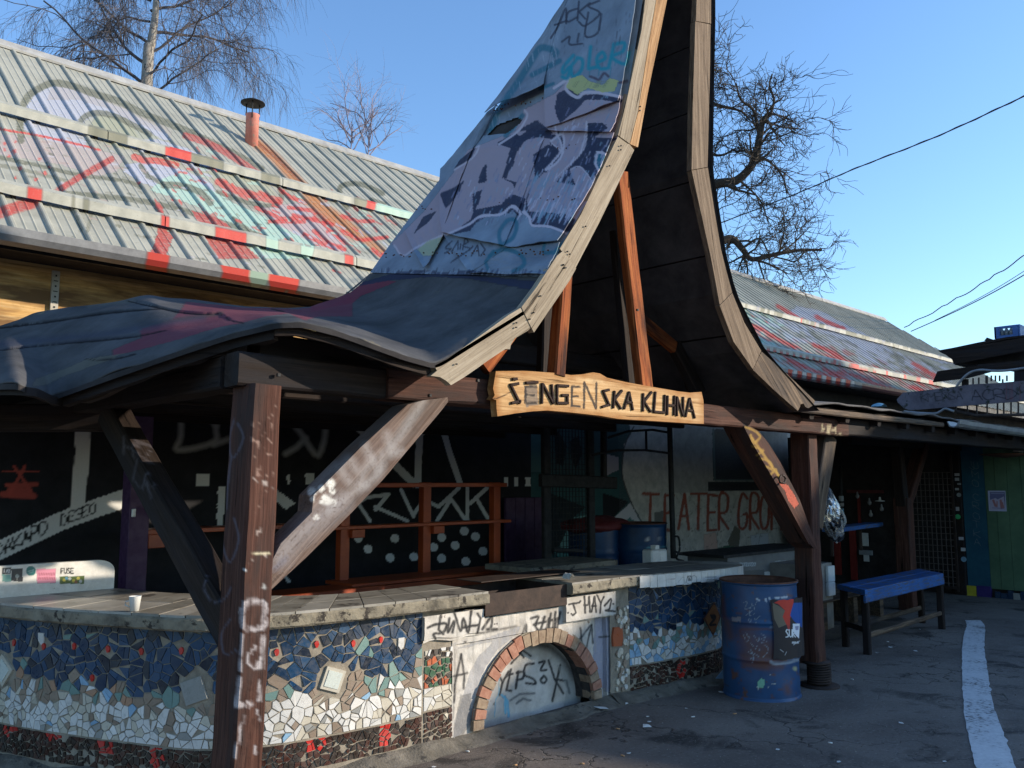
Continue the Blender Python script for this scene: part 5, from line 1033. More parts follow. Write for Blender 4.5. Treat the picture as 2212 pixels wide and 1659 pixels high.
for k_, x, y, a, sz, inn in (('F', 130, 1095, -.35, .120, True), ('C', 1240, 1165, .35, .120, False), ('C', 25, 1030, .9, .13, True)):
    s, z = from_px(k_, x, y); bt += bigtile(W1, s, z, a, sz, inn)
redp = [from_px(*p) for p in (('C', 90, 865), ('C', 278, 873), ('C', 482, 880), ('C', 693, 898), ('C', 910, 913), ('C', 1160, 908), ('C', 600, 1075), ('C', 1768, 907), ('C', 2022, 870), ('F', 240, 853), ('F', 428, 828))]
whp = [from_px('C', 270, 835), from_px('F', 560, 868)]
for s, z in redp+whp: holes1.append((s, z, .012, 0))
mosaic(W1, .4, sP, .228, .835, [(.50, .835, .057), (.395, .50, .046), (.228, .395, .040)], lambda s, z: band(1, s, z), holes1)
for P, col, pr_ in bt: piece(W1, P, col, pr_+.006, True)
for s, z in redp: piece(W1, [(s+.013*math.cos(a)*(1+.2*math.sin(3*a)), z+.020*math.sin(a)) for a in np.linspace(0, 6.28, 8)[:-1]], 'red', .008)
for s, z in whp: piece(W1, [(s-.02, z+.035), (s+.022, z+.035), (s+.018, z-.02), (s, z-.035), (s-.02, z-.01)], 'white', .008)
fl1 = [from_px(*p) for p in (('C', 75, 1390), ('C', 345, 1425), ('C', 692, 1505), ('C', 1018, 1565), ('C', 2045, 1500), ('F', 45, 1500), ('F', 452, 1450))]
fl1 = [fl1[i] for i in (0, 1, 2, 3, 4, 6)]
def brown(s, z, fl):
    for a, b in fl:
        d = math.hypot(s-a, z-b)
        if d < .018: return 'umber'
        if d < .058: return 'red' if r1.random() < .85 else 'umber'
    return ch(('brown', 5), ('umber', 6)) if r1.random() > .10 else None
mosaic(W1, .4, sP, .07, .222, [(.07, .222, .030)], lambda s, z: brown(s, z, fl1), gap=.0024, prot=.006)
# narrow pier left of the hearth
sA1, sA2 = sP+.015, S1-.01
mosaic(W1, sA1, sA2, .375, .60, [(.375, .60, .030)], lambda s, z: ch(('orange', 3), ('green', 4), ('umber', 2)) if z < .55 else ch(('white', 2), ('umber', 3), ('cream', 1)), gap=.003)
mosaic(W1, sA1, sA2, .245, .375, [(.245, .375, .042)], lambda s, z: ch(('cream', 5), ('white', 3)), gap=.0022); mosaic(W1, sA1, sA2, .06, .24, [(.06, .24, .028)], lambda s, z: ch(('umber', 4), ('brown', 4), ('cream', .5)), gap=.003)
# right-hand curve
s21 = .20
mosaic(W2, s21, S2-.02, .235, .835, [(.46, .835, .056), (.34, .46, .047), (.235, .34, .043)], lambda s, z: ch(('navy', 4), ('blue', 4), ('ink', 2), ('teal', 1.2 if z < .62 else .3)) if z > .47+.02*math.sin(s*9) else (ch(('teal', 3), ('taupe', 2.5), ('sky', 1.5), ('white', 2)) if z > .35 else ch(('white', 5), ('sky', 1.5), ('cream', 1))), gap=.0024)
fl2 = [(s21+.55, .15)]
mosaic(W2, s21, S2-.02, .05, .23, [(.05, .23, .03)], lambda s, z: brown(s, z, fl2), gap=.003, prot=.007)
# pebbles and shells between hearth and right-hand mosaic
for i in range(60):
    s = r1.uniform(.03, .18); z = r1.uniform(.08, .68); a = r1.uniform(.010, .022)
    if .40 < z < .53 and s < .12: continue
    piece(W2, [(s+a*math.cos(t)*.9, z+a*1.2*math.sin(t)) for t in np.linspace(0, 6.28, 8)[:-1]], r1.choice(['cream', 'white', 'taupe', 'cream']), .014)
piece(W2, [(.02, .40), (.12, .39), (.13, .45), (.12, .53), (.03, .535), (.015, .47)], 'orange', .012)
# split into separate pieces and the small remainder
def scr(T):
    q = proj(np.array(T)); 
    if q[:, 0].max() < 0 or q[:, 0].min() > 2212 or q[:, 1].min() > 1659: return -1
    x, y = q[:, 0], q[:, 1]; return .5*abs(np.dot(x, np.roll(y, -1))-np.dot(y, np.roll(x, -1)))
sc_ = [(scr(T), k) for k, (T, B, col) in enumerate(tiles)]; order = [k for a, k in sorted(sc_, reverse=True)]
def tgeo(T, B):
    n = len(T); return list(T)+list(B), [tuple(range(n))]+[((i+1) % n, i, n+i, n+(i+1) % n) for i in range(n)]
for k in order[:298]:
    T, B, col = tiles[k]; V, Fc = tgeo(T, B); mesh('mosaic_tile', V, Fc, TILE[col], bar)
mb = MB(); keys = list(TILE)
for k in order[298:]:
    T, B, col = tiles[k]; V, Fc = tgeo(T, B); mb.add(V, Fc, keys.index(col))
mb.build('mosaic_tiles', [TILE[k] for k in keys], bar, kind='stuff')
# ---- hearth: plastered wall with brick arch
hx0, hx1, hy = 3.50, 5.06, 4.165; AX, RI, RO, AZ0 = 4.29, .525, .60, .055; AH = .465
hp = Pt(); hp.jit = 1.0; K_ = (.018, .018, .02); GY = (.23, .235, .26)
hp.po('F', [(900, 900), (1330, 745), (1300, 800), (1180, 900), (1100, 1010), (1040, 1150), (1010, 1370), (900, 1480), (890, 1460), (905, 1350), (940, 1250), (1000, 1050), (1050, 950), (1150, 850)], GY, .6)
hp.po('F', [(1800, 700), (1895, 690), (1905, 1150), (1890, 1180), (1830, 1130), (1790, 1000)], (.27, .27, .34), .85); hp.po('F', [(940, 1190), (1010, 1180), (1010, 1380), (960, 1440), (900, 1480), (895, 1420)], (.10, .10, .10), .6)
hp.st('F', [(905, 900), (903, 1150), (895, 1340)], 8, (.15, .14, .13), .7, .5)
for P_ in ([(730, 760), (780, 740), (850, 735), (830, 790), (770, 800), (780, 830)], [(815, 680), (800, 770), (830, 800)], [(870, 700), (860, 790), (900, 720), (890, 790)], [(900, 660), (940, 780), (960, 700), (990, 790), (1010, 650)], [(960, 760), (1060, 740)], [(1050, 670), (1070, 700), (1050, 790)], [(1080, 770), (1140, 690), (1135, 760), (1110, 770), (1175, 770)],
           [(1330, 830), (1360, 740), (1365, 830)], [(1395, 700), (1440, 690), (1420, 750), (1450, 790), (1400, 810)], [(1480, 690), (1450, 800), (1480, 800), (1510, 700)], [(1520, 670), (1500, 810)], [(1550, 660), (1530, 790), (1560, 700)], [(1580, 660), (1550, 800)], [(1410, 740), (1570, 700)], [(1430, 780), (1560, 760)]): hp.st('F', P_, 17, K_, .95, .5)
for P_ in ([(1635, 610), (1700, 600), (1710, 590)], [(1665, 610), (1680, 665), (1660, 680)], [(1735, 560), (1740, 665)], [(1735, 615), (1760, 610), (1765, 560), (1770, 660)], [(1780, 660), (1800, 560), (1810, 660)], [(1785, 620), (1810, 620)], [(1815, 550), (1840, 600), (1860, 560)], [(1840, 600), (1835, 665)], [(1865, 620), (1905, 575), (1895, 640), (1870, 650), (1940, 655)]): hp.st('F', P_, 13, K_, .95, .4)
for p_ in ((1630, 665), (1652, 672), (1920, 608), (1945, 608), (1160, 735), (1175, 735)): hp.dot('F', p_, 6, K_)
for P_ in ([(945, 930), (905, 1120), (900, 1240)], [(945, 930), (965, 1070), (960, 1150)], [(900, 1070), (985, 1050)]): hp.st('F', P_, 15, K_, .9, .5)
for P_ in ([(1710, 760), (1720, 880)], [(1700, 840), (1780, 740), (1750, 880)], [(1780, 740), (1790, 860)], [(1830, 820), (1890, 815)]): hp.st('F', P_, 12, K_, .85, .6)
hp.st('F', [(1040, 800), (1150, 780), (1300, 750)], 14, (.05, .045, .04), .8, .8); hp.dot('F', (970, 850), 9, K_, .8)
for i in range(30): x = r1.uniform(900, 1900); hp.st('F', [(x, 640+r1.uniform(0, 200)), (x+r1.uniform(-10, 10), 800+r1.uniform(0, 300))], r1.uniform(4, 9), (.32, .29, .25), .5, .8)
def arch_in(x, z, gx=0.): return ((x-AX)/(RI+gx))**2+(max(0, z-AZ0)/(AH+gx))**2 < 1 
nu, nz_ = 210, 110; V = []
for i in range(nu+1):
    for j in range(nz_+1):
        x = hx0+(hx1-hx0)*i/nu; z = .80*j/nz_; y = hy+.010*fbm(x*4, z*4, 0, 1)+.004*fbm(x*18, z*18, 0, 1)
        if x < 3.62 and z < .56: y += .0
        if 3.53 < x < 4.25 and z < .60: y += .018
        if x > 4.6 and z < .615: y += .022
        if 4.83 < x < 5.0 and z < .61: y += .03
        V.append((x, y, z))
Fc = [(i*(nz_+1)+j, (i+1)*(nz_+1)+j, (i+1)*(nz_+1)+j+1, i*(nz_+1)+j+1) for i in range(nu) for j in range(nz_) if not arch_in(hx0+(hx1-hx0)*(i+.5)/nu, .80*(j+.5)/nz_, .03) and not (3.70 < hx0+(hx1-hx0)*(i+.5)/nu < 4.52 and .8*(j+.5)/nz_ > .74)]
mesh('hearth_wall', V, Fc, PLAST, bar, paint=hp, gr=V)
ip = Pt(); ip.jit = .8
for P_ in ([(1180, 1050), (1210, 1110), (1250, 1040)], [(1210, 1110), (1190, 1190)], [(1265, 1025), (1235, 1160), (1265, 1165)], [(1235, 1070), (1275, 1055)], [(1310, 1040), (1295, 1150)], [(1300, 1050), (1345, 1040), (1340, 1085), (1300, 1095)], [(1410, 990), (1360, 1000), (1350, 1060), (1410, 1090), (1420, 1120), (1360, 1115)], [(1445, 985), (1480, 975), (1455, 1030), (1490, 1030)], [(1475, 1070), (1455, 1095), (1475, 1115), (1492, 1090), (1475, 1068)],
           [(1505, 970), (1545, 1090), (1600, 1180)], [(1580, 1000), (1530, 1230)], [(1545, 1090), (1620, 1100), (1640, 1180)], [(1280, 925), (1340, 905), (1390, 940)], [(1310, 900), (1345, 950)], [(1265, 990), (1320, 930)]): ip.st('F', P_, 15, K_, .95, .4)
ip.st('F', [(1260, 1225), (1320, 1185), (1415, 1180)], 13, (.1, .1, .1), .9, .6); ip.st('F', [(1300, 1245), (1340, 1215), (1390, 1225)], 14, (.1, .1, .1), .9, .6); ip.dot('F', (1145, 1155), 8, K_)
SK = (.12, .38, .52)
ip.st('F', [(1205, 1190), (1240, 1225), (1250, 1330)], 16, SK, .9, .2); ip.st('F', [(1225, 1200), (1228, 1310)], 14, SK, .9, .2); ip.st('F', [(1190, 1050), (1185, 1180), (1165, 1230), (1160, 1330)], 7, SK, .7, .2)
ip.po('F', [(1560, 1000), (1680, 1010), (1700, 1250), (1600, 1300), (1620, 1150)], (.3, .3, .28), .5); ip.st('F', [(1370, 870), (1500, 880), (1600, 960), (1680, 1080)], 40, (.03, .03, .03), .8, 1.)
V, Fc = grid(lambda u, v: np.array([3.72+1.15*u, 4.33+.008*fbm(u*5, v*5, 1, 1), .62*v]), 140, 80); mesh('hearth_back', V, Fc, PLAST, bar, paint=ip, gr=V)
# soffit of the arch, bricks round its edge
nb = 25
for k in range(nb):
    a0 = math.pi*(k+.06)/nb; a1 = math.pi*(k+.94)/nb; jr = r1.uniform(-.006, .008); jo = r1.uniform(-.006, .008)
    pts = [(AX-(RI+jr+(RO-RI+.012+jo)*h)*math.cos(a), AZ0+(AH+jr+(RO-RI+.012+jo)*h)*math.sin(a)) for a, h in ((a0, 0), (a1, 0), (a1, 1), (a0, 1))]
    if k in (0, nb-1): pts = [(p[0], max(p[1], .02)) for p in pts]
    fy = hy-.010+r1.uniform(-.004, .004); V = [(p[0], fy, p[1]) for p in pts]+[(p[0], hy+.10, p[1]) for p in pts]
    grim = (9 < k < 16) or r1.random() < .3
    mesh('brick', V, [(0, 1, 2, 3), (7, 6, 5, 4), (0, 4, 5, 1), (1, 5, 6, 2), (2, 6, 7, 3), (3, 7, 4, 0)], BRICKG if grim else BRICK, bar)
V = []; n = 40
for i in range(n+1):
    a = math.pi*i/n
    for y, dr in ((hy+.02, .004), (hy+.10, .006), (4.335, .002)): V.append((AX-(RI+dr)*math.cos(a), y, AZ0+(AH+dr)*math.sin(a)))
mesh('arch_soffit', V, [(i*3+j, i*3+j+1, (i+1)*3+j+1, (i+1)*3+j) for i in range(n) for j in range(2)], rough_mat('sooty_brick', (.03, .028, .028), (.09, .08, .075), 20, .9, .5), bar)
V = []
for i in range(n+1):
    a = math.pi*i/n
    for h in (0, 1): V.append((AX-(RI+.004+(RO-RI+.02)*h)*math.cos(a), hy+.004, AZ0+(AH+.004+(RO-RI+.02)*h)*math.sin(a)))
mesh('arch_mortar', V, [(2*i, 2*i+1, 2*i+3, 2*i+2) for i in range(n)], CONC, bar)
bx('hearth_core', (3.5, 4.38, 0), (5.06, 4.6, .80), CONC, bar); V, Fc = grid(lambda u, v: np.array([3.26+.48*u, 4.134+.008*fbm(u*4, v*3, 3, 1)+(.012*(1-v) if v < .1 else 0), .645+.02*fbm(u*3, 0, 0, 1)+(.157-.02*fbm(u*3, 0, 0, 1))*v]), 100, 36)
mesh('hearth_lintel', V, Fc, PLAST, bar, paint=hp, gr=V); bx('hearth_lintel', (3.262, 4.148, .66), (3.735, 4.2, .798), PLAST, bar)
V, Fc = grid(lambda u, v: np.array([4.50+.54*u, 4.128+.006*fbm(u*4, v*3, 7, 1), .635+.165*v]), 110, 36)
mesh('hearth_lintel', V, Fc, PLAST, bar, paint=hp, gr=V); bx('hearth_lintel', (4.505, 4.136, .637), (5.035, 4.2, .798), PLAST, bar)
footV = []; fx = lambda s, o_: np.array([s, hy-o_, 0]); footing(fx_, 3.5, 5.1, 'footing')
mb = MB()
for i in range(14): mb.box((4.55+.035*i+.01*math.sin(i*2), 4.12-.0, .03), .03, .03, .03)
# fire trough of black sheet steel
tr = thing('fire_trough', 'black rusty sheet-steel fire trough let into the counter above the arch', 'grill', (4.1, 4.3, .75))
bx('front_plate', (3.735, 4.12, .755), (4.50, 4.13, .895), IRON, tr); bx('side_plate', (3.735, 4.133, .755), (3.745, 4.62, .89), IRON, tr); bx('side_plate', (4.49, 4.133, .755), (4.50, 4.62, .89), IRON, tr); bx('back_plate', (3.748, 4.61, .755), (4.487, 4.62, .885), IRON, tr); bx('lid_plate', (3.95, 4.40, .925), (4.95, 4.66, .931), IRON, tr); bx('floor_plate', (3.748, 4.133, .757), (4.487, 4.607, .765), BLACK, tr)
# ---- concrete slabs with a tiled top
def slab(outer, inner, z0, z1, name, mat, n=12):
    O_, I_ = catm(outer, n), catm(inner, n); m = len(O_); V = []
    for i in range(m):
        d = .006*fbm(i*.5, 0, z0, 1)
        o_ = O_[i]; q = I_[i]; e_ = norm(o_-q)
        V += [(q[0], q[1], z0), (q[0], q[1], z1), (o_[0], o_[1], z1), (o_[0]+e_[0]*(.008+d), o_[1]+e_[1]*(.008+d), z1-.01), (o_[0]+e_[0]*(.006-d), o_[1]+e_[1]*(.006-d), z0+.012+d), (o_[0]-e_[0]*.01, o_[1]-e_[1]*.01, z0)]
    Fc = [(i*6+j, i*6+(j+1) % 6, (i+1)*6+(j+1) % 6, (i+1)*6+j) for i in range(m-1) for j in range(6)]+[tuple(range(6))[::-1], tuple((m-1)*6+j for j in range(6))]
    mesh(name, V, Fc, mat, bar, gr=V); return O_, I_
outL = [(.70, 7.9), (.85, 7.3), (1.10, 6.45), (1.36, 5.61), (1.55, 5.13), (1.76, 4.72), (1.92, 4.42), (2.12, 4.24), (2.40, 4.15), (2.8, 4.10), (3.23, 4.08), (3.72, 4.07)]
inL = [(1.2, 8.0), (1.5, 7.5), (1.75, 6.6), (2.05, 5.95), (2.2, 5.5), (2.38, 5.15), (2.52, 4.95), (2.68, 4.78), (2.85, 4.65), (3.1, 4.6), (3.4, 4.6), (3.72, 4.6)]
O_, I_ = slab(outL, inL, .835, .905, 'counter_slab', CONC)
SLT = rough_mat('worn_slab_tile', (.17, .155, .13), (.34, .315, .27), 4, .42, .15, .004, spots=((.06, .052, .045), 5, .58), spec=.5)
SLT2 = rough_mat('pale_slab_tile', (.30, .28, .24), (.46, .43, .38), 6, .4, .15, .004, spots=((.1, .09, .08), 9, .62), spec=.5)
def toptiles(O_, I_, st_, rows, z, mt):
    m = len(O_)
    for a in range(0, m-1, st_):
        b = min(a+st_, m-1)
        for k in range(rows):
            f0, f1 = k/rows+.006, (k+1)/rows-.006
            pt = lambda i, f, e: np.array(O_[i])*(1-f)+np.array(I_[i])*f
            idx = list(range(a, b+1)); A = [pt(i, f0, 0) for i in idx]; B = [pt(i, f1, 0) for i in idx]
            d = norm(A[-1]-A[0])*.003; A[0] = A[0]+d; A[-1] = A[-1]-d; B[0] = B[0]+d; B[-1] = B[-1]-d
            loop = A+B[::-1]; n = len(loop); h = z+r1.uniform(-.001, .0015); V = [(p[0], p[1], h) for p in loop]+[(p[0], p[1], z-.014) for p in loop]
            mesh('slab_tile', V, [tuple(range(n))[::-1]]+[(i, (i+1) % n, n+(i+1) % n, n+i) for i in range(n)], mt if r1.random() < .8 else SLT2, bar)
toptiles(O_, I_, 6, 2, .9185, SLT)
outR = [(4.50, 4.07), (4.9, 4.07), (5.25, 4.055), (5.6, 3.99), (5.95, 3.94), (6.25, 3.93), (6.5, 3.97), (6.63, 4.08), (6.66, 4.3)]
inR = [(4.50, 4.65), (4.9, 4.66), (5.25, 4.68), (5.6, 4.68), (5.9, 4.66), (6.1, 4.64), (6.25, 4.62), (6.35, 4.6), (6.4, 4.6)]
O2, I2 = slab(outR, inR, .825, .895, 'counter_slab', CONC)
toptiles(O2, I2, 8, 2, .908, SLT)
EP = Pt(); EP.jit = .4
EP.text('K', '161', (1200, 1190), (13, 0), (0, 30), 5, (.02, .02, .02), .95, adv=1.35, jit=.01, soft=.05)
for P_ in ([(1196, 1187), (1256, 1187), (1256, 1238), (1196, 1238), (1196, 1187)],): EP.st('K', P_, 2.5, (.02, .02, .02))
for P_ in ([(1325, 1195), (1400, 1192)], [(1335, 1212), (1405, 1208)], [(1330, 1225), (1395, 1220)]): EP.st('K', P_, 5, (.08, .08, .08), .8)
EP.st('K', [(1040, 1215), (1110, 1205)], 3, (.3, .12, .1), .8); EP.st('K', [(1130, 1230), (1170, 1190), (1180, 1240), (1200, 1180)], 3, (.1, .1, .1), .6)
WT_ = rough_mat('white_edge_tile', (.60, .57, .52), (.78, .76, .71), 16, .3, .1, painted=True, keep=.95, spots=((.3, .26, .2), 18, .7), spec=.5)
fO, SO, sO = path(O2); s = float(np.interp(5.22, O2[:, 0], sO))
while s < SO-.05:
    w_ = r1.uniform(.07, .11); zt, zb_ = .902, .815+r1.uniform(-.006, .008); V = []
    n, m = 18, 16
    for i in range(n+1):
        for j in range(m+1): p = fO(s+(w_-.004)*i/n, .022); p[2] = zb_+(zt-zb_)*j/m; V.append(p)
    Fc = [(i*(m+1)+j, (i+1)*(m+1)+j, (i+1)*(m+1)+j+1, i*(m+1)+j+1) for i in range(n) for j in range(m)]
    o = mesh('edge_tile', V, Fc, WT_, bar, paint=EP, gr=V); md = o.modifiers.new('t', 'SOLIDIFY'); md.thickness = .007; md.offset = -1
    s += w_
# tiled upstand with stickers at the far left end of the counter
up = Pt(); up.jit = .15
def stk(P_, col): up.po('C', P_, col, 1.)
stk([(0, 375), (55, 370), (55, 412), (0, 412)], (.04, .04, .045)); up.text('C', 'LAB', (12, 380), (11, 0), (0, 22), 3.5, (.6, .6, .6), adv=1.25, jit=.0); stk([(0, 415), (55, 415), (55, 460), (0, 460)], (.2, .4, .35)); stk([(58, 378), (130, 376), (130, 462), (58, 455)], (.035, .035, .04)); up.dot('C', (95, 425), 12, (.3, .32, .3)); up.st('C', [(95, 430), (95, 450)], 4, (.3, .32, .3))
up.dot('C', (183, 392), 31, (.03, .17, .16), 1, .03); up.st('C', [(165, 395), (200, 385)], 7, (.25, .4, .38), .8); up.st('C', [(170, 405), (198, 398)], 5, (.25, .4, .38), .8)
stk([(218, 378), (342, 378), (342, 468), (222, 472)], (.62, .24, .32)); 
for y in (405, 432):
    for i in range(13): up.st('C', [(230+i*8.5, y), (230+i*8.5, y+14)], 4.5, (.25, .06, .09), .9)
up.text('C', 'FUSE', (374, 376), (16, 0), (0, 32), 7, (.02, .02, .02), adv=1.32, jit=0.)
stk([(365, 428), (523, 424), (523, 474), (368, 474)], (.09, .13, .03))
for x, y, col in ((395, 450, (.55, .45, .05)), (430, 442, (.6, .6, .55)), (455, 455, (.55, .45, .05)), (410, 440, (.1, .3, .45)), (485, 440, (.6, .5, .1)), (500, 458, (.5, .5, .5)), (470, 462, (.3, .1, .05))): up.dot('C', (x, y), 10, col, .9)
x0_, x1_ = at(*c('C', 0, 500), Y=5.9)[0]-.75, at(*c('C', 712, 500), Y=5.9)[0]
V = []; n, m = 330, 44
for i in range(n+1):
    x = x0_+(x1_-x0_)*i/n; r_ = max(0, x-(x1_-.1))/.1; h = 1.105-.075*(1-math.sqrt(max(0, 1-r_*r_))) 
    for j in range(m+1): V.append((x, 5.9, .90+(h-.90)*j/m))
Fc = [(i*(m+1)+j, (i+1)*(m+1)+j, (i+1)*(m+1)+j+1, i*(m+1)+j+1) for i in range(n) for j in range(m)]
o = mesh('tiled_upstand', V, Fc, WT_, bar, paint=up, gr=V); md = o.modifiers.new('t', 'SOLIDIFY'); md.thickness = .05; md.offset = 1
for xx in (175, 362, 545): q = at(*c('C', xx, 430), Y=5.89); bx('tile_joint', (q[0]-.0012, 5.896, .91), (q[0]+.0012, 5.8985, 1.09), GROUT, bar)
# cup
cp = at(*c('C', 862, 652), Z=.921)
cu_ = thing('paper_cup', 'small white cup standing near the front edge of the counter', 'cup', cp)
lathe('cup_wall', [(.0, .002), (.022, 0), (.031, .075), (.033, .078), (.030, .076), (.021, .006), (0, .006)], cp, WHT, cu_, n=24)
tube('cup_handle', [cp+np.array(v) for v in ((-.018, .012, .055), (-.038, .026, .05), (-.04, .028, .032), (-.02, .014, .02))], .004, WHT, cu_, n=6)
# ================================================================== things behind the counter
unit = thing('orange_shelving', 'orange painted timber serving shelf with three uprights against the black wall', 'shelf', (5, 6.5, 0))
OR = SHELF
def bm_(name, a, b, mt, par, **k): return bx(name, a, b, mt, par, bev=.004, **k)
for x, lab in ((4.18, 0), (5.08, 0), (5.98, 0)): bm_('upright', (x-.045, 6.42, .76), (x+.045, 6.50, 1.60), OR, unit)
bm_('rail', (4.05, 6.40, 1.555), (6.1, 6.47, 1.595), OR, unit); bm_('shelf_board', (3.75, 6.36, 1.195), (6.12, 6.52, 1.225), OR, unit)
for x in (4.22, 5.12): bm_('bracket', (x, 6.37, 1.12), (x+.13, 6.45, 1.192), OR, unit)
bm_('table_top', (4.05, 6.1, .735), (6.4, 6.52, .765), OR, unit)
V, Fc = [], []
pts = [(4.35, .73), (4.35, .63), (4.75, .64), (4.95, .66), (5.15, .63), (5.4, .62), (5.6, .66), (5.8, .685), (5.95, .65), (6.1, .63), (6.3, .66), (6.42, .66), (6.42, .73)]
prism('apron', [(x, 6.09, z) for x, z in pts], (0, -1, 0), .03, OR, unit)
for x in (4.5, 5.5, 6.3): bm_('leg', (x, 6.15, 0), (x+.07, 6.22, .73), OR, unit)
tb = thing('orange_bench', 'low orange plank bench standing left of the orange shelving', 'bench', (3, 6.2, 0))
bm_('seat', (2.2, 6.0, .70), (4.3, 6.35, .745), OR, tb); bm_('leg', (2.4, 6.1, 0), (2.47, 6.3, .7), OR, tb); bm_('leg', (4.0, 6.1, 0), (4.07, 6.3, .7), OR, tb)
ws = thing('orange_wall_shelf', 'short orange shelf on a bracket beside the purple post', 'shelf', (2.9, 6.9, 1.2))
q0 = at(308, 1148, Y=6.9); bm_('shelf_board', (q0[0], 6.8, q0[2]-.02), (4.1, 7.1, q0[2]+.015), OR, ws); bm_('bracket', (q0[0]+.03, 6.85, q0[2]-.13), (q0[0]+.16, 6.92, q0[2]-.022), OR, ws)
q0 = at(288, 1200, Y=6.7)
pp = thing('purple_post', 'purple square post standing at the end of the tiled upstand', 'post', (q0[0], 6.7, 0)); bm_('shaft', (q0[0]-.075, 6.62, 0), (q0[0]+.075, 6.78, 2.1), PURP, pp); q1 = at(289, 1108, Y=6.61); bm_('switch', (q1[0]-.015, 6.605, q1[2]-.03), (q1[0]+.015, 6.62, q1[2]+.03), WHT, pp)
q0, q1 = at(1090, 1100, Y=7.35), at(1172, 1100, Y=7.35)
pd = thing('purple_door', 'dark purple plank door right of the orange shelving', 'door', (q0[0], 7.35, 0))
n_ = 4
for i in range(n_): a = q0[0]+(q1[0]-q0[0])*i/n_; bm_('plank', (a+.003, 7.33, .1), (a+(q1[0]-q0[0])/n_-.003, 7.37, 1.42), PURP, pd)
sb = thing('service_table', 'low grey concrete-topped table behind the trough end of the counter', 'table', (5.6, 5.6, 0))
q0, q1 = at(1195, 1262, Y=5.6), at(1250, 1245, Y=5.6); bm_('table_top', (q0[0]-.5, 5.4, .80), (q1[0]+.35, 6.0, .85), CONC, sb); bm_('block', (q0[0]-.1, 5.45, 0), (q0[0]+.1, 5.6, .80), CONC, sb); bm_('block', (q1[0]+.05, 5.45, 0), (q1[0]+.25, 5.6, .80), CONC, sb)
# mesh gate in the dark
mg = thing('wire_mesh_gate', 'black-framed wire mesh gate standing in the dark behind the counter', 'gate', (6.9, 6.0, 0))
Yg = 6.0; q = {k: at(*c('K', *k), Y=Yg) for k in ((165, 40), (240, 1100), (490, 40), (540, 1100), (1040, 100), (1095, 1050))}
for (a, b, w) in ((at(*c('K', 195, -20), Y=Yg), at(*c('K', 205, 1080), Y=Yg), .10), (at(*c('K', 505, -20), Y=Yg), at(*c('K', 520, 1120), Y=Yg), .09), (at(*c('K', 605, 0), Y=Yg), at(*c('K', 608, 560), Y=Yg), .06)): beam('frame_post', a, b, w, .06, BLACK, mg, up=(0, 1, 0), wob=.001)
beam('frame_rail', at(*c('K', 160, 510), Y=Yg-.05), at(*c('K', 690, 530), Y=Yg-.05), .05, .13, BLACK, mg, wob=.001); beam('frame_rail', at(*c('K', 250, 1000), Y=Yg-.05), at(*c('K', 450, 1008), Y=Yg-.05), .04, .04, BLACK, mg, wob=.001)
mb = MB(); a, b = at(*c('K', 200, 500), Y=Yg)[0], at(*c('K', 520, 500), Y=Yg)[0]
for i in range(15): x = a+(b-a)*i/14; mb.bx((x-.003, Yg-.003, .75), (x+.003, Yg+.003, 2.2))
for i in range(26): z = .78+i*.056; mb.bx((a, Yg+.004, z-.003), (b, Yg+.009, z+.003))
mb.build('wire_mesh', BLACK, mg)
st_ = thing('black_standpipe', 'thin black iron standpipe rising in front of the tiled mural wall', 'pipe', at(*c('K', 1095, 1050), Y=5.6)); 
beam('pipe', at(*c('K', 1070, 90), Y=5.6), at(*c('K', 1098, 1060), Y=5.6), .055, .055, BLACK, st_, up=(0, 1, 0), wob=.001, bev=.015)
tube('hoop', [at(*c('K', *p), Y=5.6) for p in ((530, 330), (700, 300), (900, 298), (1070, 320))], .014, BLACK, st_, n=6); tube('hoop', [at(*c('K', *p), Y=5.6) for p in ((640, 210), (780, 165), (950, 155), (1070, 175))], .014, BLACK, st_, n=6); tube('hoop', [at(*c('K', 905, 160), Y=5.6), at(*c('K', 908, 300), Y=5.6)], .014, BLACK, st_, n=6)
hs = thing('black_hose', 'black hose looped from the standpipe along the counter back', 'hose', at(*c('K', 1110, 1060), Y=5.5)); tube('hose_line', catm([at(*c('K', *p), Y=5.5) for p in ((1105, 905), (1135, 915), (1142, 1000), (1120, 1060), (1170, 1080))], 6), .012, BLACK, hs, n=6); tube('hose_line', catm([at(*c('K', *p), Y=5.5) for p in ((1105, 1010), (1160, 1030), (1240, 1042), (1500, 1040), (1700, 1025))], 6), .012, BLACK, hs, n=6)
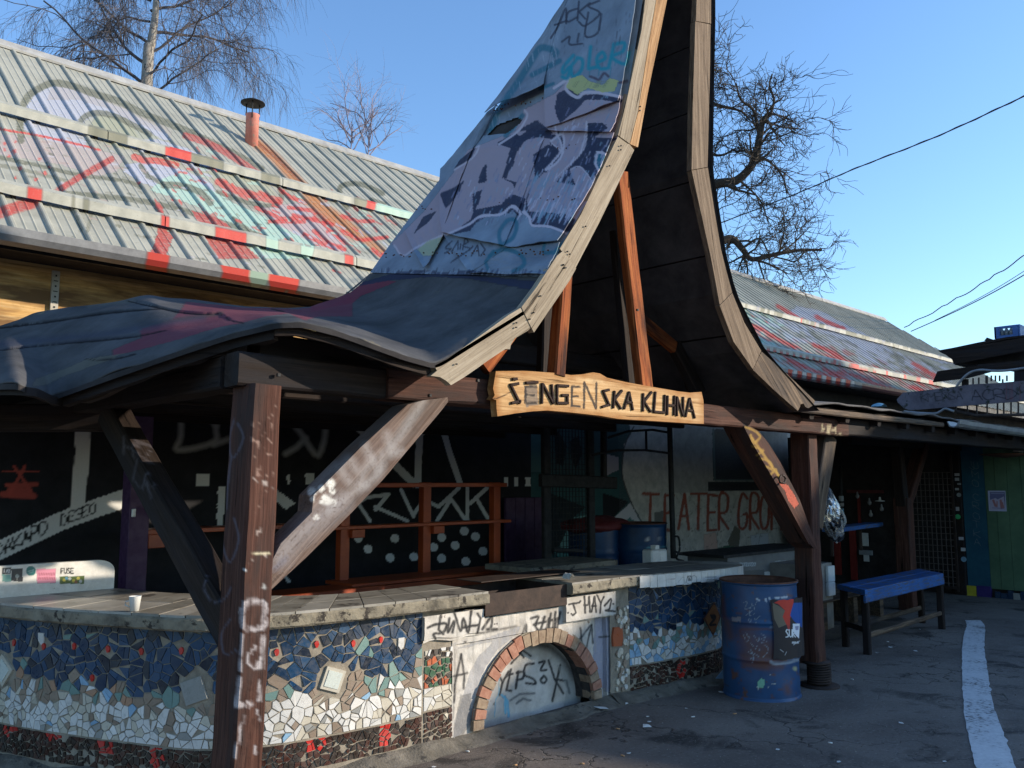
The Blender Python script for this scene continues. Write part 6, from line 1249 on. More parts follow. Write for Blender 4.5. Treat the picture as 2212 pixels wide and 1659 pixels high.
# oil drums
def drum(ctr, r, h, mat, name, label, group, open_top=True, extra=None, n=64, fine=True, tilt=None):
    t = thing(name, label, 'drum', ctr, group); prof = []; m = 90 if fine else 30
    prof.append((r+.006, 0)); prof.append((r+.006, .012))
    for i in range(m+1):
        z = .015+(h-.03)*i/m; rr = r
        for zc in (h*.345, h*.665): rr += .011*math.exp(-((z-zc)/.011)**2)
        prof.append((rr-.002+.003*fbm(z*7, 0, ctr[0], 1), z))
    prof += [(r+.007, h-.012), (r+.009, h-.004), (r+.004, h)]
    V = []; nn = 200 if fine else 40; k = len(prof)
    for (rr, z) in prof:
        for j in range(nn): a = 2*math.pi*j/nn; q = rr+.004*fbm(math.cos(a)*1.5, math.sin(a)*1.5, z*4, 1); V.append((ctr[0]+q*math.cos(a), ctr[1]+q*math.sin(a), ctr[2]+z))
    Fc = [(i*nn+j, i*nn+(j+1) % nn, (i+1)*nn+(j+1) % nn, (i+1)*nn+j) for i in range(k-1) for j in range(nn)]
    mesh('drum_shell', V, Fc, mat, t, smooth=True, paint=extra, gr=V)
    lathe('drum_lining', [(r+.004, h), (r-.006, h-.004), (r-.01, h-.1), (r-.012, .03 if open_top else h-.02), (0, .03 if open_top else h-.02)], ctr, RUST, t, n=48)
    lathe('rim', [(r+.003, h-.006), (r+.012, h-.002), (r+.012, h+.006), (r+.002, h+.009), (r-.006, h+.004)], ctr, RUST, t, n=60)
    return t
dp = Pt(); dp.jit = .8; WC = (.28, .33, .38); RS = (.12, .045, .03)
for P_, w_ in (([(440, 820), (470, 900), (560, 930), (600, 960)], 120), ([(420, 950), (520, 985), (640, 990)], 60), ([(310, 720), (330, 820)], 40), ([(560, 870), (540, 960)], 90), ([(400, 770), (560, 768), (620, 775)], 14), ([(420, 1000), (560, 1010)], 34), ([(690, 1140), (700, 1170)], 40), ([(280, 560), (290, 700)], 26)): dp.st('I', P_, w_, RS, .75, .9)
for i in range(60): x = r0.uniform(280, 760); y = r0.uniform(540, 1220); dp.st('I', [(x, y), (x+r0.uniform(-6, 30), y+r0.uniform(0, 14))], r0.uniform(3, 14), RS, .7, .5)
for P_ in ([(415, 600), (440, 590), (425, 640), (460, 630)], [(470, 600), (450, 680), (490, 660), (470, 610)], [(500, 590), (480, 640), (510, 640)], [(430, 680), (470, 650)], [(450, 700), (465, 710), (455, 725), (445, 712), (452, 700)], [(490, 710), (530, 680)], [(485, 700), (500, 740)], [(410, 800), (425, 830)], [(430, 790), (445, 820)], [(408, 840), (440, 848), (452, 820)],
           [(480, 810), (510, 850), (520, 810)], [(530, 800), (560, 820), (530, 830), (562, 850), (528, 855)], [(460, 860), (480, 880)], [(440, 910), (470, 930), (460, 900), (480, 940)], [(455, 960), (480, 950), (470, 985)], [(500, 880), (490, 900)], [(520, 890), (510, 915)], [(480, 920), (520, 950), (560, 930), (570, 890), (550, 870)]): dp.st('I', P_, 4, WC, .85, .3)
for a, b in (((500, 575), (515, 585)), ((555, 575), (560, 590)), ((580, 570), (588, 590)), ((620, 568), (640, 566)), ((660, 565), (690, 562))): dp.st('I', [a, b], 14, (.5, .55, .6), .8, .3)
dp.po('I', [(338, 688), (398, 690), (396, 725), (340, 720)], (.22, .20, .21), .9); dp.po('I', [(505, 1110), (530, 1082), (550, 1090), (552, 1120), (540, 1150), (500, 1140)], (.2, .45, .3), .95); dp.po('I', [(498, 1135), (515, 1145), (505, 1175)], (.5, .55, .5), .8); dp.dot('I', (745, 1022), 13, (.45, .42, .2), .8, .6)
for p_ in ((585, 1058), (615, 1120), (575, 1140), (600, 1118)): dp.dot('I', p_, 5, (.5, .5, .45))
dp.st('I', [(590, 755), (620, 753), (640, 756)], 14, (.3, .35, .42), .6, .6); dp.st('I', [(590, 980), (620, 990), (700, 985), (765, 965)], 18, (.38, .42, .48), .8, .5)
DC = np.array([6.07, 3.55, 0]); DR, DH = .283, .85
d1 = drum(DC, DR, DH, DRUMB, 'oil_drum', 'dented blue oil drum with a torn poster standing at the end of the bar', 'blue oil drums', extra=dp)
# torn poster curled round the drum
ps = Pt(); ps.jit = .2
ps.po('I', [(580, 570), (790, 540), (790, 1000), (580, 1000)], (.035, .028, .028)); ps.po('I', [(610, 600), (650, 580), (735, 558), (735, 640), (712, 700), (712, 750), (690, 740), (665, 690), (680, 650), (640, 610)], (.55, .05, .03)); ps.po('I', [(735, 600), (790, 600), (790, 760), (740, 720), (712, 680)], (.02, .08, .3))
ps.po('I', [(600, 600), (640, 620), (680, 650), (665, 690), (690, 740), (640, 760), (610, 700)], (.16, .13, .09)); ps.po('I', [(690, 740), (712, 750), (712, 780), (700, 770)], (.4, .05, .04))
ps.text('I', 'SUR', (686, 772), (17, 0), (0, 48), 6, (.75, .75, .75), adv=1.3, jit=0.); ps.text('I', 'BERLIN', (726, 850), (6, 0), (0, 10), 2.5, (.7, .7, .7), adv=1.3, jit=0.)
ps.po('I', [(730, 735), (775, 733), (772, 790), (770, 830), (750, 810), (730, 780)], (.75, .75, .78)); ps.po('I', [(745, 750), (768, 748), (766, 775), (748, 775)], (.3, .3, .4)); ps.st('I', [(735, 870), (760, 850), (775, 845)], 4, (.6, .6, .6), .8); ps.st('I', [(650, 900), (670, 915)], 4, (.5, .5, .5), .8); ps.st('I', [(690, 915), (680, 935)], 4, (.5, .5, .5), .8)
def cylpt(x, y, r):      # hit of a line of sight with an upright cylinder round the drum's axis
    d = ray(x, y); ox, oy = CAM[0]-DC[0], CAM[1]-DC[1]; A = d[0]**2+d[1]**2; B = 2*(ox*d[0]+oy*d[1]); C_ = ox*ox+oy*oy-r*r; D = B*B-4*A*C_
    return None if D < 0 else CAM+d*((-B-math.sqrt(D))/(2*A))
def ang(p): return math.atan2(p[1]-DC[1], p[0]-DC[0])
tl, tr_, bl = cylpt(*c('I', 590, 578), DR+.015), cylpt(*c('I', 735, 558), DR+.015), cylpt(*c('I', 640, 975), DR+.015)
a0, zt, zb = ang(tl), tl[2]-.005, bl[2]+.01
PM = rough_mat('torn_poster', (.03, .025, .025), (.04, .03, .03), 9, .6, .2, painted=True, keep=.93, psc=40)
V, Fc = grid(lambda u, v: np.array([DC[0]+(DR+.018+.02*max(0, u-.8)/.2*(.5+.5*math.sin(v*9))+.004*fbm(u*5, v*5, 0, 1))*math.cos(a0+.04*math.sin(v*4)+.115*v*0+u*1.15), DC[1]+(DR+.018+.02*max(0, u-.8)/.2)*math.sin(a0+.04*math.sin(v*4)+u*1.15), zb+(zt-zb)*v+.012*fbm(u*6, 0 if v < .5 else 5, 0, 1)]), 110, 130)
mesh('torn_poster', V, Fc, PM, d1, paint=ps, gr=V)
d2p = Pt(); d2p.jit = .5; d2p.text('K', 'P', (895, 920), (28, 0), (0, 30), 8, (.5, .5, .5)); d2p.st('K', [(1050, 910), (1070, 905), (1055, 940), (1070, 960)], 7, (.6, .6, .1)); d2p.st('K', [(1068, 915), (1052, 960)], 6, (.6, .6, .1)); d2p.dot('K', (1000, 920), 14, (.35, .38, .4), .7, .5); d2p.st('K', [(900, 985), (1060, 975)], 8, (.1, .3, .35), .7)
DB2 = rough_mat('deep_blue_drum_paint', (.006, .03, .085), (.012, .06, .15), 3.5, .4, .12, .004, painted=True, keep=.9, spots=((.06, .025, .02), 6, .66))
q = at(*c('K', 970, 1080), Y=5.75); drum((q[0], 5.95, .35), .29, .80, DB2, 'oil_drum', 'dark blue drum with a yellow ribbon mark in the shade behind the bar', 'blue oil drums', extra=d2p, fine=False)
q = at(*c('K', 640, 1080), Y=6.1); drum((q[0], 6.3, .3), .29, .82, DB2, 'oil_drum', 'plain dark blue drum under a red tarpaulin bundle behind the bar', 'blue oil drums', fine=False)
q = at(*c('K', 545, 830), Y=6.25)
rb = thing('red_bundle', 'dull red tarpaulin bundle lying on the dark blue drum', 'bundle', (q[0], 6.25, q[2])); V = []; Fc = []
n, m = 24, 12
for i in range(m+1):
    for j in range(n): a = math.pi*i/m; b = 2*math.pi*j/n; w = 1+.25*fbm(math.cos(b)*2, i*.4, math.sin(b)*2, 1); V.append((q[0]+.05+.45*math.sin(a)*math.cos(b)*w, 6.25+.28*math.sin(a)*math.sin(b)*w, q[2]+.10*math.cos(a)*w))
Fc = [(i*n+j, (i+1)*n+j, (i+1)*n+(j+1) % n, i*n+(j+1) % n) for i in range(m) for j in range(n)]; mesh('cloth', V, Fc, plain('red_tarpaulin', (.12, .012, .012), .7), rb, smooth=True)
q = at(*c('K', 975, 1040), Y=5.3)
wc = thing('white_canister', 'small white canister standing on the counter behind the slab edge', 'canister', (q[0], 5.3, .9)); bx('can_body', (q[0]-.13, 5.25, q[2]-.14), (q[0]+.13, 5.38, q[2]+.06), WHT, wc, bev=.015); bx('can_label', (q[0]+.0, 5.244, q[2]-.06), (q[0]+.09, 5.249, q[2]+.02), PAPER, wc); bx('can_neck', (q[0]-.03, 5.28, q[2]+.061), (q[0]+.03, 5.34, q[2]+.10), WHT, wc)
# tall grey cupboards below the mural
cab = thing('service_cabinet', 'grey low cabinet with mosaic stickers below the tiled mural', 'cabinet', (7.6, 5.0, 0)); Yc = 5.0
a, b = at(*c('K', 1480, 1060), Y=Yc), at(*c('K', 1930, 1050), Y=Yc); CAB = rough_mat('grey_cabinet', (.12, .12, .12), (.2, .2, .19), 3, .6, .1, painted=True, keep=.9)
cpn = Pt(); cpn.jit = .2; cpn.po('K', [(1812, 1078), (1915, 1074), (1915, 1110), (1812, 1112)], (.35, .35, .35)); cpn.po('K', [(1812, 1112), (1915, 1110), (1915, 1155), (1812, 1158)], (.02, .02, .03)); cpn.po('K', [(1830, 1112), (1895, 1110), (1895, 1152), (1830, 1155)], (.02, .10, .28)); cpn.po('K', [(1812, 1158), (1915, 1155), (1915, 1188), (1812, 1192)], (.35, .35, .35)); cpn.po('K', [(1740, 1155), (1800, 1152), (1802, 1240), (1742, 1242)], (.5, .5, .48)); cpn.po('K', [(1560, 1090), (1680, 1088), (1680, 1118), (1560, 1120)], (.33, .35, .36)); cpn.po('K', [(1600, 1150), (1740, 1140), (1740, 1240), (1600, 1240)], (.08, .08, .08), .8)
for i in range(16): x = 1820+(i % 8)*12; y = 1092 if i < 8 else 1175; cpn.st('K', [(x, y-8), (x+5, y+8)], 4, (.05, .05, .06)); 
for i in range(9): cpn.st('K', [(1565+i*13, 1098), (1570+i*13, 1112)], 4, (.05, .08, .1))
V, Fc = grid(lambda u, v: np.array([a[0]+(b[0]-a[0]+.5)*u, Yc, .02+(a[2]-.02)*v]), 240, 130); mesh('front_panel', V, Fc, CAB, cab, paint=cpn); bx('cabinet_body', (a[0], Yc+.004, .0), (b[0]+.5, Yc+.5, a[2]), CAB, cab); bx('top_board', (a[0]-.1, Yc-.02, a[2]+.004), (b[0]+.6, Yc+.55, a[2]+.035), BLACK, cab)
fr = thing('white_fridge', 'small white two-door fridge beside the further post', 'fridge', at(*c('I', 960, 560), Z=0)); 
A_ = at(*c('I', 945, 590), Y=4.45); X0, X1 = at(*c('I', 955, 450), Y=4.5)[0], at(*c('I', 1005, 450), Y=4.5)[0]; zt = at(*c('I', 960, 348), Y=4.5)[2]; zb = at(*c('I', 960, 560), Y=4.5)[2]
bx('fridge_body', (X0-.35, 4.54, zb-.5), (X1, 5.0, zt), rough_mat('fridge_side', (.18, .16, .14), (.3, .28, .25), 6, .6, .1), fr); bx('fridge_door', (X0+.02, 4.5, zb+(zt-zb)*.42), (X1-.01, 4.538, zt-.03), WHT, fr, bev=.006); bx('fridge_door', (X0+.02, 4.5, zb), (X1-.01, 4.538, zb+(zt-zb)*.41), WHT, fr, bev=.006)

# ================================================================== low roof and building to the right
lean = thing('side_canopy', 'low felt-covered lean-to roof on timber posts running right from the pointed canopy', 'canopy', (9, 3.3, 0))
FEL2 = rough_mat('side_felt', (.07, .065, .065), (.15, .14, .135), 4, .9, .4, .01, spots=((.2, .08, .07), 3, .62))
V = []; n, m = 90, 24
for i in range(n+1):
    for j in range(m+1):
        x = 5.95+(13.9-5.95)*i/n; v = j/m; yF = 3.12+.05*fbm(x*1.4, 0, 0, 1); V.append((x, yF+(6.95-yF)*v, 2.20+.04*min(1, (x-5.95))+.58*v+.02*fbm(x*2.5, v*3, 0, 1)*(1 if j else 1.4)))
Fc = [(i*(m+1)+j, (i+1)*(m+1)+j, (i+1)*(m+1)+j+1, i*(m+1)+j+1) for i in range(n) for j in range(m)]; o = mesh('felt_roof', V, Fc, FEL2, lean, smooth=True, gr=V); md = o.modifiers.new('t', 'SOLIDIFY'); md.thickness = .014; md.offset = -1
V2 = [(v[0], v[1]+.03, v[2]-.045) for v in V]; mesh('roof_boarding', V2, [f[::-1] for f in Fc], DARKIN, lean)
beam('edge_board', (5.95, 3.14, 2.15), (9.0, 3.16, 2.17), .03, .05, WF3, lean); beam('beam', (7.1, 3.32, 2.07), (13.6, 3.32, 2.08), .14, .15, WDK, lean)
for i, x in enumerate(np.arange(6.3, 13.6, .62)): beam('rafter_end', (x, 3.17, 2.13), (x+.02, 6.9, 2.70), .07, .08, WDK, lean, res=.4)
nn = 90; sec = [(-.06, .01), (-.066, .01), (-.06, -.03), (-.04, -.055), (0, -.066), (.04, -.055), (.06, 0), (.05, 0), (.03, -.045), (0, -.056), (-.03, -.045), (-.052, 0)]
V = [(9.05+4.5*i/nn, 3.08+y, 2.205-.02*i/nn+z+.006*fbm(i*.2, 0, 0, 1)) for i in range(nn+1) for y, z in sec]; mesh('gutter', V, [(i*12+j, (i+1)*12+j, (i+1)*12+(j+1) % 12, i*12+(j+1) % 12) for i in range(nn) for j in range(12)]+[tuple(range(12))], GALV, lean, paint=Pt().st('H', [(1722, 1098), (1735, 1112)], 8, (.5, .5, .5)).st('H', [(1800, 1125), (1825, 1128)], 7, (.5, .5, .5)))
p0 = at(*c('Q', 985, 640), Y=4.5); pt_ = at(1948, 935, Y=4.5)
beam('post', (p0[0]+.03, 4.5, 0), (p0[0]+.03, 4.5, p0[2]+.1), .17, .19, WD, lean, up=(0, 1, 0), wob=.01)
for ex in (875, 930): pass
beam('brace', at(*c('Q', 985, 640), Y=4.5), at(*c('Q', 915, -60), Y=4.5), .12, .13, WDK, lean, up=(0, 1, 0), wob=.008); beam('brace', at(*c('Q', 1000, 640), Y=4.5), at(*c('Q', 1190, 0), Y=4.5), .12, .16, WD, lean, up=(0, 1, 0), wob=.01)
beam('beam', (p0[0]-1.5, 4.5, 2.12), (13.4, 4.5, 2.12), .12, .14, WDK, lean)
# plank-built block facing the camera on the right
XB = 13.35
blk = thing('green_block', 'green and teal boarded building front at the right edge', 'building', (XB, 3.5, 0))
bx('block_core', (XB+.05, 1.2, 0), (XB+3.5, 7.2, 2.35), DARKIN, blk)
yv = lambda k, x, y: at(*c(k, x, y), X=XB)[1]
yg0 = yv('I', 1990, 300); y = yg0; i = 0
while y > 1.3: 
    w_ = .155+.02*((i*7) % 3-1); bx('green_board', (XB-.0-.004*(i % 2), y-w_+.004, .12), (XB+.045, y, 2.25), GREENP, blk); y -= w_; i += 1
yt0 = yv('I', 1845, 300); wtb = (yt0-yg0)/2
tp = Pt(); tp.jit = .3; tp.text('Q', 'J', (1620, 200), (55, 20), (10, 80), 6, (.12, .17, .19), .8); 
for ch_, y in (('U', 210), ('M', 300), ('O', 385), ('C', 515), ('R', 600), ('O', 700), ('T', 780), ('K', 870), ('A', 950)): tp.text('Q', ch_, (1640+y*.03, y), (62, 16), (10, 62), 6, (.12, .17, .19), .8)
V, Fc = grid(lambda u, v: np.array([XB-.012, yt0+(yg0-yt0)*u, .12+2.13*v]), 40, 240); mesh('teal_board', V, Fc, TEALP, blk, paint=tp); bx('teal_backing', (XB-.008, yg0+.004, .12), (XB+.04, yt0, 2.25), TEALP, blk)
by = yv('Q', 1600, 1600)
bx('yellow_block', (XB-.04, yv('Q', 1710, 1560), 0), (XB+.02, yv('Q', 1575, 1560), .14), plain('yellow_paint', (.42, .36, .02), .6), blk); bx('violet_block', (XB-.04, yv('Q', 1850, 1560), 0), (XB+.02, yv('Q', 1716, 1560), .15), plain('violet_paint', (.03, .015, .12), .6), blk)
mb = MB(); r2 = random.Random(3)
yy = yv('Q', 1870, 1560)-.02
while yy > 1.3: 
    w_ = r2.uniform(.05, .12); mb.bx((XB-.03-r2.uniform(0, .015), yy-w_, .0), (XB, yy-.006, r2.uniform(.07, .115)), mi=r2.randrange(4)); yy -= w_
mb.build('base_tiles', [TILE['taupe'], TILE['grey'], TILE['teal'], TILE['navy']], blk, kind='stuff')
ys0 = yv('I', 1755, 300); bx('sticker_post', (XB-.05, yt0+.01, 0), (XB+.03, ys0, 2.3), WDK, blk, bev=.01)
skp = [('Q', 1510, 340, 30, 18, (.4, .38, .38)), ('Q', 1510, 385, 26, 20, (.4, .4, .4)), ('Q', 1530, 430, 22, 12, (.3, .3, .3)), ('Q', 1510, 480, 24, 14, (.4, .4, .4)), ('Q', 1528, 535, 28, 28, (.25, .27, .27)), ('Q', 1515, 670, 22, 26, (.4, .38, .38)), ('Q', 1518, 745, 35, 32, (.05, .45, .15)), ('Q', 1550, 955, 30, 20, (.45, .42, .45)), ('Q', 1570, 1060, 28, 22, (.5, .5, .5)), ('Q', 1575, 1155, 34, 34, (.18, .32, .42))]
pst = bpy.data.objects['sticker_post']
for k_, x, y, w_, h_, col in skp:
    q = at(*c(k_, x, y), X=XB-.052); s = .0011
    n_ = 12 if abs(w_-h_) < 6 and w_ > 25 else 4; an = [2*math.pi*i/n_+math.pi/4 for i in range(n_)]; rr = 1.0 if n_ > 4 else 1.41
    prism('sticker', [(XB-.053, q[1]+w_*s*rr*math.cos(a), q[2]+h_*s*rr*math.sin(a)) for a in an], (-1, 0, 0), .002, plain('sticker_%d' % y, col, .5), pst)
pstr = thing('wall_poster', 'small white and blue poster pinned to the green boards', 'poster', at(*c('Q', 1900, 600), X=XB-.01)); pq = Pt(); pq.jit = .1
pq.po('Q', [(1825, 507), (1970, 507), (1975, 680), (1830, 680)], (.14, .14, .27)); pq.po('Q', [(1825, 585), (1880, 565), (1900, 580), (1960, 550), (1975, 680), (1830, 680)], (.42, .38, .5)); 
for P_, w_ in (([(1860, 590), (1880, 640)], 22), ([(1895, 600), (1895, 650)], 12), ([(1930, 590), (1940, 660)], 22), ([(1945, 610), (1960, 660)], 14)): pq.st('Q', P_, w_, (.35, .13, .12), .9)
pq.st('Q', [(1840, 520), (1960, 522)], 8, (.3, .3, .45)); pq.st('Q', [(1850, 660), (1960, 665)], 6, (.1, .1, .25), .8)
ya, yb_ = yv('Q', 1815, 600), yv('Q', 1985, 600); za_, zb_ = at(*c('Q', 1900, 692), X=XB-.01)[2], at(*c('Q', 1900, 495), X=XB-.01)[2]
V, Fc = grid(lambda u, v: np.array([XB-.011+.003*math.sin(u*3), ya+(yb_-ya)*u, za_+(zb_-za_)*v]), 60, 70); mesh('sheet', V, Fc, rough_mat('poster_paper', (.45, .45, .6), (.5, .5, .65), 8, .6, .05, painted=True, keep=.97), pstr, paint=pq)
lm = thing('wall_lamp', 'broken wall lamp with a rusty reflector hanging below the gutter', 'lamp', at(*c('Q', 2100, 100), X=12.6)); q = at(*c('Q', 2098, 60), X=12.6)
lathe('lamp_neck', [(0, .24), (.03, .23), (.045, .2), (.03, .165), (.03, .15), (.045, .14), (.045, .12), (.03, .11)], q, WHT, lm, n=16); lathe('lamp_body', [(.0, .105), (.062, .10), (.066, -.08), (.066, -.085), (0, -.09)], q, WHT, lm, n=20); lathe('lamp_foot', [(.0, -.088), (.06, -.09), (.06, -.13), (0, -.135)], q, TEALP, lm, n=16)
lathe('reflector', [(.0, -.14), (.10, -.145), (.30, -.12), (.31, -.105), (.30, -.115), (.1, -.15), (0, -.16)], (q[0], q[1]+.16, q[2]), RUST, lm, n=28)
# mesh grille and the red-trimmed doorway in the shade
gz = thing('grid_grille', 'large rusty wire-grid grille standing in the shade left of the teal board', 'gate', (XB-.1, 5, 0)); 
G0, G1 = yv('Q', 1005, 900), yv('Q', 1520, 900); X_ = XB-.12
for i, a in enumerate((G0, G1)): bx('frame_bar', (X_-.015, a-.015, .05), (X_+.015, a+.015, 2.0), IRON, gz)
bx('frame_bar', (X_-.016, G1, .08), (X_+.016, G0, .12), IRON, gz)
WIR = rough_mat('rusty_wire', (.07, .055, .05), (.13, .11, .10), 20, .7, .2)
nv_, nh = 12, 19
for i in range(1, nv_): y = G0+(G1-G0)*i/nv_; bx('grid_wire', (X_-.004, y-.006, .12), (X_+.004, y+.006, 1.75), WIR, gz)
for i in range(nh): z = .16+i*.088; bx('grid_wire', (X_+.005, G1, z-.006), (X_+.012, G0, z+.006), WIR, gz)
dw = thing('red_doorway', 'dark doorway with red painted frame strips deep under the side canopy', 'door', (XB, 6, 0))
for (x, y0_, y1_, w_, mt) in ((560, 540, 860, 22, REDP), (500, 860, 1350, 60, REDP), (340, 620, 1300, 60, REDP)): 
    q, p = at(*c('Q', x, y0_), X=XB-.02), at(*c('Q', x, y1_), X=XB-.02); bx('frame_strip', (XB-.03, q[1]-w_*.0008, max(p[2], .0)), (XB+.01, q[1]+w_*.0008, q[2]), mt, dw)
q, p = at(*c('Q', 450, 505), X=XB-.02), at(*c('Q', 800, 508), X=XB-.02); bx('lintel', (XB-.03, p[1], q[2]-.02), (XB+.01, q[1], q[2]+.03), plain('faded_red', (.12, .02, .02), .6), dw)
mh = thing('meter_box', 'small white plastic meter bracket on the dark door', 'box', at(*c('Q', 635, 1000), X=XB-.05)); q = at(*c('Q', 625, 990), X=XB-.06); bx('meter_plate', (XB-.05, q[1]-.045, q[2]-.06), (XB-.03, q[1]+.045, q[2]+.14), WHT, mh); q = at(*c('Q', 632, 1100), X=XB-.06); bx('meter_box_body', (XB-.07, q[1]-.10, q[2]-.02), (XB-.03, q[1]+.10, q[2]+.05), rough_mat('grey_plastic', (.25, .27, .28), (.35, .36, .37), 5, .5, .05), mh); bx('meter_foot', (XB-.05, q[1]-.04, q[2]-.12), (XB-.03, q[1]+.04, q[2]-.022), WHT, mh)
bl_ = thing('string_of_bulbs', 'row of small bulbs and fittings hanging from the faded red lintel', 'lights', at(*c('Q', 600, 510), X=XB-.1))
for x, y, r_ in ((552, 540, .028), (668, 600, .03), (680, 715, .03), (785, 660, .03)): q = at(*c('Q', x, y), X=XB-.1); lathe('bulb', [(0, .06), (.012, .05), (.014, .02), (r_, -.01), (r_*.8, -.04), (0, -.055)], q, plain('dim_glass', (.3, .29, .28), .3), bl_, n=12)
q = at(*c('Q', 768, 585), X=XB-.1); lathe('lamp_dish', [(0, .05), (.015, .045), (.02, .0), (.07, -.01), (.07, -.02), (0, -.02)], q, WHT, bl_, n=16); tube('cable', [at(*c('Q', 768, 515), X=XB-.1), q], .004, BLACK, bl_, n=4)
spx = at(*c('Q', 400, 700), Y=5.6)
stp = thing('stickered_pipe', 'thin vertical pipe covered with stickers beside the blue wall shelf', 'pipe', spx); tube('pipe', [at(*c('Q', 385, 250), Y=5.6), at(*c('Q', 405, 850), Y=5.6)], .025, BLACK, stp, n=10)
for y, h_, col in ((570, 28, (.42, .44, .44)), (630, 18, (.35, .33, .33)), (690, 26, (.15, .32, .42)), (735, 16, (.2, .25, .25)), (795, 36, (.5, .5, .5))): q = at(*c('Q', 397+(y-600)*.03, y), Y=5.6); tube('sticker', [q+np.array([0, 0, .0013*h_]), q-np.array([0, 0, .0013*h_])], .034, plain('pipe_sticker_%d' % y, col, .5), stp, n=12)
# blue wall shelf and blue bench
bsx = [at(*c('Q', *p), Z=1.08) for p in ((380, 862), (800, 818))]; dz = .0
P_ = [at(*c('Q', 380, 862), Y=4.75), at(*c('Q', 798, 818), Y=4.75)]
zz = 1.02; A0 = at(*c('Q', 380, 905), Z=zz); A1 = at(*c('Q', 800, 845), Z=zz)
shf = thing('blue_wall_shelf', 'narrow blue drinks shelf beside the further post', 'shelf', (A0[0], A0[1], 1)); d = norm(A1-A0); s_ = np.array([-d[1], d[0], 0]); ln_ = np.linalg.norm(A1-A0)
V, Fc = bevbox(A0+d*ln_/2+s_*.10+np.array([0, 0, .035]), (ln_, .2, .05), .006, d, s_, (0, 0, 1)); mesh('shelf_board', V, Fc, BLUEP, shf)
for f in (.12, .75): V, Fc = box_vf(A0+d*ln_*f+s_*.16+np.array([0, 0, -.14]), .03, .03, .28, d, s_); mesh('bracket', V, Fc, IRON, shf)
bench = thing('blue_bench', 'battered blue plank bench on a dark timber frame under the side canopy', 'bench', (9.3, 4, 0)); zb_ = .60
B0, B1_, B2_ = at(*c('Q', 625, 1452), Z=zb_), at(*c('Q', 1378, 1290), Z=zb_), at(*c('Q', 358, 1395), Z=zb_); B3_ = at(*c('Q', 1150, 1245), Z=zb_)
top = [B0, B1_, B3_, B2_]; ct_ = sum(top)/4
V = [p for p in top]+[p-np.array([0, 0, .055]) for p in top]+[p*.985+ct_*.015+np.array([0, 0, .004]) for p in top]
P4 = [np.array([p[0], p[1], 0]) for p in top]
def plankq(name, a, b, c_, d_, z0, z1, mat, par, nn=14):
    V = []
    for i in range(nn+1):
        p = a+(b-a)*i/nn; q = d_+(c_-d_)*i/nn; e_ = norm(q-p)*.006; w1, w2 = .004*fbm(i*.9, 0, z0, 1), .004*fbm(i*.8, 5, z0, 1)
        for r_, z in ((p, z0), (p, z1-.006), (p+e_, z1), (q-e_, z1), (q, z1-.006), (q, z0)): V.append((r_[0]+w1, r_[1]+w2, z+.003*fbm(i*.7, z, 3, 1)))
    Fc = [(i*6+j, (i+1)*6+j, (i+1)*6+(j+1) % 6, i*6+(j+1) % 6) for i in range(nn) for j in range(6)]+[tuple(range(6))[::-1], tuple(nn*6+j for j in range(6))]
    return mesh(name, V, Fc, mat, par)
mid0, mid1 = (P4[0]+P4[3])/2, (P4[1]+P4[2])/2; g = norm(P4[3]-P4[0])*.003
plankq('seat_plank', P4[0], P4[1], mid1-g, mid0-g, zb_-.05, zb_, BLUEP, bench); plankq('seat_plank', mid0+g, mid1+g, P4[2], P4[3], zb_-.05, zb_, BLUEP, bench)
d = norm(P4[1]-P4[0]); legs = [P4[0]+d*.06+norm(P4[3]-P4[0])*.05, P4[1]-d*.06+norm(P4[2]-P4[1])*.05, P4[2]-d*.08-norm(P4[2]-P4[1])*.05, P4[3]+d*.08-norm(P4[3]-P4[0])*.05]
bx('apron', (0, 0, 0), (.01, .01, .01), BLUEP, bench).hide_render = False
bpy.data.objects.remove(bpy.data.objects['apron.001'] if 'apron.001' in bpy.data.objects else bpy.data.objects['apron'])
beam('apron_board', P4[0]+np.array([0, 0, zb_-.085])+norm(P4[3]-P4[0])*.012, P4[1]+np.array([0, 0, zb_-.085])+norm(P4[2]-P4[1])*.012, .022, .075, BLUEP, bench, wob=.002)
for p in legs: beam('leg', p, p+np.array([0, 0, zb_-.055]), .055, .065, BLACK if False else WDK, bench, up=(0, 1, 0))
z_ = np.array([0, 0, .17]); beam('stretcher', legs[0]+z_, legs[1]+z_, .03, .05, WF3, bench); beam('stretcher', legs[3]+z_, legs[2]+z_, .03, .05, WF3, bench); beam('stretcher', legs[0]+z_*1.3, legs[3]+z_*1.3, .03, .05, WDK, bench)
pl_ = thing('wooden_pallet', 'grey wooden pallet lying in the shade under the blue bench', 'pallet', (9.6, 4.8, 0))
q = at(*c('Q', 700, 1640), Z=.1)
for i in range(4): beam('pallet_board', (9.0, 4.55+i*.14, .30), (10.6, 4.55+i*.14, .30), .1, .02, WF3, pl_)
for x in (9.05, 9.8, 10.5): bx('pallet_block', (x, 4.52, 0), (x+.1, 5.0, .288), WF3, pl_)
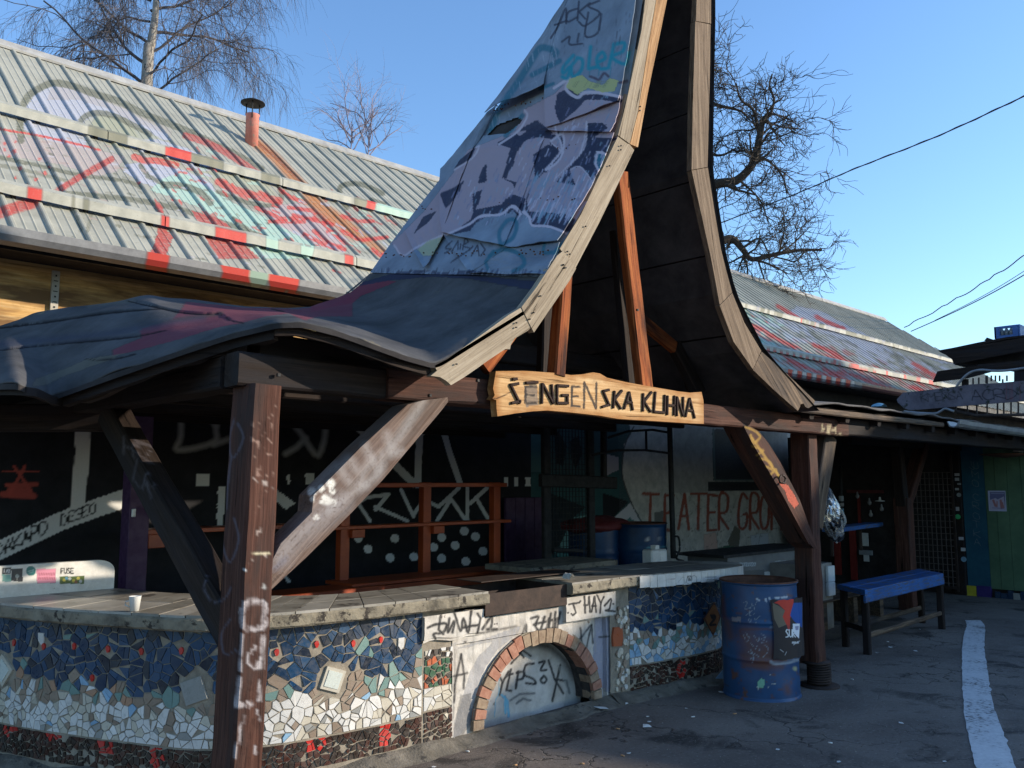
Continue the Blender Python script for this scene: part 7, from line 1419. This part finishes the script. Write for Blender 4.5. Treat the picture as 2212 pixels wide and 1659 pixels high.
# crumpled foil bag hanging behind the post
q = at(*c('Q', 290, 740), Y=3.62); bag = thing('plastic_bag', 'crumpled black and silver bag hanging on the further post', 'bag', q)
n, m = 44, 40; V = []
for i in range(m+1):
    for j in range(n):
        a = math.pi*i/m; b = 2*math.pi*j/n; t = i/m; rr = math.sin(a)**.7*(.10+.10*t)*(1+.30*(abs(fbm(math.cos(b)*2.2, t*4, math.sin(b)*2.2, 1))-.3)*2)
        V.append((q[0]+rr*math.cos(b)-.03+.14*t, q[1]+rr*math.sin(b)*.6, q[2]+.26-.50*t+.02*fbm(b, t*8, 0, 1)))
Fc = [(i*n+j, (i+1)*n+j, (i+1)*n+(j+1) % n, i*n+(j+1) % n) for i in range(m) for j in range(n)]
mF, nt, b = mk('black_and_silver_film'); vn = coords(nt, 'pos'); nt.links.new(ramp(nt, noise(nt, vn, 7, 3, .6), [(.47, (.012, .012, .015)), (.5, (.5, .48, .45))]), b.inputs['Base Color']); nt.links.new(ramp(nt, noise(nt, vn, 7, 3, .6), [(.47, (0,)*3), (.5, (.8,)*3)]), b.inputs['Metallic']); b.inputs['Roughness'].default_value = .25
mesh('film', V, Fc, mF, bag, smooth=False)
# roof terrace structure at the upper right
ter = thing('roof_terrace', 'dark plank-roofed terrace with a barred railing above the side canopy', 'terrace', (12.4, 3.3, 2.4)); XT = 12.4
def quadx(name, pts, mat, th=.05, fr_='N', X=XT, **k): return prism(name, [at(*c(fr_, *p), X=X) for p in pts], (-1, 0, 0), th, mat, ter, axis=(0, 1, 0), **k)
quadx('roof_plank', [(1320, 505), (1470, 478), (1720, 425), (1990, 375), (2250, 345), (2250, 360), (1990, 395), (1700, 455), (1345, 518)], WDK, 1.6); quadx('fascia_plank', [(1345, 520), (1700, 457), (2250, 362), (2250, 500), (2070, 525), (1750, 585), (1478, 636), (1462, 590), (1400, 545)], WDK, .05)
quadx('ceiling', [(1480, 640), (1700, 595), (2250, 503), (2250, 650), (2000, 690), (1700, 640)], DARKIN, .4, X=XT+.3)
quadx('low_plank', [(1320, 705), (1480, 680), (1730, 650), (1900, 690), (1600, 770), (1275, 808)], WDK, .05, X=XT-.1); quadx('low_plank', [(1700, 640), (2250, 590), (2250, 690), (1750, 700)], WDK, .05, X=XT-.05)
ap = Pt(); ap.jit = .5; MV = (.10, .07, .085)
ap.text('N', 'ACRD', (1640, 890), (105, -4), (10, 95), 9, (.02, .02, .025), .9, adv=1.05); ap.text('N', 'KMENSA', (1160, 920), (62, -4), (10, 75), 8, (.03, .03, .03), .8, adv=1.08)
for x in (2020, 2040, 2110, 1985): ap.st('N', [(x, 800), (x+5, 980)], 8, (.25, .05, .06), .45, .8)
MVM = rough_mat('mauve_board', (.10, .085, .10), (.19, .165, .19), 5, .8, .3, painted=True, keep=.8, spots=((.03, .035, .025), 4, .56))
quadx('name_plank', [(930, 975), (990, 910), (1230, 885), (1500, 850), (1640, 830), (1900, 818), (2250, 785), (2250, 985), (1900, 1010), (1600, 1035), (1420, 1050), (1060, 1080), (1000, 1060), (940, 1005)], MVM, .04, X=XT-.35, paint=ap, res=.016)
BAR = rough_mat('railing_bar_paint', (.03, .022, .02), (.08, .06, .05), 20, .7, .2)
for x, y0_, y1_ in [(1665, 770, 830), (1790, 750, 820), (1800, 745, 822), (1950, 780, 815), (1720, 765, 825)]+[(x, 1000, 1120+(x-1500)*.02) for x in (1500, 1610, 1700, 1800, 1900, 1960, 2030, 2100)]+[(x, 745, 800) for x in (1840, 1880, 1920, 1990)]: 
    p, q = at(*c('N', x, y0_), X=XT-.2), at(*c('N', x, y1_), X=XT-.2); beam('railing_bar', p, q, .018, .018, BAR, ter, up=(0, 1, 0), wob=0, bev=.003)
tube('bottom_rail', [at(*c('N', *p), X=XT-.2) for p in ((1380, 1065), (1500, 1090), (1700, 1130), (2250, 1120))], .02, BAR, ter, n=8); beam('corner_post', at(*c('N', 2120, 690), X=XT), at(*c('N', 2120, 820), X=XT), .05, .14, WDK, ter, up=(0, 1, 0)); beam('corner_post', at(*c('N', 1590, 780), X=XT), at(*c('N', 1590, 850), X=XT), .05, .08, WDK, ter, up=(0, 1, 0))
tube('loose_pipe', catm([at(*c('N', *p), X=XT-.5) for p in ((1500, 860), (1560, 780), (1640, 715), (1740, 692), (1860, 700), (2000, 695), (2250, 660))], 6), .016, GALV, ter, n=8); tube('loose_pipe', catm([at(*c('N', *p), X=XT-.5) for p in ((1000, 1090), (1150, 1105), (1300, 1110), (1350, 1090), (1400, 1065), (1480, 1090))], 6), .016, GALV, ter, n=8)
ftop = at(*c('N', 1797, 378), X=XT+.2); mesh('peak_cap', [ftop, at(*c('N', 1770, 412), X=XT+.2), at(*c('N', 1860, 400), X=XT+.2), ftop+np.array([.3, 0, -.02])], [(0, 1, 2), (0, 2, 3), (0, 3, 1)], BLACK, ter)
cr = thing('bottle_crate', 'blue plastic bottle crate standing on the terrace roof', 'crate', at(*c('N', 1990, 380), X=XT+.3)); CB = plain('crate_blue', (.02, .10, .32), .45); XC = XT+.15
p00, p10, p01 = at(*c('N', 1872, 393), X=XC), at(*c('N', 2105, 362), X=XC), at(*c('N', 1848, 282), X=XC); wy = p10[1]-p00[1]; hz = p01[2]-p00[2]; by_, bz_ = p00[1], p00[2]
def cbx(name, ya_, yb2, za2, zb2, xa=0, xb=.03): return bx(name, (XC+xa, by_+wy*ya_, bz_+hz*za2), (XC+xb, by_+wy*yb2, bz_+hz*zb2), CB, cr)
cbx('crate_side', 0, .98, .0, .22); cbx('crate_side', 0, .98, .80, 1.); cbx('crate_side', 0, .22, .222, .798); cbx('crate_side', .76, .98, .222, .798)
bx('crate_end', (XC, by_+wy*1.0, bz_), (XC+.4, by_+wy*1.06, bz_+hz), CB, cr); bx('crate_end', (XC, by_-.02, bz_), (XC+.4, by_-.002, bz_+hz), CB, cr); bx('crate_back', (XC+.38, by_+wy, bz_), (XC+.4, by_, bz_+hz), CB, cr); bx('crate_base', (XC+.03, by_+wy, bz_), (XC+.38, by_, bz_+.02), CB, cr)
for i in range(4): lathe('bottle', [(0, 0), (.03, 0), (.03, hz*.55), (.012, hz*.8), (.012, hz*.95), (0, hz*.95)], (XC+.12, by_+wy*(.2+.2*i), bz_+.02), plain('bottle_glass', (.25, .27, .26), .2), cr, n=12)
sc1 = thing('cloth_scrap', 'small blue and white cloth scrap lying on the side canopy edge', 'cloth', at(*c('N', 790, 1020), Y=3.3)); q = at(*c('N', 790, 1022), Y=3.3); V, Fc = grid(lambda u, v: np.array([q[0]-.06+.12*u, 3.28+.1*v, q[2]-.02+.035*math.sin(u*3.1)*(.6+.4*math.sin(v*3))]), 8, 5); mesh('rag', V, Fc, plain('blue_white_rag', (.2, .4, .5), .8), sc1, smooth=True)
# ================================================================== overhead cables
CABM = plain('cable_black', (.02, .02, .022), .6)
cbA = thing('overhead_cable', 'single twisted overhead cable rising to the right across the sky', 'cable', at(1700, 430, D=15), 'overhead cables'); 
def cablepts(P_, D0, D1, n=40): 
    Cc = catm([np.array([p[0], p[1], 0]) for p in P_], max(2, n//len(P_))); m = len(Cc); return [at(p[0], p[1], D=D0+(D1-D0)*i/(m-1)) for i, p in enumerate(Cc)]
pts = cablepts([(1500, 499), (1552, 483), (1716, 420), (1850, 363), (2030, 292), (2212, 208), (2330, 152)], 15, 9, 120); mb = MB(); tube_add(mb, pts, .008, 6)
tw = [p+np.array([0, 0.004*math.cos(i*.9), .008*math.sin(i*.9)]) for i, p in enumerate(pts)]; tube_add(mb, tw, .007, 5); mb.build('cable_strand', CABM, cbA)
wob = lambda P_: [(p[0], p[1]+2.6*math.sin(i*1.5+1.3*math.sin(i*.7))*(.4+.6*abs(math.sin(i*.37)))) for i, p in enumerate(P_)]
def lerp2(a, b, n): return [(a[0]+(b[0]-a[0])*i/n, a[1]+(b[1]-a[1])*i/n+10*math.sin(math.pi*i/n)) for i in range(n+1)]
cbB = thing('overhead_cable', 'upper loosely coiled cable dropping to the shed roof on the right', 'cable', at(2000, 700, D=30), 'overhead cables'); q = wob(lerp2(c('H', 1445, 490), (2300, 490), 34)); mb = MB(); tube_add(mb, [at(*p, D=30-10*i/len(q)) for i, p in enumerate(q)], .016, 5); mb.build('cable_strand', CABM, cbB)
cbC = thing('overhead_cable', 'lower taut pair of cables dropping to the shed roof on the right', 'cable', at(2000, 720, D=30), 'overhead cables'); mb = MB(); tube_add(mb, [at(*p, D=30-10*i/30) for i, p in enumerate(lerp2(c('H', 1488, 515), (2300, 540), 30))], .016, 5); tube_add(mb, [at(*p, D=30-10*i/30) for i, p in enumerate(lerp2(c('H', 1640, 445), (2300, 525), 30))], .01, 5); mb.build('cable_strand', CABM, cbC)
# ================================================================== bare trees
def ptube(mb, pts, r0_, r1_, n):
    m = len(pts); tube_add(mb, pts, [r0_+(r1_-r0_)*i/(m-1) for i in range(m)], n, cap=False)
def grow(mb, p, d, ln_, r, lev, rr, P):
    n = P['n'][lev]; pts = [p]; q = p.copy(); dd = d.copy()
    for i in range(n):
        dd = norm(dd+np.array([rr.gauss(0, 1), rr.gauss(0, 1), rr.gauss(0, 1)])*P['wan'][lev]+np.array([0, 0, P['grav'][lev]])); q = q+dd*ln_/n; pts.append(q)
    ptube(mb, pts, r, r*(.45 if lev < P['max'] else .6), P['sides'][lev])
    if lev >= P['max']: return
    for k in range(P['kids'][lev]):
        t = rr.uniform(P['from'][lev], 1); i = min(int(t*n), n-1); b = pts[i]+(pts[i+1]-pts[i])*(t*n-i); t_ = norm(pts[i+1]-pts[i])
        s = norm(np.cross(t_, np.array([rr.gauss(0, 1), rr.gauss(0, 1), rr.gauss(0, 1)]))); a = rr.uniform(*P['ang'][lev]); nd_ = norm(t_*math.cos(a)+s*math.sin(a))
        grow(mb, b, nd_, ln_*rr.uniform(*P['len'][lev]), max(r*P['rad'][lev]*(1-.45*t), P['rmin']), lev+1, rr, P)
TWIG2 = plain('pale_twigs', (.26, .21, .24), .9)
# weeping birch behind the roof on the left
def birch(base_px, D, hpx, seed, label, scale=1., kids=(26, 11, 9), limbs=None, tr_=.15, mats=(BIRCH, TWIG)):
    rr = random.Random(seed); b0 = at(*base_px, D=D); t = thing('birch_tree', label, 'tree', (b0[0], b0[1], 0), 'bare birches behind the shed')
    H_ = hpx/F*D; kr = tr_; tp = [np.array([b0[0], b0[1], 0.]), b0+np.array([0, 0, 0.]), b0+_r*.05*scale+np.array([0, 0, H_*.3]), b0+_r*.12*scale+np.array([0, 0, H_*.6]), b0+np.array([0, 0, H_])]
    mb = MB(); ptube(mb, list(catm(tp, 5)), kr, kr*.25, 10); mb.build('trunk', mats[0], t, smooth=True)
    P = dict(n=(9, 7, 7, 5), wan=(.16, .22, .2, .12), grav=(.03, -.03, -.22, -.32), sides=(6, 4, 3, 3), kids=(kids[0], kids[1], kids[2]), ang=((.5, 1.1), (.5, 1.2), (.4, 1.1)), len=((.35, .7), (.4, .75), (.5, .9)), rad=(.5, .5, .6), rmin=.0030*scale, max=3)
    P['from'] = (.15, .15, .1)
    if mats[0] is not BIRCH: P['grav'] = (.12, .10, .06, -.04); P['ang'] = ((.3, .7), (.3, .8), (.3, .8))
    mb = MB(); m2 = MB()
    for (s, dx, dz, l, r_) in limbs:
        p = b0+np.array([0, 0, H_*s]); d = norm(_r*dx+np.array([0, 0, dz])+_f0*rr.uniform(-.5, .5)); grow(mb, p, d, l*scale, r_*scale, 1 if r_ < .03 else 0, rr, P)
    mb.build('crown', mats[1], t); return t
lb = []
rl = random.Random(4)
for i in range(15): s = -.05+i*.075; lb.append((s, (-1)**i*rl.uniform(.7, 1.2), rl.uniform(.35, .9), rl.uniform(1.8, 2.9)*(1 if s < .7 else .8), rl.uniform(.028, .042)))
birch((316, 195), 19, 330, 21, 'tall weeping birch with a pale trunk rising behind the left end of the roof', 1.0, (8, 9, 8), lb)
lb2 = [(.1*i, (-1)**i*rl.uniform(.4, .9), rl.uniform(.7, 1.2), rl.uniform(1.1, 1.8), .02) for i in range(10)]
t2 = birch((795, 345), 34, 90, 33, 'far small birch with fine twigs just above the roof ridge', 1.3, (5, 5, 4), lb2, .03, (TWIG2, TWIG2))
lb3 = [(.1*i, (-1)**i*rl.uniform(.4, .9), rl.uniform(.7, 1.2), rl.uniform(1.1, 1.8), .02) for i in range(8)]
birch((758, 330), 36, 70, 35, 'second far small birch, leaning left above the roof ridge', 1.4, (5, 5, 4), lb3, .028, (TWIG2, TWIG2))
# big gnarled tree behind the pointed canopy
tD = 22; bt_ = at(1420, 430, D=tD); oak = thing('gnarled_tree', 'large bare gnarled tree reaching out from behind the pointed canopy', 'tree', (bt_[0], bt_[1], 0))
mb = MB(); ptube(mb, list(catm([np.array([bt_[0], bt_[1], 0]), bt_+np.array([0, 0, -2]), bt_, bt_+np.array([0, 0, 2.2])], 5)), .38, .2, 12); mb.build('trunk', BARK, oak, smooth=True)
rr = random.Random(8); mb = MB()
P = dict(n=(8, 7, 6, 5), wan=(.30, .27, .27, .22), grav=(0, .02, .03, .02), sides=(6, 5, 4, 3), kids=(8, 6, 4), ang=((.5, 1.2), (.5, 1.2), (.5, 1.2)), len=((.4, .8), (.4, .8), (.4, .8)), rad=(.5, .5, .55), rmin=.008, max=3); P['from'] = (.1, .1, .1)
limbs = [([(1420, 470), (1535, 402), (1590, 390), (1628, 350), (1640, 300), (1648, 262), (1665, 245)], .14, .06), ([(1665, 245), (1672, 215), (1662, 185), (1668, 160)], .04, .02), ([(1640, 300), (1628, 240), (1600, 215), (1590, 180)], .045, .02), ([(1622, 352), (1655, 345), (1690, 380), (1700, 420)], .04, .015), ([(1600, 392), (1640, 430), (1660, 480)], .03, .012),
         ([(1440, 560), (1548, 525), (1580, 515), (1605, 540), (1625, 560), (1680, 548), (1730, 540), (1775, 540)], .12, .03), ([(1625, 560), (1660, 570), (1700, 590)], .035, .015), ([(1605, 535), (1640, 515), (1660, 545)], .035, .015), ([(1665, 245), (1700, 255), (1730, 275)], .03, .01), ([(1530, 220), (1560, 230), (1600, 240), (1620, 260)], .05, .02), ([(1480, 300), (1530, 330), (1560, 335), (1590, 320)], .05, .02), ([(1540, 480), (1550, 440), (1536, 420)], .04, .02), ([(1690, 545), (1720, 520), (1745, 495)], .025, .01), ([(1470, 180), (1520, 170), (1545, 150)], .05, .02), ([(1400, 430), (1440, 260), (1480, 170), (1500, 120)], .12, .05)]
for P_, r_a, r_b in limbs:
    off = rr.uniform(-1.2, 1.2); pts = list(catm([at(*p, D=tD+off*i/len(P_)) for i, p in enumerate(P_)], 4)); m_ = len(pts); ptube(mb, pts, r_a, r_b, 7)
    L_ = sum(np.linalg.norm(pts[i+1]-pts[i]) for i in range(m_-1))
    for k in range(int(3+L_*3.4)):
        i = rr.randrange(1, m_-1); t_ = norm(pts[i+1]-pts[i]); s = norm(np.cross(t_, np.array([rr.gauss(0, 1), rr.gauss(0, 1), rr.gauss(0, 1)]))); a = rr.uniform(.5, 1.3)
        grow(mb, pts[i], norm(t_*math.cos(a)+s*math.sin(a)), rr.uniform(.6, 1.35), max(.012, (r_a+(r_b-r_a)*i/m_)*.4), 1, rr, P)
mb.build('crown', BARK, oak)
# ================================================================== litter on the ground
rl = random.Random(12)
LT = [('F', 1845, 1282, .05), ('F', 2137, 1388, .035), ('F', 2150, 1362, .014), ('F', 510, 1648, .02), ('F', 622, 1587, .014), ('F', 1068, 1450, .02), ('F', 2140, 1328, .012), ('F', 2020, 1565, .014), ('F', 770, 1652, .012), ('F', 2003, 1245, .02), ('I', 48, 1277, .012), ('I', 635, 1540, .014), ('I', 1355, 885, .02), ('I', 1515, 910, .02), ('I', 1340, 850, .014), ('I', 1425, 1372, .016), ('I', 1023, 1620, .012), ('I', 1270, 922, .014), ('I', 270, 1173, .02), ('I', 1545, 770, .012), ('I', 1700, 1618, .012)]
LB = ['largest white paper scrap at the foot of the wall just right of the arch', 'crumpled white scrap on open asphalt midway between arch and drum', 'small bluish scrap right behind the crumpled one between arch and drum', 'white scrap at the very bottom of the view below the narrow mosaic pier', 'thin white scrap on the asphalt beside the footing left of the arch', 'white scrap touching the footing before the left leg of the arch', 'tiny scrap nearest the foot of the right-hand mosaic',
      'tiny scrap on the dark ground right of the arch, near the bottom', 'small scrap at the bottom of the view right of the narrow pier', 'scrap lying at the wall foot below the column of pebbles', 'tiny white scrap on the asphalt left of the oil drum foot', 'lone bluish scrap on the open asphalt below the oil drum', 'pale scrap between the coil spring and the blue bench, the middle one', 'pale scrap nearest to the front leg of the blue bench', 'tiny scrap behind the middle one beside the blue bench', 'grey scrap on the asphalt halfway from drum to painted line', 'tiny scrap at the bottom of the view between drum and painted line', 'tiny scrap just in front of the coil spring side of the bench', 'white scrap tucked behind the left foot of the oil drum', 'tiny scrap under the far end of the blue bench', 'tiny scrap at the bottom right just left of the painted line']
for i, (k_, x, y, s) in enumerate(LT):
    q = at(*c(k_, x, y), Z=.006); n = rl.randint(4, 6); V = [(q[0]+s*rl.uniform(.6, 1.1)*math.cos(2*math.pi*j/n)*1.3, q[1]+s*rl.uniform(.6, 1.1)*math.sin(2*math.pi*j/n)*1.3, .004+rl.uniform(0, s*.5)) for j in range(n)]+[(q[0], q[1], .006+s*.3)]
    tag(mesh('paper_scrap', V, [(j, (j+1) % n, n) for j in range(n)], PAPER), LB[i], 'paper', 'paper scraps on the asphalt')
CB_ = ['orange cigarette end on the dark patch right of the arch', 'pale cigarette end in front of the left leg of the arch', 'orange cigarette end on the asphalt just left of the drum foot', 'pale cigarette end on the open asphalt below the coil spring', 'orange cigarette end near the bottom, right of the arch', 'pale cigarette end close to the footing before the arch', 'orange cigarette end close to the footing left of centre of the arch', 'pale cigarette end left of the drum near the mosaic foot', 'orange cigarette end at the bottom of the view below the arch', 'pale cigarette end right of the coil spring foot', 'orange cigarette end at the bottom of the view right of the arch']
BT = plain('cigarette_filter', (.55, .3, .14), .8)
for i, (k_, x, y) in enumerate([('F', 1950, 1407), ('F', 985, 1551), ('I', 358, 1310), ('I', 970, 1497), ('F', 1980, 1578), ('F', 1355, 1397), ('F', 1240, 1410), ('I', 90, 1330), ('F', 1290, 1640), ('I', 1110, 1090), ('F', 1720, 1630)]):
    q = at(*c(k_, x, y), Z=.006); a = rl.uniform(0, 3.1); d = np.array([math.cos(a), math.sin(a), 0])*.013; o = tube('cigarette_butt', [q-d, q+d], .0042, BT if i % 2 == 0 else PAPER, n=6); tag(o, CB_[i], 'cigarette end', 'cigarette ends on the asphalt')
mb = MB()
for i in range(1500):
    x = rl.uniform(1.4, 9.5); y = rl.uniform(1.2, 4.4) ; s = rl.uniform(.0015, .005)
    if x < 5.2 and y > 3.95: continue
    mb.add([(x+s, y, .001), (x-s*.6, y+s*.8, .001), (x-s*.5, y-s*.9, .001), (x, y, s*1.1)], [(0, 1, 3), (1, 2, 3), (2, 0, 3)], mi=rl.choice([0, 0, 0, 1, 2]))
mb.build('grit', [rough_mat('grit_stone', (.10, .09, .08), (.2, .18, .16), 40), plain('pale_grit', (.4, .38, .34), .9), plain('brown_grit', (.12, .07, .04), .9)], kind='stuff')
# diamond-shaped orange sign plate leaning between drum and mosaic
q = at(*c('I', 215, 700), Y=3.95); wp = thing('warning_plate', 'rusty orange diamond plate stuck to the mosaic beside the oil drum', 'sign', q)
pw = Pt(); pw.jit = .3; pw.st('I', [(165, 700), (225, 605), (262, 690), (220, 800), (165, 700)], 9, (.1, .04, .03)); pw.st('I', [(205, 680), (230, 700), (200, 740), (235, 740)], 14, (.03, .02, .02)); pw.dot('I', (222, 690), 18, (.03, .02, .02))
prism('plate', [at(*c('I', *p), Y=3.99) for p in ((162, 702), (228, 598), (268, 690), (222, 812))], (-.2, -1, 0), .008, rough_mat('orange_plate', (.25, .09, .03), (.36, .15, .05), 12, .7, .3, painted=True, keep=.8), wp, paint=pw, res=.01)
sh = thing('tile_shard', 'large pale glass shard leaning at the foot of the right-hand mosaic', 'tile', at(*c('I', 270, 1085), Z=.1)); q = [at(*c('I', *p), Y=3.93) for p in ((238, 1085), (285, 1030), (300, 1082), (295, 1088))]; prism('glass_shard', q, (0, -1, 0), .006, TILE['sky'], sh)
ash = thing('paper_ashtray', 'crumpled white paper cup lying on the trough plate', 'paper', at(*c('F', 1625, 440), Z=.93)); q = at(*c('F', 1625, 445), Z=.925); V, Fc = grid(lambda u, v: np.array([q[0]+.06*(u-.5)+.03*v, q[1]+.10*(v-.5), q[2]+.035*math.sin(u*3.1)+.01*fbm(u*7, v*7, 0, 1)]), 8, 8); mesh('paper', V, Fc, PAPER, ash)
# ================================================================== added unseen house behind the viewer, shaped to shade the yard to the right
shade_hs = thing('added_shade_house', 'added unseen gabled house behind the viewer, shaped to shade the yard', 'building', (30, -9.4, 0))
nx0, nx1, ny0, ny1, ez, rz_ = 18.1, 47, -10.6, -8.2, 5.35, 12.2
xm = (nx0+nx1)/2
V = [(nx0, ny0, 0), (nx1, ny0, 0), (nx1, ny1, 0), (nx0, ny1, 0), (nx0, ny0, ez), (nx1, ny0, ez), (nx1, ny1, ez), (nx0, ny1, ez), (xm-3, ny0, rz_), (xm-3, ny1, rz_)]
mesh('wall', V, [(0, 3, 7, 4), (1, 5, 6, 2), (0, 4, 8, 5, 1), (3, 2, 6, 9, 7)], PLASTER_FAR, shade_hs)
mesh('roof', [(nx0-.5, ny0-.4, ez-.15), (nx0-.5, ny1+.4, ez-.15), (xm-3, ny1+.4, rz_+.1), (xm-3, ny0-.4, rz_+.1), (nx1+.5, ny0-.4, ez-.15), (nx1+.5, ny1+.4, ez-.15)], [(0, 1, 2, 3), (3, 2, 5, 4)], RUST, shade_hs)
for i in range(7):
    x = 19.5+i*3.7
    w_ = bx('window', (x, ny1, 1.6), (x+1.2, ny1+.05, 3.2), WHT, shade_hs); bx('pane', (x+.08, ny1+.051, 1.68), (x+1.12, ny1+.06, 3.12), plain('window_glass', (.03, .04, .05), .1), w_)
